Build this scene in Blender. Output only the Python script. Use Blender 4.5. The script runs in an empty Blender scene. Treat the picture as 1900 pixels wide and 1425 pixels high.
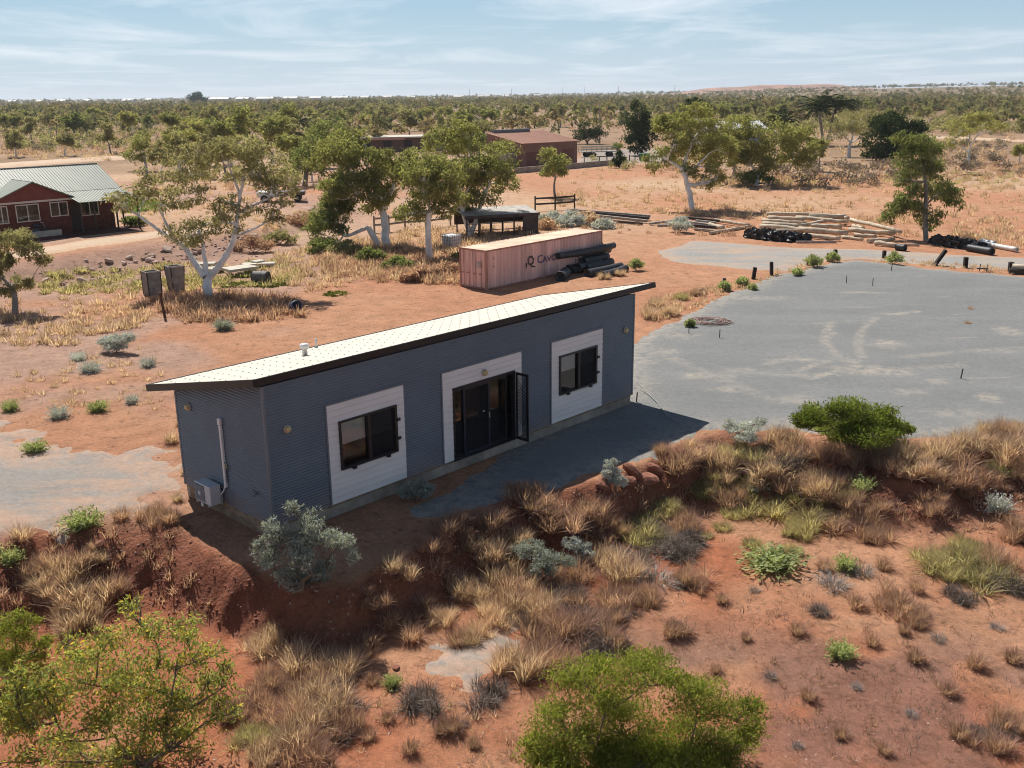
import bpy, math, random
import numpy as np

# ------------------------------------------------------------------ camera, sky, sun, exposure
scene = bpy.context.scene
COL = scene.collection
IW, IH = 1900.0, 1425.0
CF, CPITCH, CROLL, CH = 1822.66, math.radians(16.4593), math.radians(-0.6167), 10.6381

CAMP = np.array([0.0, 0.0, CH])
FW = np.array([0.0, math.cos(CPITCH), -math.sin(CPITCH)])
_r = np.array([1.0, 0.0, 0.0]); _u = np.cross(_r, FW)
CR = math.cos(CROLL) * _r + math.sin(CROLL) * _u
CU = -math.sin(CROLL) * _r + math.cos(CROLL) * _u

cam_data = bpy.data.cameras.new('camera')
cam = bpy.data.objects.new('camera', cam_data)
COL.objects.link(cam)
from mathutils import Matrix, Vector
m = Matrix(((CR[0], CU[0], -FW[0], 0.0), (CR[1], CU[1], -FW[1], 0.0), (CR[2], CU[2], -FW[2], CH), (0, 0, 0, 1)))
cam.matrix_world = m
cam_data.sensor_fit = 'HORIZONTAL'
cam_data.sensor_width = 36.0
cam_data.lens = CF / IW * 36.0
cam_data.clip_start = 0.1
cam_data.clip_end = 30000.0
scene.camera = cam

SUNDIR = Vector((0.36, -0.70, -1.0)).normalized()          # the way the light travels
SUN_EL = math.asin(-SUNDIR.z)
SUN_AZ = math.atan2(-SUNDIR.x, -SUNDIR.y)                  # from +Y towards +X
SUN_STRENGTH, SKY_STRENGTH = 5.0, 0.05

world = bpy.data.worlds.new('World')
scene.world = world
world.use_nodes = True
wn, wl = world.node_tree.nodes, world.node_tree.links
wn.clear()
w_out = wn.new('ShaderNodeOutputWorld')
w_bg = wn.new('ShaderNodeBackground'); w_bg.inputs[1].default_value = SKY_STRENGTH
w_sky = wn.new('ShaderNodeTexSky'); w_sky.sky_type = 'NISHITA'; w_sky.sun_disc = False
w_sky.sun_elevation = SUN_EL; w_sky.sun_rotation = SUN_AZ
w_sky.air_density = 1.0; w_sky.dust_density = 0.1; w_sky.ozone_density = 2.5; w_sky.altitude = 10
# thin high cloud: noise on a plane overhead, seen along the view direction
w_tc = wn.new('ShaderNodeTexCoord')
w_sep = wn.new('ShaderNodeSeparateXYZ'); wl.new(w_tc.outputs['Generated'], w_sep.inputs[0])
def wmath(op, a, b=None):
    n = wn.new('ShaderNodeMath'); n.operation = op
    for i, v in enumerate((a, b)):
        if v is None: continue
        if isinstance(v, (int, float)): n.inputs[i].default_value = v
        else: wl.new(v, n.inputs[i])
    return n.outputs[0]
zc = wmath('ADD', wmath('MAXIMUM', w_sep.outputs[2], 0.0), 0.035)
w_cmb = wn.new('ShaderNodeCombineXYZ')
wl.new(wmath('DIVIDE', w_sep.outputs[0], zc), w_cmb.inputs[0])
wl.new(wmath('DIVIDE', w_sep.outputs[1], zc), w_cmb.inputs[1])
w_map = wn.new('ShaderNodeMapping'); wl.new(w_cmb.outputs[0], w_map.inputs[0])
w_map.inputs['Rotation'].default_value = (0, 0, 0.35); w_map.inputs['Scale'].default_value = (0.75, 0.50, 1.0)
w_map.inputs['Location'].default_value = (3.1, 1.7, 0.0)
w_n1 = wn.new('ShaderNodeTexNoise'); wl.new(w_map.outputs[0], w_n1.inputs['Vector'])
w_n1.inputs['Scale'].default_value = 0.55; w_n1.inputs["Detail"].default_value = 6; w_n1.inputs['Roughness'].default_value = 0.62
w_n1.inputs['Distortion'].default_value = 0.6
w_rmp = wn.new('ShaderNodeMapRange'); wl.new(w_n1.outputs['Fac'], w_rmp.inputs[0])
w_rmp.inputs[1].default_value = 0.47; w_rmp.inputs[2].default_value = 0.74; w_rmp.inputs[3].default_value = 0.0; w_rmp.inputs[4].default_value = 0.85
w_mix = wn.new('ShaderNodeMixRGB'); w_mix.inputs[2].default_value = (14.0, 14.8, 15.8, 1)
wl.new(w_rmp.outputs[0], w_mix.inputs[0]); wl.new(w_sky.outputs[0], w_mix.inputs[1])
w_veil = wmath('MULTIPLY', wmath('POWER', 2.718, wmath('MULTIPLY', wmath('MAXIMUM', w_sep.outputs[2], 0.0), -6.0)), 0.92)   # thin high veil, thicker towards the horizon
w_mv = wn.new('ShaderNodeMixRGB')
w_vc = wn.new('ShaderNodeMixRGB'); w_vc.inputs[1].default_value = (9.5, 11.5, 13.4, 1); w_vc.inputs[2].default_value = (6.9, 10.6, 14.0, 1)
wl.new(wmath('MINIMUM', wmath('MULTIPLY', wmath('MAXIMUM', w_sep.outputs[2], 0.0), 12.0), 1.0), w_vc.inputs[0]); wl.new(w_vc.outputs[0], w_mv.inputs[2])
wl.new(w_veil, w_mv.inputs[0]); wl.new(w_sky.outputs[0], w_mv.inputs[1]); wl.new(w_mv.outputs[0], w_mix.inputs[1])
wl.new(w_mix.outputs[0], w_bg.inputs[0]); wl.new(w_bg.outputs[0], w_out.inputs[0])

sun_d = bpy.data.lights.new('sun', 'SUN'); sun_d.energy = SUN_STRENGTH; sun_d.angle = math.radians(0.53); sun_d.color = (1.0, 0.955, 0.88)
sun = bpy.data.objects.new('sun', sun_d); COL.objects.link(sun)
sun.rotation_euler = SUNDIR.to_track_quat('-Z', 'Y').to_euler()
sun.location = (0, 0, 60)

scene.view_settings.view_transform = 'Standard'
scene.view_settings.look = 'None'
scene.view_settings.exposure = 0.38
scene.view_settings.gamma = 1.0
scene.view_settings.use_curve_mapping = False
scene.cycles.filter_width = 1.0
scene.cycles.max_bounces = 6
scene.cycles.diffuse_bounces = 3
scene.cycles.glossy_bounces = 3
scene.cycles.transmission_bounces = 4
scene.cycles.transparent_max_bounces = 6
scene.cycles.volume_bounces = 0
scene.cycles.caustics_reflective = False
scene.cycles.caustics_refractive = False

rng = np.random.default_rng(7)
random.seed(7)

# ------------------------------------------------------------------ noise and terrain
def _hash(ix, iy, s):
    h = (ix.astype(np.int64) * 374761393 + iy.astype(np.int64) * 668265263 + s * 974711) & 0xFFFFFFFF
    h = ((h ^ (h >> 13)) * 1274126177) & 0xFFFFFFFF
    return ((h ^ (h >> 16)) & 0xFFFF) / 65535.0
def vnoise(x, y, s=0):
    x = np.asarray(x, float); y = np.asarray(y, float)
    ix = np.floor(x); iy = np.floor(y); fx = x - ix; fy = y - iy
    fx = fx * fx * (3 - 2 * fx); fy = fy * fy * (3 - 2 * fy)
    a = _hash(ix, iy, s); b = _hash(ix + 1, iy, s); c = _hash(ix, iy + 1, s); d = _hash(ix + 1, iy + 1, s)
    return (a + (b - a) * fx) * (1 - fy) + (c + (d - c) * fx) * fy
def fbm(x, y, s=0, o=4):
    v = 0; a = 0.5; t = 0
    for i in range(o):
        v = v + a * vnoise(x, y, s + 17 * i); t += a; a *= 0.5; x = x * 2.03 + 11.3; y = y * 2.03 + 5.7
    return v / t
def sstep(t):
    t = np.clip(t, 0, 1); return t * t * (3 - 2 * t)

def pray(px, py):
    return FW + CR * (px - IW / 2) / CF + CU * (IH / 2 - py) / CF
def atz(px, py, z=0.0):
    d = pray(px, py); t = (z - CH) / d[2]
    return CAMP + d * t
def pix(P):
    d = np.asarray(P) - CAMP; z = d @ FW
    return IW / 2 + CF * (d @ CR) / z, IH / 2 - CF * (d @ CU) / z

LOW = 1.25
_crest = [(-400, 1075), (-200, 1040), (0, 1005), (215, 962), (330, 975), (450, 1045), (560, 1085), (640, 1085), (720, 1050), (800, 995), (950, 935), (1120, 885), (1200, 855),
          (1290, 806), (1480, 806), (1580, 836), (1700, 836), (1900, 800), (2200, 770)]
_foot = [(-400, 1290), (-200, 1260), (0, 1210), (250, 1150), (400, 1190), (560, 1225), (640, 1220), (760, 1165), (860, 1120), (1000, 1060), (1120, 1010), (1220, 965),
         (1320, 945), (1450, 955), (1600, 985), (1750, 985), (1900, 975), (2200, 960)]
CRX = np.array([atz(x, y)[:2] for x, y in _crest]); FTX = np.array([atz(x, y, -LOW)[:2] for x, y in _foot])
_hfoot = [(-300, 600), (-100, 560), (60, 535), (180, 512), (330, 498), (450, 474), (540, 440), (600, 405)]
_htop = [(-300, 560), (-100, 510), (60, 486), (150, 470), (330, 446), (450, 424), (540, 400), (600, 380)]
HFX = np.array([atz(x, y)[:2] for x, y in _hfoot]); HTX = np.array([atz(x, y, 0.9)[:2] for x, y in _htop])
def bank_t(x, y):
    n = fbm(x * 0.55, y * 0.55, 3, 4) - 0.5
    n2 = fbm(x * 2.2, y * 2.2, 9, 3) - 0.5
    c = np.interp(x, CRX[:, 0], CRX[:, 1]); f = np.interp(x, FTX[:, 0], FTX[:, 1])
    f = np.minimum(f, c - 0.9)
    return (c - y) / (c - f) + n * 0.55 + n2 * 0.22
def height(x, y):
    x = np.asarray(x, float); y = np.asarray(y, float)
    near = sstep((46 - y) / 10.0)
    t = bank_t(x, y)
    h = -LOW * sstep(t)
    mid = np.clip(1 - np.abs(t - 0.5) / 0.75, 0, 1)
    h = h + near * mid * ((fbm(x * 1.6, y * 1.6, 21, 4) - 0.5) * 0.36 + (fbm(x * 4.3, y * 4.3, 23, 2) - 0.5) * 0.20 - np.abs(fbm(x * 1.1 + y * 0.3, y * 0.4, 33, 3) - 0.5) * 0.5)
    low = sstep(t - 0.8)
    h = h + low * (fbm(x * 0.35, y * 0.35, 5, 4) - 0.5) * 0.34 + low * near * (fbm(x * 3.0, y * 3.0, 6, 3) - 0.5) * 0.07
    h = h + (1 - low) * (fbm(x * 0.12, y * 0.12, 8, 2) - 0.5) * 0.08
    # raised ground round the brick house
    hf = np.interp(x, HFX[:, 0], HFX[:, 1]); ht = np.interp(x, HTX[:, 0], HTX[:, 1])
    tt = (y - hf) / np.maximum(ht - hf, 1.0) + (fbm(x * 0.4, y * 0.4, 12, 3) - 0.5) * 0.5
    side = sstep((-12 - x) / 9.0) * sstep((150 - y) / 45.0)
    h = h + 0.9 * sstep(tt) * side
    mb = np.clip(1 - np.abs(tt - 0.5) / 0.8, 0, 1) * side * sstep((110 - y) / 20)
    h = h + mb * (fbm(x * 0.9, y * 0.9, 14, 4) - 0.5) * 0.7
    # the plain rises a little far away on the right
    far = np.hypot(x, y)
    h = h + sstep((far - 700) / 1800.0) * 16.0 * sstep((np.arctan2(x, y) + 0.02) / 0.5)
    return h
def at(px, py):
    d = pray(px, py)
    if d[2] >= -1e-4: d[2] = -1e-4
    t1 = min((-3.0 - CH) / d[2], 9000.0)
    ts = np.geomspace(8.0, max(t1, 9.0), 260)
    P = CAMP[:, None] + d[:, None] * ts
    g = P[2] - height(P[0], P[1])
    i = np.argmax(g < 0)
    if g[i] >= 0: i = len(ts) - 1
    i = max(i, 1)
    ts = np.linspace(ts[i - 1], ts[i], 40)
    P = CAMP[:, None] + d[:, None] * ts
    g = P[2] - height(P[0], P[1])
    j = np.argmax(g < 0)
    if g[j] >= 0: j = len(ts) - 1
    p = P[:, j].copy(); p[2] = float(height(p[0], p[1]))
    return p
def at_many(PX, PY):
    PX = np.asarray(PX, float); PY = np.asarray(PY, float)
    D = FW[None] + CR[None] * ((PX - IW / 2) / CF)[:, None] + CU[None] * ((IH / 2 - PY) / CF)[:, None]
    D[:, 2] = np.minimum(D[:, 2], -1e-4)
    t = np.minimum((0.4 - CH) / D[:, 2], 9000.0)
    P = CAMP + D * t[:, None]
    nearm = P[:, 1] < 48
    if nearm.any():
        d = D[nearm]; t0 = (1.2 - CH) / d[:, 2]; t1 = (-2.2 - CH) / d[:, 2]
        f = np.linspace(0, 1, 60)[None]; T = t0[:, None] + (t1 - t0)[:, None] * f
        Q = CAMP[None, None] + d[:, None] * T[..., None]; g = Q[..., 2] - height(Q[..., 0], Q[..., 1])
        i = np.argmax(g < 0, 1); i = np.where(g[np.arange(len(i)), i] < 0, i, 59); P[nearm] = Q[np.arange(len(i)), i]
    m2 = ~nearm
    if m2.any():
        z = np.zeros(m2.sum()); d = D[m2]
        for _ in range(5):
            t = np.minimum((z - CH) / d[:, 2], 9000.0); q = CAMP + d * t[:, None]; z = 0.5 * z + 0.5 * height(q[:, 0], q[:, 1])
        P[m2] = q
    P[:, 2] = height(P[:, 0], P[:, 1])
    return P
def gz(x, y):
    return float(height(np.array([x]), np.array([y]))[0])

# ------------------------------------------------------------------ materials
def nt(name):
    m = bpy.data.materials.new(name); m.use_nodes = True
    n = m.node_tree.nodes; n.clear()
    return m, n, m.node_tree.links
def lin(c): return (c[0], c[1], c[2], 1.0)
def surf(name, col, rough=0.6, var=0.25, scale=3.0, bump=0.0, bscale=40.0, metal=0.0, col2=None, spec=0.4, stretch=(1, 1, 1), detail=6, contrast=(0.35, 0.7)):
    """painted / mineral surface: base colour broken up by noise, with fine relief"""
    m, n, l = nt(name)
    o = n.new('ShaderNodeOutputMaterial'); b = n.new('ShaderNodeBsdfPrincipled'); l.new(b.outputs[0], o.inputs[0])
    b.inputs['Roughness'].default_value = rough; b.inputs['Metallic'].default_value = metal
    b.inputs['Specular IOR Level'].default_value = spec
    tc = n.new('ShaderNodeTexCoord'); mp = n.new('ShaderNodeMapping'); mp.inputs['Scale'].default_value = stretch
    l.new(tc.outputs['Object'], mp.inputs[0])
    t = n.new('ShaderNodeTexNoise'); l.new(mp.outputs[0], t.inputs['Vector'])
    t.inputs['Scale'].default_value = scale; t.inputs['Detail'].default_value = detail; t.inputs['Roughness'].default_value = 0.65
    r = n.new('ShaderNodeValToRGB'); l.new(t.outputs['Fac'], r.inputs[0])
    c2 = col2 or tuple(max(0, c * (1 - var)) for c in col)
    hi = col if col2 else tuple(min(1, c * (1 + var * 0.5)) for c in col)
    r.color_ramp.elements[0].position = contrast[0]; r.color_ramp.elements[0].color = lin(c2)
    r.color_ramp.elements[1].position = contrast[1]; r.color_ramp.elements[1].color = lin(hi)
    l.new(r.outputs[0], b.inputs['Base Color'])
    if bump:
        t2 = n.new('ShaderNodeTexNoise'); l.new(tc.outputs['Object'], t2.inputs['Vector'])
        t2.inputs['Scale'].default_value = bscale; t2.inputs['Detail'].default_value = 4
        bp = n.new('ShaderNodeBump'); bp.inputs['Strength'].default_value = bump; bp.inputs['Distance'].default_value = 0.02
        l.new(t2.outputs['Fac'], bp.inputs['Height']); l.new(bp.outputs[0], b.inputs['Normal'])
    return m
def leafmat(name, cols, trans=0.35, gloss=0.05, nscale=0.7, grough=0.35):
    m, n, l = nt(name)
    o = n.new('ShaderNodeOutputMaterial')
    g = n.new('ShaderNodeNewGeometry')
    r = n.new('ShaderNodeValToRGB'); l.new(g.outputs['Random Per Island'], r.inputs[0])
    els = r.color_ramp.elements
    while len(els) < len(cols): els.new(0.5)
    for i, c in enumerate(cols):
        els[i].position = i / max(1, len(cols) - 1); els[i].color = lin(c)
    t = n.new('ShaderNodeTexNoise'); t.inputs['Scale'].default_value = nscale; t.inputs['Detail'].default_value = 3
    l.new(g.outputs['Position'], t.inputs['Vector'])
    mr = n.new('ShaderNodeMapRange'); l.new(t.outputs['Fac'], mr.inputs[0])
    mr.inputs[1].default_value = 0.3; mr.inputs[2].default_value = 0.7; mr.inputs[3].default_value = 0.72; mr.inputs[4].default_value = 1.28
    mx = n.new('ShaderNodeMixRGB'); mx.blend_type = 'MULTIPLY'; mx.inputs[0].default_value = 1
    l.new(r.outputs[0], mx.inputs[1]); l.new(mr.outputs[0], mx.inputs[2])
    d = n.new('ShaderNodeBsdfDiffuse'); l.new(mx.outputs[0], d.inputs[0])
    tr = n.new('ShaderNodeBsdfTranslucent')
    tm = n.new('ShaderNodeMixRGB'); tm.blend_type = 'MULTIPLY'; tm.inputs[0].default_value = 1; tm.inputs[2].default_value = (1.25, 1.2, 0.75, 1)
    l.new(mx.outputs[0], tm.inputs[1]); l.new(tm.outputs[0], tr.inputs[0])
    s1 = n.new('ShaderNodeMixShader'); s1.inputs[0].default_value = trans; l.new(d.outputs[0], s1.inputs[1]); l.new(tr.outputs[0], s1.inputs[2])
    l.new(s1.outputs[0], o.inputs[0])
    return m

M = {}
def soil_material():
    m, n, l = nt('red_soil')
    o = n.new('ShaderNodeOutputMaterial'); b = n.new('ShaderNodeBsdfPrincipled'); l.new(b.outputs[0], o.inputs[0])
    b.inputs['Roughness'].default_value = 0.95; b.inputs['Specular IOR Level'].default_value = 0.1
    at_ = n.new('ShaderNodeAttribute'); at_.attribute_name = 'soil'
    g = n.new('ShaderNodeNewGeometry')
    def noise(sc, det, rough=0.65):
        t = n.new('ShaderNodeTexNoise'); t.inputs['Scale'].default_value = sc; t.inputs['Detail'].default_value = det; t.inputs['Roughness'].default_value = rough
        l.new(g.outputs['Position'], t.inputs['Vector']); return t
    def ramp(src, lo, hi, a, c):
        r = n.new('ShaderNodeMapRange'); l.new(src, r.inputs[0]); r.inputs[1].default_value = lo; r.inputs[2].default_value = hi
        r.inputs[3].default_value = a; r.inputs[4].default_value = c; return r.outputs[0]
    t1 = noise(0.9, 4, 0.7); t2 = noise(9.0, 4, 0.75); t3 = noise(60.0, 2, 0.8)
    def mul(a, fac):
        x = n.new('ShaderNodeMixRGB'); x.blend_type = 'MULTIPLY'; x.inputs[0].default_value = 1; l.new(a, x.inputs[1]); l.new(fac, x.inputs[2]); return x.outputs[0]
    c = mul(at_.outputs['Color'], ramp(t1.outputs['Fac'], 0.3, 0.7, 0.80, 1.17))
    c = mul(c, ramp(t2.outputs['Fac'], 0.25, 0.75, 0.72, 1.25))
    c = mul(c, ramp(t3.outputs['Fac'], 0.3, 0.7, 0.62, 1.36))
    # scattered dark ironstone gravel and leaf litter
    v = noise(2.3, 6, 0.8)
    dk = n.new('ShaderNodeMixRGB'); dk.inputs[2].default_value = (0.13, 0.065, 0.045, 1)
    l.new(ramp(v.outputs['Fac'], 0.53, 0.68, 0.0, 0.75), dk.inputs[0]); l.new(c, dk.inputs[1])
    l.new(dk.outputs[0], b.inputs['Base Color'])
    bp = n.new('ShaderNodeBump'); bp.inputs['Strength'].default_value = 0.8; bp.inputs['Distance'].default_value = 0.06
    ad = n.new('ShaderNodeMath'); ad.operation = 'ADD'; l.new(t2.outputs['Fac'], ad.inputs[0]); l.new(t3.outputs['Fac'], ad.inputs[1])
    vo = n.new('ShaderNodeTexVoronoi'); vo.inputs['Scale'].default_value = 12.0; vx = n.new('ShaderNodeMixRGB'); vx.inputs[0].default_value = 0.10; l.new(g.outputs['Position'], vx.inputs[1]); l.new(t2.outputs['Color'], vx.inputs[2]); l.new(vx.outputs[0], vo.inputs['Vector'])
    vm = n.new('ShaderNodeMath'); vm.operation = 'MULTIPLY_ADD'; l.new(vo.outputs['Distance'], vm.inputs[0]); vs = n.new('ShaderNodeMath'); vs.operation = 'MULTIPLY'; vs.inputs[1].default_value = -1.5; l.new(at_.outputs['Alpha'], vs.inputs[0]); l.new(vs.outputs[0], vm.inputs[1]); l.new(ad.outputs[0], vm.inputs[2])
    l.new(vm.outputs[0], bp.inputs['Height']); l.new(bp.outputs[0], b.inputs['Normal'])
    return m
M['soil'] = soil_material()
def gravel_material(name, c1, c2, c3, patch=(0.54, 0.66)):
    m, n, l = nt(name)
    o = n.new('ShaderNodeOutputMaterial'); b = n.new('ShaderNodeBsdfPrincipled'); l.new(b.outputs[0], o.inputs[0])
    b.inputs['Roughness'].default_value = 0.9; b.inputs['Specular IOR Level'].default_value = 0.15
    g = n.new('ShaderNodeNewGeometry')
    at_ = n.new('ShaderNodeAttribute'); at_.attribute_name = 'dust'
    def noise(sc, det, rough=0.65, st=None):
        t = n.new('ShaderNodeTexNoise'); t.inputs['Scale'].default_value = sc; t.inputs['Detail'].default_value = det; t.inputs['Roughness'].default_value = rough
        if st:
            mp = n.new('ShaderNodeMapping'); mp.inputs['Scale'].default_value = st; mp.inputs['Rotation'].default_value = (0, 0, 0.3)
            l.new(g.outputs['Position'], mp.inputs[0]); l.new(mp.outputs[0], t.inputs['Vector'])
        else: l.new(g.outputs['Position'], t.inputs['Vector'])
        return t.outputs['Fac']
    def rng_(src, lo, hi, a=0.0, c=1.0):
        r = n.new('ShaderNodeMapRange'); l.new(src, r.inputs[0]); r.inputs[1].default_value = lo; r.inputs[2].default_value = hi
        r.inputs[3].default_value = a; r.inputs[4].default_value = c; return r.outputs[0]
    def mix(f, a, bcol):
        x = n.new('ShaderNodeMixRGB'); l.new(f, x.inputs[0])
        if isinstance(a, tuple): x.inputs[1].default_value = lin(a)
        else: l.new(a, x.inputs[1])
        x.inputs[2].default_value = lin(bcol); return x.outputs[0]
    c = mix(rng_(noise(0.35, 3, 0.6, (0.5, 1.4, 1)), 0.35, 0.7), c1, c2)
    c = mix(rng_(noise(0.5, 5, 0.7, (0.45, 1.6, 1)), patch[0], patch[1], 0, 0.75), c, c3)
    dn = n.new('ShaderNodeMath'); dn.operation = 'MULTIPLY'; l.new(at_.outputs['Fac'], dn.inputs[0]); l.new(rng_(noise(3.0, 3, 0.75), 0.35, 0.6), dn.inputs[1])
    c = mix(dn.outputs[0], c, c3)
    s = noise(45.0, 2, 0.85); s2 = noise(7.0, 3, 0.7)
    def mul(a, fac):
        x = n.new('ShaderNodeMixRGB'); x.blend_type = 'MULTIPLY'; x.inputs[0].default_value = 1; l.new(a, x.inputs[1]); l.new(fac, x.inputs[2]); return x.outputs[0]
    c = mul(c, rng_(s, 0.3, 0.7, 0.66, 1.3)); c = mul(c, rng_(s2, 0.3, 0.7, 0.86, 1.12))
    l.new(c, b.inputs['Base Color'])
    bp = n.new('ShaderNodeBump'); bp.inputs['Strength'].default_value = 0.5; bp.inputs['Distance'].default_value = 0.03
    l.new(s, bp.inputs['Height']); l.new(bp.outputs[0], b.inputs['Normal'])
    return m
M['gravel'] = gravel_material('blue_metal_gravel', (0.180, 0.182, 0.180), (0.215, 0.214, 0.210), (0.37, 0.325, 0.27), (0.60, 0.74))
M['gravel_road'] = gravel_material('road_gravel', (0.26, 0.26, 0.255), (0.36, 0.32, 0.28), (0.44, 0.31, 0.22), (0.46, 0.62))
M['gravel_warm'] = gravel_material('dusty_gravel', (0.245, 0.225, 0.205), (0.30, 0.268, 0.238), (0.42, 0.275, 0.195), (0.46, 0.62))
M['pale_dirt'] = gravel_material('pale_dirt', (0.50, 0.37, 0.26), (0.56, 0.42, 0.31), (0.50, 0.29, 0.17))

# ------------------------------------------------------------------ object helpers
def link(o, parent=None):
    COL.objects.link(o)
    if parent is not None: o.parent = parent
    return o
def tag(o, label=None, cat=None, group=None, kind=None):
    if label: o['label'] = label
    if cat: o['category'] = cat
    if group: o['group'] = group
    if kind: o['kind'] = kind
    return o
def np_mesh(name, V, F, smooth=False):
    V = np.asarray(V, np.float32); F = np.asarray(F, np.int32)
    me = bpy.data.meshes.new(name); k = F.shape[1]
    me.vertices.add(len(V)); me.vertices.foreach_set('co', V.ravel())
    me.loops.add(F.size); me.loops.foreach_set('vertex_index', F.ravel())
    me.polygons.add(len(F)); me.polygons.foreach_set('loop_start', np.arange(0, F.size, k, dtype=np.int32))
    me.polygons.foreach_set('loop_total', np.full(len(F), k, np.int32))
    if smooth: me.polygons.foreach_set('use_smooth', np.ones(len(F), bool))
    me.update(calc_edges=True)
    return me
def py_mesh(name, V, F, smooth=False):
    me = bpy.data.meshes.new(name); me.from_pydata([tuple(map(float, v)) for v in V], [], [tuple(map(int, f)) for f in F])
    if smooth:
        for p in me.polygons: p.use_smooth = True
    me.update(); return me
def mobj(name, me, mat, parent=None, loc=None):
    if mat is not None and not me.materials: me.materials.append(mat)
    o = bpy.data.objects.new(name, me); link(o, parent)
    if loc is not None: o.location = tuple(loc)
    return o
def empty(name, loc, rz=0.0):
    o = bpy.data.objects.new(name, None); link(o); o.location = tuple(map(float, loc)); o.rotation_euler = (0, 0, rz)
    o.empty_display_size = 0.3
    return o
def thing(name, label, cat, loc, rz=0.0, group=None):
    return tag(empty(name, loc, rz), label, cat, group)
class MB:
    def __init__(s): s.V = []; s.F = []
    def add(s, V, F):
        k = len(s.V); s.V.extend([tuple(map(float, v)) for v in V]); s.F.extend([tuple(int(i) + k for i in f) for f in F]); return s
    def box(s, x0, x1, y0, y1, z0, z1):
        V = [(x0, y0, z0), (x1, y0, z0), (x1, y1, z0), (x0, y1, z0), (x0, y0, z1), (x1, y0, z1), (x1, y1, z1), (x0, y1, z1)]
        return s.add(V, [(0, 3, 2, 1), (4, 5, 6, 7), (0, 1, 5, 4), (1, 2, 6, 5), (2, 3, 7, 6), (3, 0, 4, 7)])
    def bar(s, a, b, w, h=None, up=(0, 0, 1)):
        a = np.array(a, float); b = np.array(b, float); h = h or w
        d = b - a; d /= np.linalg.norm(d); u = np.array(up, float)
        if abs(d @ u) > 0.95: u = np.array([1.0, 0, 0])
        x = np.cross(d, u); x /= np.linalg.norm(x); y = np.cross(x, d)
        V = []
        for P in (a, b):
            for sx, sy in ((-1, -1), (1, -1), (1, 1), (-1, 1)): V.append(P + x * sx * w / 2 + y * sy * h / 2)
        return s.add(V, [(3, 2, 1, 0), (4, 5, 6, 7), (0, 1, 5, 4), (1, 2, 6, 5), (2, 3, 7, 6), (3, 0, 4, 7)])
    def tube(s, pts, rad, n=8, cap=True):
        V, F = tube(pts, rad, n)
        k0 = len(s.V); s.add(V, F)
        if cap:
            s.F.append(tuple(k0 + i for i in range(n))[::-1]); s.F.append(tuple(k0 + len(V) - n + i for i in range(n)))
        return s
    def lathe(s, prof, c=(0, 0, 0), n=20, axis='z'):
        V = []; F = []
        for r, z in prof:
            for i in range(n):
                a = 2 * math.pi * i / n; q = (r * math.cos(a), r * math.sin(a), z)
                if axis == 'y': q = (q[0], q[2], q[1])
                if axis == 'x': q = (q[2], q[0], q[1])
                V.append((c[0] + q[0], c[1] + q[1], c[2] + q[2]))
        for j in range(len(prof) - 1):
            for i in range(n): F.append((j * n + i, j * n + (i + 1) % n, (j + 1) * n + (i + 1) % n, (j + 1) * n + i))
        F.append(tuple(range(n))[::-1]); F.append(tuple((len(prof) - 1) * n + i for i in range(n)))
        return s.add(V, F)
    def build(s, name, mat, parent=None, smooth=False, bevel=0.0, loc=None):
        me = py_mesh(name, s.V, s.F, smooth)
        o = mobj(name, me, mat, parent, loc)
        if bevel:
            b = o.modifiers.new('bevel', 'BEVEL'); b.width = bevel; b.segments = 2; b.limit_method = 'ANGLE'
        return o
def tube(pts, rad, n=6):
    pts = np.asarray(pts, float); k = len(pts)
    rad = np.full(k, rad) if np.isscalar(rad) else np.asarray(rad, float)
    T = np.gradient(pts, axis=0); T /= np.linalg.norm(T, axis=1)[:, None] + 1e-9
    ref = np.array([0.31, 0.95, 0.05]) if abs(T[0] @ np.array([0.31, 0.95, 0.05])) < 0.9 else np.array([1.0, 0, 0])
    X = np.cross(T, ref); X /= np.linalg.norm(X, axis=1)[:, None] + 1e-9; Y = np.cross(T, X)
    a = np.linspace(0, 2 * np.pi, n, endpoint=False)
    V = (pts[:, None, :] + rad[:, None, None] * (np.cos(a)[None, :, None] * X[:, None, :] + np.sin(a)[None, :, None] * Y[:, None, :])).reshape(-1, 3)
    i = np.arange(n); j = np.arange(k - 1)
    A = (j[:, None] * n + i[None, :]); B = (j[:, None] * n + (i[None, :] + 1) % n)
    F = np.stack([A, B, B + n, A + n], -1).reshape(-1, 4)
    return V, F
def copy_tree(o, parent=None):
    c = o.copy(); COL.objects.link(c); c.parent = parent
    for ch in list(o.children): copy_tree(ch, c)
    return c

# ------------------------------------------------------------------ ground
def axis_pts(c0, c1, step, lo, hi, g):
    a = list(np.arange(c0, c1, step))
    s = step; v = a[-1]
    up = []
    while v < hi: s *= g; v += s; up.append(v)
    s = step; v = a[0]; dn = []
    while v > lo: s *= g; v -= s; dn.append(v)
    return np.array(dn[::-1] + a + up)
GX = axis_pts(-14.5, 16.0, 0.12, -9000, 9000, 1.06)
GY = axis_pts(13.5, 34.0, 0.12, -400, 12000, 1.042)
XX, YY = np.meshgrid(GX, GY)
ZZ = height(XX, YY)
nx, ny = len(GX), len(GY)
V = np.stack([XX.ravel(), YY.ravel(), ZZ.ravel()], 1)
ii = (np.arange(ny - 1)[:, None] * nx + np.arange(nx - 1)[None, :]).ravel()
F = np.stack([ii, ii + 1, ii + nx + 1, ii + nx], 1)
gme = np_mesh('ground', V, F, True)
def mixc(a, b, t): return a * (1 - t[:, None]) + b * t[:, None]
x, y = V[:, 0], V[:, 1]
RED = np.array([0.46, 0.172, 0.09]); ORANGE = np.array([0.52, 0.272, 0.16]); TAN = np.array([0.57, 0.38, 0.245]); BROWN = np.array([0.27, 0.18, 0.115])
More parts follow.
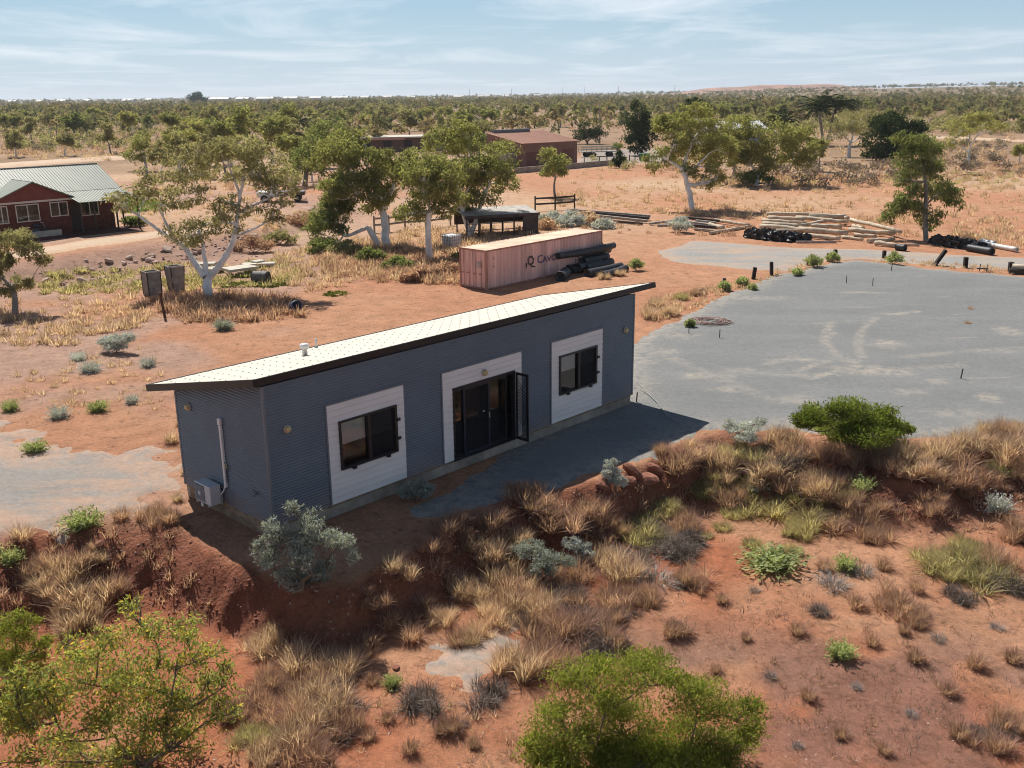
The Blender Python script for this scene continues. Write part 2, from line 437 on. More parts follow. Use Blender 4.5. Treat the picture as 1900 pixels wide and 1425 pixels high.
BANK = np.array([0.26, 0.10, 0.062]); PINK = np.array([0.46, 0.305, 0.235])
t = bank_t(x, y)
c = mixc(np.tile(RED, (len(V), 1)), np.tile(ORANGE, (len(V), 1)), sstep((fbm(x * 0.25, y * 0.25, 41, 4) - 0.35) / 0.35))
up = sstep((0.15 - t) / 0.3)
c = mixc(c, np.tile(ORANGE * 1.02, (len(V), 1)), up * 0.75)
c = mixc(c, np.tile(PINK, (len(V), 1)), up * sstep((-6 - x) / 8) * sstep((fbm(x * 0.2, y * 0.2, 44, 3) - 0.3) / 0.3) * 0.8)
c = mixc(c, np.tile(TAN, (len(V), 1)), sstep((y - 62) / 30) * sstep((fbm(x * 0.05, y * 0.05, 42, 4) - 0.33) / 0.3))
c = mixc(c, np.tile(BROWN, (len(V), 1)), sstep((y - 95) / 90) * np.maximum(sstep((fbm(x * 0.02, y * 0.03, 43, 4) - 0.30) / 0.22), sstep((y - 115) / 130) * 0.85) * 0.92)
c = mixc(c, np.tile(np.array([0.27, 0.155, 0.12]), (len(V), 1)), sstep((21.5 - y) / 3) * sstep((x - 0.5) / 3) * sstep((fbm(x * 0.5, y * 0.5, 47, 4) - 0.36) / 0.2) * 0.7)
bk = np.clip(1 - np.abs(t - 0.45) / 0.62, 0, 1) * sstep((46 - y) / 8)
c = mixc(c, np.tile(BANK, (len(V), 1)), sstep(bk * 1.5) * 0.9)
hb = sstep(np.clip(1 - np.abs((y - np.interp(x, HFX[:, 0], HFX[:, 1])) / 9.0 - 0.4) / 0.9, 0, 1)) * sstep((-14 - x) / 6) * sstep((100 - y) / 20)
c = mixc(c, np.tile(np.array([0.40, 0.255, 0.195]), (len(V), 1)), hb * 0.85)
far = sstep((y - 500) / 1200)
c = mixc(c, np.tile(np.array([0.17, 0.14, 0.085]), (len(V), 1)), far * 0.7)
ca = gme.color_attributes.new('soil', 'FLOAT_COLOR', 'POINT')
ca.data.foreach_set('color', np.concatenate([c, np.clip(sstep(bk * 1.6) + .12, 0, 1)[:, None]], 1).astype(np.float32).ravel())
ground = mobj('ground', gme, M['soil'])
tag(ground, 'red and orange sandy soil stretching to the horizon', None, None, 'structure')

def poly_sd(X, Y, P):
    """signed distance to a polygon, positive inside"""
    n = len(P); d = np.full(X.shape, 1e9); ins = np.zeros(X.shape, bool)
    for i in range(n):
        x1, y1 = P[i]; x2, y2 = P[(i + 1) % n]
        ex, ey = x2 - x1, y2 - y1
        t = np.clip(((X - x1) * ex + (Y - y1) * ey) / (ex * ex + ey * ey + 1e-9), 0, 1)
        d = np.minimum(d, np.hypot(X - x1 - t * ex, Y - y1 - t * ey))
        cond = (y1 > Y) != (y2 > Y)
        ins ^= cond & (X < ex * (Y - y1) / (ey if abs(ey) > 1e-9 else 1e-9) + x1)
    return np.where(ins, d, -d)
def sheet(name, label, px, mat, res=0.3, lift=0.05, soft=0.8, nz=1.0, nsc=0.6, dust=(), edge=0.8, edge_w=1.6, tracks=()):
    P = [tuple(at(*q)[:2]) for q in px]
    xs = np.arange(min(p[0] for p in P) - 2, max(p[0] for p in P) + 2, res); ys = np.arange(min(p[1] for p in P) - 2, max(p[1] for p in P) + 2, res)
    X, Y = np.meshgrid(xs, ys)
    d = poly_sd(X, Y, P) + (fbm(X * nsc, Y * nsc, 61, 4) - 0.5) * 2.2 * nz
    k = np.clip(d / soft, -1, 1)
    Z = height(X, Y) + lift * k
    keep = d > -soft
    n_x = len(xs)
    kk = keep[:-1, :-1] | keep[1:, :-1] | keep[:-1, 1:] | keep[1:, 1:]
    jj, i2 = np.nonzero(kk); a = jj * n_x + i2
    F = np.stack([a, a + 1, a + n_x + 1, a + n_x], 1)
    used = np.unique(F); mp = np.full(X.size, -1); mp[used] = np.arange(len(used)); F = mp[F]
    V = np.stack([X.ravel(), Y.ravel(), Z.ravel()], 1)[used]
    me = np_mesh(name, V, F, True)
    du = np.zeros(len(V))
    dd_ = poly_sd(V[:, 0], V[:, 1], P) + (fbm(V[:, 0] * nsc, V[:, 1] * nsc, 61, 4) - 0.5) * 2.2 * nz
    du = np.maximum(du, edge * (1 - sstep(dd_ / edge_w)))
    for (cx, cy, rx, ry, s) in dust:
        c0 = at(cx, cy); e1 = at(cx + rx, cy); e2 = at(cx, cy - ry)
        ax = max(0.2, np.hypot(*(e1 - c0)[:2])); ay = max(0.2, np.hypot(*(e2 - c0)[:2]))
        u1 = (e1 - c0)[:2] / ax
        dx = (V[:, 0] - c0[0]) * u1[0] + (V[:, 1] - c0[1]) * u1[1]; dy = -(V[:, 0] - c0[0]) * u1[1] + (V[:, 1] - c0[1]) * u1[0]
        du = np.maximum(du, s * sstep(1.3 - np.hypot(dx / ax, dy / ay) + (fbm(V[:, 0] * 1.5, V[:, 1] * 1.5, 71, 3) - 0.5) * 1.2))
    for tp, tw_, s in tracks:
        Q = np.array([at(*q)[:2] for q in tp]); dm = np.full(len(V), 1e9)
        kk_ = np.linspace(0, 1, len(Q)); t_ = np.linspace(0, 1, len(Q) * 5); Q = np.stack([np.interp(t_, kk_, Q[:, 0]), np.interp(t_, kk_, Q[:, 1])], 1)
        for i in range(len(Q) - 1):
            ex, ey = Q[i + 1] - Q[i]; tt = np.clip(((V[:, 0] - Q[i, 0]) * ex + (V[:, 1] - Q[i, 1]) * ey) / (ex * ex + ey * ey + 1e-9), 0, 1)
            dm = np.minimum(dm, np.hypot(V[:, 0] - Q[i, 0] - tt * ex, V[:, 1] - Q[i, 1] - tt * ey))
        du = np.maximum(du, s * sstep(1.4 - dm / tw_) * (.4 + .9 * fbm(V[:, 0] * .9, V[:, 1] * .9, 73, 2)))
    a_ = me.attributes.new('dust', 'FLOAT', 'POINT'); a_.data.foreach_set('value', du.astype(np.float32))
    o = mobj(name, me, mat)
    tag(o, label, None, None, 'structure')
    return o
sheet('gravel_pad', 'flat blue-grey gravel yard right of the cabin',
      [(1172, 640), (1215, 612), (1290, 578), (1370, 538), (1440, 512), (1540, 488), (1600, 483), (1720, 498), (1900, 514), (2300, 540), (2500, 700), (2200, 770), (1900, 798), (1720, 815), (1600, 812), (1480, 800), (1300, 800),
       (1210, 842), (1120, 872), (950, 925), (830, 965), (760, 960), (880, 880), (1000, 800), (1150, 740)],
      M['gravel'], 0.18, 0.06, 0.5, 0.45, 0.9,
      dust=[(1648, 640, 34, 9, 0.9), (1868, 615, 34, 8, .9), (1230, 655, 40, 7, .6), (1305, 700, 60, 7, .8), (1380, 690, 40, 5, .6), (1640, 692, 55, 10, .9), (1575, 684, 60, 4, .7), (1470, 670, 50, 3, .7), (1835, 742, 22, 10, .8),
            (1740, 710, 22, 6, .7), (1390, 555, 90, 5, .6), (1260, 625, 40, 8, .6), (1660, 585, 25, 2, .9), (1690, 730, 40, 6, .5), (1540, 615, 8, 12, .5), (1350, 725, 50, 5, .7), (1780, 770, 70, 8, .5), (1480, 745, 60, 8, .5), (1850, 655, 60, 3, .6)],
      tracks=[([(1545, 600), (1535, 615), (1530, 635), (1545, 655), (1570, 672), (1600, 690)], .25, .7), ([(1625, 592), (1608, 605), (1596, 622), (1592, 645), (1600, 665)], .22, .7), ([(1425, 678), (1480, 664)], .2, .8), ([(1480, 690), (1545, 668)], .22, .8), ([(1500, 705), (1560, 690), (1590, 672)], .22, .8), ([(1650, 586), (1702, 580)], .2, .9), ([(1680, 665), (1780, 655), (1900, 648)], .3, .5), ([(1350, 690), (1500, 700), (1640, 690), (1780, 680)], .3, .45), ([(1180, 640), (1300, 690), (1420, 740)], .35, .4)])
sheet('gravel_road', 'grey gravel track passing in front of the log pile',
      [(1225, 466), (1290, 446), (1420, 457), (1560, 462), (1660, 466), (1900, 478), (2300, 500), (2300, 520), (1900, 506), (1750, 495), (1600, 481), (1540, 484), (1460, 502), (1400, 503), (1300, 492), (1240, 484)], M['gravel_road'], 0.4, 0.05, 0.8, 0.7, 0.4)
sheet('gravel_patch', 'worn grey gravel surface left of the cabin',
      [(-400, 800), (0, 790), (100, 838), (200, 832), (290, 840), (322, 865), (318, 905), (240, 945), (140, 968), (0, 998), (-300, 1040)], M['gravel_warm'], 0.16, 0.05, 0.7, 1.5, 1.3, edge=1.0, edge_w=2.2)
sheet('gravel_spill', 'small grey gravel spill among dry grass below the bank',
      [(800, 1235), (830, 1180), (900, 1165), (955, 1120), (975, 1170), (930, 1240), (870, 1275)], M['gravel_warm'], 0.10, 0.05, 0.5, 0.55, 2.2, edge=1.0, edge_w=1.7)
sheet('house_drive', 'pale dirt drive along the front of the brick house',
      [(-200, 520), (0, 484), (150, 462), (300, 441), (420, 428), (420, 421), (300, 428), (190, 441), (60, 462), (-200, 490)], M['pale_dirt'], 0.5, 0.06, 0.6, 0.6, 0.4)
sheet('shed_yard', 'grey concrete yard beside the brown shed',
      [(1068, 306), (1080, 284), (1130, 280), (1190, 272), (1240, 280), (1250, 300), (1160, 304)], M['gravel_warm'], 0.8, 0.08, 0.8, 0.5, 0.3)
sheet('dirt_track', 'pale dirt track crossing the plain at the far right',
      [(1650, 256), (1760, 254), (1900, 260), (2100, 264), (2100, 268), (1900, 264), (1760, 258), (1650, 261)], M['pale_dirt'], 1.5, 0.25, 1.5, 0.5, 0.2)
sheet('dirt_track', 'orange dirt track behind the brick house',
      [(-200, 318), (0, 304), (150, 294), (300, 288), (300, 293), (150, 301), (0, 313), (-200, 330)], M['pale_dirt'], 1.0, 0.25, 1.5, 0.8, 0.2)

# ------------------------------------------------------------------ the cabin
BX, BY, BYAW, BL, BD, BHF, BHB, BZ = -5.9477, 22.3605, math.radians(46.759), 14.8892, 4.2967, 3.6244, 2.6776, 0.3838
M['wall_blue'] = surf('blue_grey_steel', (0.138, 0.172, 0.212), 0.45, 0.14, 0.7, spec=0.4)
def add_dust(m, top=0.75, col=(0.30, 0.17, 0.11)):
    n, l = m.node_tree.nodes, m.node_tree.links; b = next(q for q in n if q.type == 'BSDF_PRINCIPLED'); src = b.inputs['Base Color'].links[0].from_socket
    tc = n.new('ShaderNodeTexCoord'); sp_ = n.new('ShaderNodeSeparateXYZ'); l.new(tc.outputs['Object'], sp_.inputs[0])
    t = n.new('ShaderNodeTexNoise'); t.inputs['Scale'].default_value = 2.2; t.inputs['Detail'].default_value = 5; l.new(tc.outputs['Object'], t.inputs['Vector'])
    a = n.new('ShaderNodeMapRange'); l.new(sp_.outputs[2], a.inputs[0]); a.inputs[1].default_value = top + .5; a.inputs[2].default_value = .3; a.inputs[3].default_value = 0; a.inputs[4].default_value = 1
    mm = n.new('ShaderNodeMath'); mm.operation = 'MULTIPLY'; l.new(a.outputs[0], mm.inputs[0]); l.new(t.outputs['Fac'], mm.inputs[1])
    mk = n.new('ShaderNodeMapRange'); l.new(mm.outputs[0], mk.inputs[0]); mk.inputs[1].default_value = .15; mk.inputs[2].default_value = .7; mk.inputs[4].default_value = .55
    mx = n.new('ShaderNodeMixRGB'); l.new(mk.outputs[0], mx.inputs[0]); l.new(src, mx.inputs[1]); mx.inputs[2].default_value = lin(col); l.new(mx.outputs[0], b.inputs['Base Color'])
add_dust(M['wall_blue'])
M['trim_grey'] = surf('grey_steel_trim', (0.16, 0.185, 0.215), 0.45, 0.08, 2.0)
M['fascia'] = surf('charcoal_fascia', (0.014, 0.014, 0.018), 0.4, 0.2, 4.0)
M['roof_cream'] = surf('cream_roof_steel', (0.56, 0.515, 0.43), 0.55, 0.14, 1.2, contrast=(0.3, 0.75))
M['screw'] = surf('roof_screw', (0.40, 0.36, 0.30), 0.5, 0.2, 8)
M['board'] = surf('off_white_board', (0.76, 0.75, 0.74), 0.6, 0.10, 1.5, stretch=(0.4, 1, 2))
M['black_alu'] = surf('black_aluminium', (0.018, 0.018, 0.022), 0.35, 0.2, 6)
M['navy'] = surf('navy_door_paint', (0.02, 0.026, 0.045), 0.4, 0.2, 4)
M['blind'] = surf('white_blind', (0.80, 0.78, 0.76), 0.6, 0.1, 5)
M['bearer'] = surf('weathered_bearer', (0.30, 0.22, 0.15), 0.85, 0.5, 2.2, 0.3, 30, stretch=(1, 1, 2.5))
M['bearer_grey'] = surf('dusty_concrete_bearer', (0.36, 0.31, 0.26), 0.85, 0.4, 1.5, 0.3, 30)
M['amber'] = surf('yellowed_lens', (0.62, 0.47, 0.24), 0.35, 0.25, 14)
M['light_ring'] = surf('cream_plastic', (0.50, 0.44, 0.33), 0.5, 0.2, 12)
M['pvc'] = surf('white_plastic', (0.72, 0.72, 0.72), 0.45, 0.08, 6)
M['ac_white'] = surf('aircon_casing', (0.62, 0.62, 0.63), 0.45, 0.10, 4)
M['ac_grille'] = surf('aircon_grille', (0.10, 0.10, 0.11), 0.6, 0.3, 20)
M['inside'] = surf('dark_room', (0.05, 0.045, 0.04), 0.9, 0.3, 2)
def glassmat():
    m, n, l = nt('window_glass')
    o = n.new('ShaderNodeOutputMaterial'); tr = n.new('ShaderNodeBsdfTransparent'); tr.inputs[0].default_value = (0.8, 0.82, 0.84, 1)
    g = n.new('ShaderNodeBsdfGlossy'); g.inputs['Roughness'].default_value = 0.015; g.inputs[0].default_value = (0.9, 0.9, 0.9, 1)
    lw = n.new('ShaderNodeFresnel'); lw.inputs[0].default_value = 1.55
    ad = n.new('ShaderNodeMath'); ad.operation = 'ADD'; ad.inputs[1].default_value = 0.03; l.new(lw.outputs[0], ad.inputs[0])
    mx = n.new('ShaderNodeMixShader'); l.new(ad.outputs[0], mx.inputs[0]); l.new(tr.outputs[0], mx.inputs[1]); l.new(g.outputs[0], mx.inputs[2]); l.new(mx.outputs[0], o.inputs[0])
    return m
M['glass'] = glassmat()

cabin = thing('cabin', 'long blue-grey corrugated steel cabin with cream skillion roof and white window panels', 'cabin', (BX, BY, gz(BX, BY)), BYAW)
CZ = BZ
PITCH = 0.078
def wave(z, amp=0.013): return amp * math.sin(2 * math.pi * z / PITCH)
def corr_front(mb, x0, x1, z0, z1, yf=0.0, sgn=-1):
    n = max(2, int(round((z1 - z0) / PITCH * 6)))
    zs = [z0 + (z1 - z0) * i / n for i in range(n + 1)]
    V = []
    for z in zs: V += [(x0, yf + sgn * wave(z), CZ + z), (x1, yf + sgn * wave(z), CZ + z)]
    mb.add(V, [(2 * i, 2 * i + 1, 2 * i + 3, 2 * i + 2) for i in range(n)])
def slope_top(y): return BHF + (BHB - BHF) * y / BD
PX = [(1.795, 4.35), (5.79, 9.09), (10.50, 13.10)]; PTOP = 2.715
fw = MB(); xs_ = 0.0
for a, b in PX:
    corr_front(fw, xs_, a, 0, BHF); corr_front(fw, a, b, PTOP, BHF); xs_ = b
corr_front(fw, xs_, BL, 0, BHF)
w1 = fw.build('front_wall', M['wall_blue'], cabin, True)
bw = MB(); corr_front(bw, 0, BL, 0, BHB, BD, 1); bw.build('back_wall', M['wall_blue'], cabin, True)
for nm, X, sg in (('side_wall', 0.0, -1), ('side_wall', BL, 1)):
    sw = MB(); n = int(BHF / PITCH * 6); V = []
    for i in range(n + 1):
        z = BHF * i / n
        ye = BD if z <= BHB else BD * (BHF - z) / (BHF - BHB)
        V += [(X + sg * wave(z), 0.0, CZ + z), (X + sg * wave(z), max(ye, 0.01), CZ + z)]
    sw.add(V, [(2 * i, 2 * i + 1, 2 * i + 3, 2 * i + 2) for i in range(n)])
    sw.build(nm, M['wall_blue'], cabin, True)
for X, Y, h in ((0, 0, BHF), (BL, 0, BHF), (0, BD, BHB), (BL, BD, BHB)):
    sx = -1 if X == 0 else 1; sy = -1 if Y == 0 else 1
    ct = MB()
    xa, xb = sorted((X + sx * 0.014, X - sx * 0.055)); ya, yb = sorted((Y + sy * 0.014, Y - sy * 0.055))
    ct.box(xa, xb, ya, yb, CZ - 0.01, CZ + h - 0.01); ct.build('corner_trim', M['trim_grey'], cabin, bevel=0.006)
# floor and dark interior
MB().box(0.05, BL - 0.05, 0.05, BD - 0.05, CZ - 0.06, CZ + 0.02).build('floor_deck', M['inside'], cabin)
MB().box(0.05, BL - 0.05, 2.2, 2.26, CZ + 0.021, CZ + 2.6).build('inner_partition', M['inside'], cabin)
# bearers under the walls
for a, b in ((0.03, 4.9), (4.92, 9.9), (9.92, BL - 0.07)):
    MB().box(a, b, 0.035, 0.20, 0.02, CZ - 0.062).build('bearer', M['bearer_grey'], cabin, bevel=0.012)
    MB().box(a, b, BD - 0.20, BD - 0.035, 0.02, CZ - 0.062).build('bearer', M['bearer_grey'], cabin, bevel=0.012)
    MB().box(a, b, 0.015, 0.06, CZ - 0.061, CZ - 0.004).build('floor_plate', M['bearer'], cabin)
for X in (0.03, BL - 0.23):
    MB().box(X, X + 0.16, 0.205, BD - 0.205, -0.10, CZ - 0.062).build('bearer', M['bearer'], cabin, bevel=0.012)
    MB().box(X - 0.012, X + 0.05, 0.062, BD - 0.06, CZ - 0.061, CZ - 0.004).build('floor_plate', M['bearer'], cabin)
# roof
RX0, RX1, RY0, RY1, RZF, RS = -0.25, 15.95, -0.06, 5.30, 3.84, -0.2165
def rz(y): return CZ + RZF + RS * y
rf = MB(); pit = 0.085; n = int((RX1 - RX0) / pit * 4); V = []
prof = (0.0, 0.010, 0.026, 0.010)
for i in range(n + 1):
    xx = RX0 + (RX1 - RX0) * i / n; dz = prof[i % 4] * 0.22
    V += [(xx, RY0, rz(RY0) + dz), (xx, RY1, rz(RY1) + dz)]
rf.add(V, [(2 * i, 2 * i + 2, 2 * i + 3, 2 * i + 1) for i in range(n)])
roof = rf.build('roof', M['roof_cream'], cabin)
scm = MB(); r_ = 0
for j in range(9):
    yy = RY0 + 0.12 + j * (RY1 - RY0 - 0.24) / 8
    off = 0.21 * (j % 2)
    xx = RX0 + 0.10 + off
    while xx < RX1 - 0.05:
        s = 0.019; z = rz(yy) + 0.007
        scm.add([(xx - s, yy - s, z), (xx + s, yy - s, z), (xx + s, yy + s, z), (xx - s, yy + s, z), (xx, yy, z + 0.02)], [(0, 1, 4), (1, 2, 4), (2, 3, 4), (3, 0, 4)])
        xx += 0.42
tag(scm.build('roof_screws', M['screw'], roof), None, None, None, 'stuff')
FH = 0.19
MB().bar((RX0, RY0 - 0.015, rz(RY0) - FH / 2 + 0.02), (RX1, RY0 - 0.015, rz(RY0) - FH / 2 + 0.02), 0.03, FH).build('fascia', M['fascia'], roof)
MB().bar((RX0, RY1 + 0.015, rz(RY1) - FH / 2 + 0.02), (RX1, RY1 + 0.015, rz(RY1) - FH / 2 + 0.02), 0.03, FH).build('fascia', M['fascia'], roof)
for X in (RX0 - 0.016, RX1 + 0.016):
    MB().bar((X, RY0 - 0.03, rz(RY0 - 0.03) - FH / 2 + 0.022), (X, RY1 + 0.03, rz(RY1 + 0.03) - FH / 2 + 0.022), 0.03, FH).build('fascia', M['fascia'], roof)
sof = MB(); sof.add([(RX0 + .01, RY0, rz(RY0) - .13), (RX1 - .01, RY0, rz(RY0) - .13), (RX1 - .01, RY1, rz(RY1) - .13), (RX0 + .01, RY1, rz(RY1) - .13)], [(0, 3, 2, 1)])
sof.build('soffit', M['trim_grey'], roof)
def roof_at(px, py):
    d = pray(px, py); ca_, sa_ = math.cos(BYAW), math.sin(BYAW); z0 = gz(BX, BY)
    c = CAMP - np.array([BX, BY, z0]); L = lambda v: np.array([v[0] * ca_ + v[1] * sa_, -v[0] * sa_ + v[1] * ca_, v[2]])
    c, d = L(c), L(d)
    t = (CZ + RZF + RS * c[1] - c[2]) / (d[2] - RS * d[1]); return c + d * t
v0 = roof_at(566, 660)
vm = MB(); vm.lathe([(0.075, -0.06), (0.075, 0.24), (0.13, 0.235), (0.135, 0.30), (0.12, 0.34), (0.02, 0.37)], v0, 18)
vm.build('roof_vent', M['pvc'], roof, True)
v1 = roof_at(587, 645)
MB().tube([v1 + np.array([0, 0, -0.05]), v1 + np.array([0, 0, 0.30])], 0.032, 10).build('vent_pipe', M['pvc'], roof, True)
MB().lathe([(0.06, -0.02), (0.05, 0.035), (0.034, 0.04)], v1, 12).build('pipe_collar', M['black_alu'], roof)
# weatherboard panels, window units, door
def boards(x0, x1, z0, z1, holes, parent, nb=16):
    bh = (z1 - z0) / nb
    for i in range(nb):
        a, b = z0 + i * bh, z0 + (i + 1) * bh - 0.010
        segs = [(x0, x1)]
        for hx0, hx1, hz0, hz1 in holes:
            if b > hz0 and a < hz1:
                if a >= hz0 - 0.08 and b <= hz1 + 0.08:
                    segs = [(x0, hx0), (hx1, x1)]
        for k, (s0, s1) in enumerate(segs):
            if s1 - s0 < 0.03: continue
            bd = MB()
            bd.add([(s0, -0.030, CZ + a), (s1, -0.030, CZ + a), (s1, -0.017, CZ + b), (s0, -0.017, CZ + b), (s0, 0.0, CZ + a), (s1, 0.0, CZ + a), (s1, 0.0, CZ + b), (s0, 0.0, CZ + b)],
                   [(0, 1, 2, 3), (3, 2, 6, 7), (1, 0, 4, 5), (1, 5, 6, 2), (0, 3, 7, 4), (5, 4, 7, 6)])
            bd.build('weatherboard', M['board'], parent)
def panel_frame(x0, x1, z1, p):
    MB().box(x0 - 0.045, x0, -0.028, 0.01, CZ, CZ + z1 + 0.045).build('edge_trim', M['trim_grey'], p)
    MB().box(x1, x1 + 0.035, -0.022, 0.01, CZ, CZ + z1 + 0.045).build('edge_trim', M['trim_grey'], p)
    MB().box(x0, x1, -0.034, 0.01, CZ + z1 + 0.002, CZ + z1 + 0.045).build('edge_trim', M['trim_grey'], p)
def backing(x0, x1, z0, z1, hole, p):
    hx0, hx1, hz0, hz1 = hole; mb = MB()
    if hz0 > z0 + 0.02: mb.box(x0, x1, 0.003, 0.03, CZ + z0, CZ + hz0)
    mb.box(x0, x1, 0.003, 0.03, CZ + hz1, CZ + z1)
    mb.box(x0, hx0, 0.003, 0.03, CZ + hz0, CZ + hz1); mb.box(hx1, x1, 0.003, 0.03, CZ + hz0, CZ + hz1)
    return mb.build('cladding_panel', M['board'], p)
def window_unit(x0, x1, z0, z1, blind_h):
    w = bpy.data.objects.new('window', None); link(w, cabin)
    y0, y1 = -0.075, 0.05; f = 0.055; xm = (x0 + x1) / 2
    fr = MB()
    fr.box(x0, x1, y0, y1, CZ + z0, CZ + z0 + f); fr.box(x0, x1, y0, y1, CZ + z1 - f, CZ + z1)
    fr.box(x0, x0 + f, y0 + .001, y1, CZ + z0 + f, CZ + z1 - f); fr.box(x1 - f * 1.6, x1, y0 + .001, y1, CZ + z0 + f, CZ + z1 - f)
    fr.box(xm - 0.05, xm + 0.05, y0 - 0.006, y1, CZ + z0 + f, CZ + z1 - f)
    fr.build('window_frame', M['black_alu'], w)
    for a, b, yy in ((x0 + f, xm - 0.05, -0.005), (xm + 0.05, x1 - f * 1.6, -0.03)):
        MB().add([(a, yy, CZ + z0 + f), (b, yy, CZ + z0 + f), (b, yy, CZ + z1 - f), (a, yy, CZ + z1 - f)], [(0, 1, 2, 3)]).build('pane', M['glass'], w)
    MB().box(xm + 0.05, x1 - 0.09, -0.050, -0.046, CZ + z0 + f, CZ + z1 - f).build('fly_screen', M['flyscreen'], w)
    bl = MB(); zt = z1 - f; n = int(blind_h / 0.05)
    for i in range(n):
        zz = CZ + zt - (i + 0.5) * 0.05
        bl.add([(x0 + f + .01, 0.062, zz - 0.022), (x1 - .1, 0.062, zz - 0.022), (x1 - .1, 0.085, zz + 0.022), (x0 + f + .01, 0.085, zz + 0.022)], [(0, 1, 2, 3)])
    bl.box(x0 + f + .01, x1 - .1, 0.06, 0.09, CZ + zt - n * 0.05 - 0.03, CZ + zt - n * 0.05)
    bl.build('blind', M['blind'], w)
    for q in (0.28, 0.68):
        MB().box(x1 - 0.02, x1 + 0.085, y0 - 0.03, y0 + 0.01, CZ + z0 + (z1 - z0) * q - 0.03, CZ + z0 + (z1 - z0) * q + 0.045).build('latch_tab', M['black_alu'], w)
        MB().box(x0 + (x1 - x0) * (q * 1.5 - .22) - 0.05, x0 + (x1 - x0) * (q * 1.5 - .22) + 0.06, y0 - 0.06, y0 + 0.01, CZ + z0 - 0.05, CZ + z0 + 0.01).build('latch_tab', M['black_alu'], w)
    return w
def screenmat():
    m, n, l = nt('fly_screen_mesh')
    o = n.new('ShaderNodeOutputMaterial'); tr = n.new('ShaderNodeBsdfTransparent'); d = n.new('ShaderNodeBsdfDiffuse'); d.inputs[0].default_value = (0.025, 0.025, 0.03, 1)
    mx = n.new('ShaderNodeMixShader'); mx.inputs[0].default_value = 0.5; l.new(tr.outputs[0], mx.inputs[1]); l.new(d.outputs[0], mx.inputs[2]); l.new(mx.outputs[0], o.inputs[0])
    return m
M['flyscreen'] = screenmat()
W1 = (2.13, 4.06, 0.89, 2.225); W3 = (10.86, 12.78, 0.90, 2.21)
for (a, b), W, bh in ((PX[0], W1, 0.62), (PX[2], W3, 0.50)):
    pn = backing(a, b, 0.02, PTOP, W, cabin); boards(a, b, 0.02, PTOP, [W], pn); panel_frame(a, b, PTOP, pn); window_unit(*W, bh)
DO = (6.17, 8.78, 0.0, 2.18)
pn = backing(PX[1][0], PX[1][1], 0.0, PTOP, DO, cabin); boards(PX[1][0], PX[1][1], 0.02, PTOP, [DO], pn); panel_frame(PX[1][0], PX[1][1], PTOP, pn)
dr = bpy.data.objects.new('sliding_door', None); link(dr, cabin)
fr = MB(); fr.box(6.17, 8.78, -0.05, 0.08, CZ + 2.10, CZ + 2.18); fr.box(6.17, 6.23, -0.05, 0.08, CZ, CZ + 2.10); fr.box(8.70, 8.78, -0.05, 0.08, CZ, CZ + 2.10); fr.box(6.17, 8.78, -0.06, 0.08, CZ - 0.03, CZ + 0.03)
fr.build('door_frame', M['black_alu'], dr)
def leafdoor(x0, x1, y, mat, pmat, nm):
    f = 0.07; l_ = MB(); l_.box(x0, x1, y, y + 0.035, CZ + 0.03, CZ + 0.03 + f); l_.box(x0, x1, y, y + 0.035, CZ + 2.02, CZ + 2.098)
    l_.box(x0, x0 + f, y + .001, y + 0.035, CZ + 0.03 + f, CZ + 2.02); l_.box(x1 - f, x1, y + .001, y + 0.035, CZ + 0.03 + f, CZ + 2.02)
    o = l_.build(nm, mat, dr)
    MB().add([(x0 + f, y + .015, CZ + 0.03 + f), (x1 - f, y + .015, CZ + 0.03 + f), (x1 - f, y + .015, CZ + 2.02), (x0 + f, y + .015, CZ + 2.02)], [(0, 1, 2, 3)]).build('door_pane', pmat, dr)
leafdoor(6.24, 7.35, 0.045, M['black_alu'], M['glass'], 'fixed_leaf')
leafdoor(6.62, 7.72, 0.0, M['navy'], M['flyscreen'], 'screen_leaf')
leafdoor(7.62, 8.50, 0.045, M['black_alu'], M['glass'], 'glass_leaf')
MB().box(7.42, 7.46, -0.012, 0.0, CZ + 1.18, CZ + 1.23).build('lock', M['pvc'], dr)
MB().box(7.66, 7.69, -0.025, 0.0, CZ + 0.95, CZ + 1.12).build('handle', M['light_ring'], dr)
sd = MB(); X = 8.80; w_ = 0.50
sd.box(X - .02, X + .02, -0.06 - 0.05, -0.06, CZ, CZ + 2.12); sd.box(X - .02, X + .02, -0.06 - w_, -0.06 - w_ + 0.07, CZ, CZ + 2.12)
sd.box(X - .019, X + .019, -0.06 - w_, -0.06, CZ + 2.06, CZ + 2.13); sd.box(X - .019, X + .019, -0.06 - w_, -0.06, CZ - 0.01, CZ + 0.08)
sdo = sd.build('security_screen', M['black_alu'], dr)
gr = MB(); k = 0
for q in np.arange(-2.1, 2.2, 0.11):
    for s in (1, -1):
        P = []
        for yy in (-0.06 - w_ + 0.07, -0.11):
            P.append((yy, (yy + 0.35) * s * 1.6 + 1.05 + q))
        (ya, za), (yb, zb) = P
        if min(za, zb) < 0.09 or max(za, zb) > 2.05: continue
        gr.bar((X, ya, CZ + za), (X, yb, CZ + zb), 0.010)
gr.build('diamond_grille', M['black_alu'], dr)
MB().add([(X + .004, -0.06 - w_ + .07, CZ + .08), (X + .004, -0.11, CZ + .08), (X + .004, -0.11, CZ + 2.06), (X + .004, -0.06 - w_ + .07, CZ + 2.06)], [(0, 1, 2, 3)]).build('insect_mesh', M['flyscreen'], dr)
MB().box(5.9, 9.2, -0.30, -0.06, 0.02, CZ - 0.16).build('door_step', M['bearer_grey'], cabin, bevel=0.01) if False else None
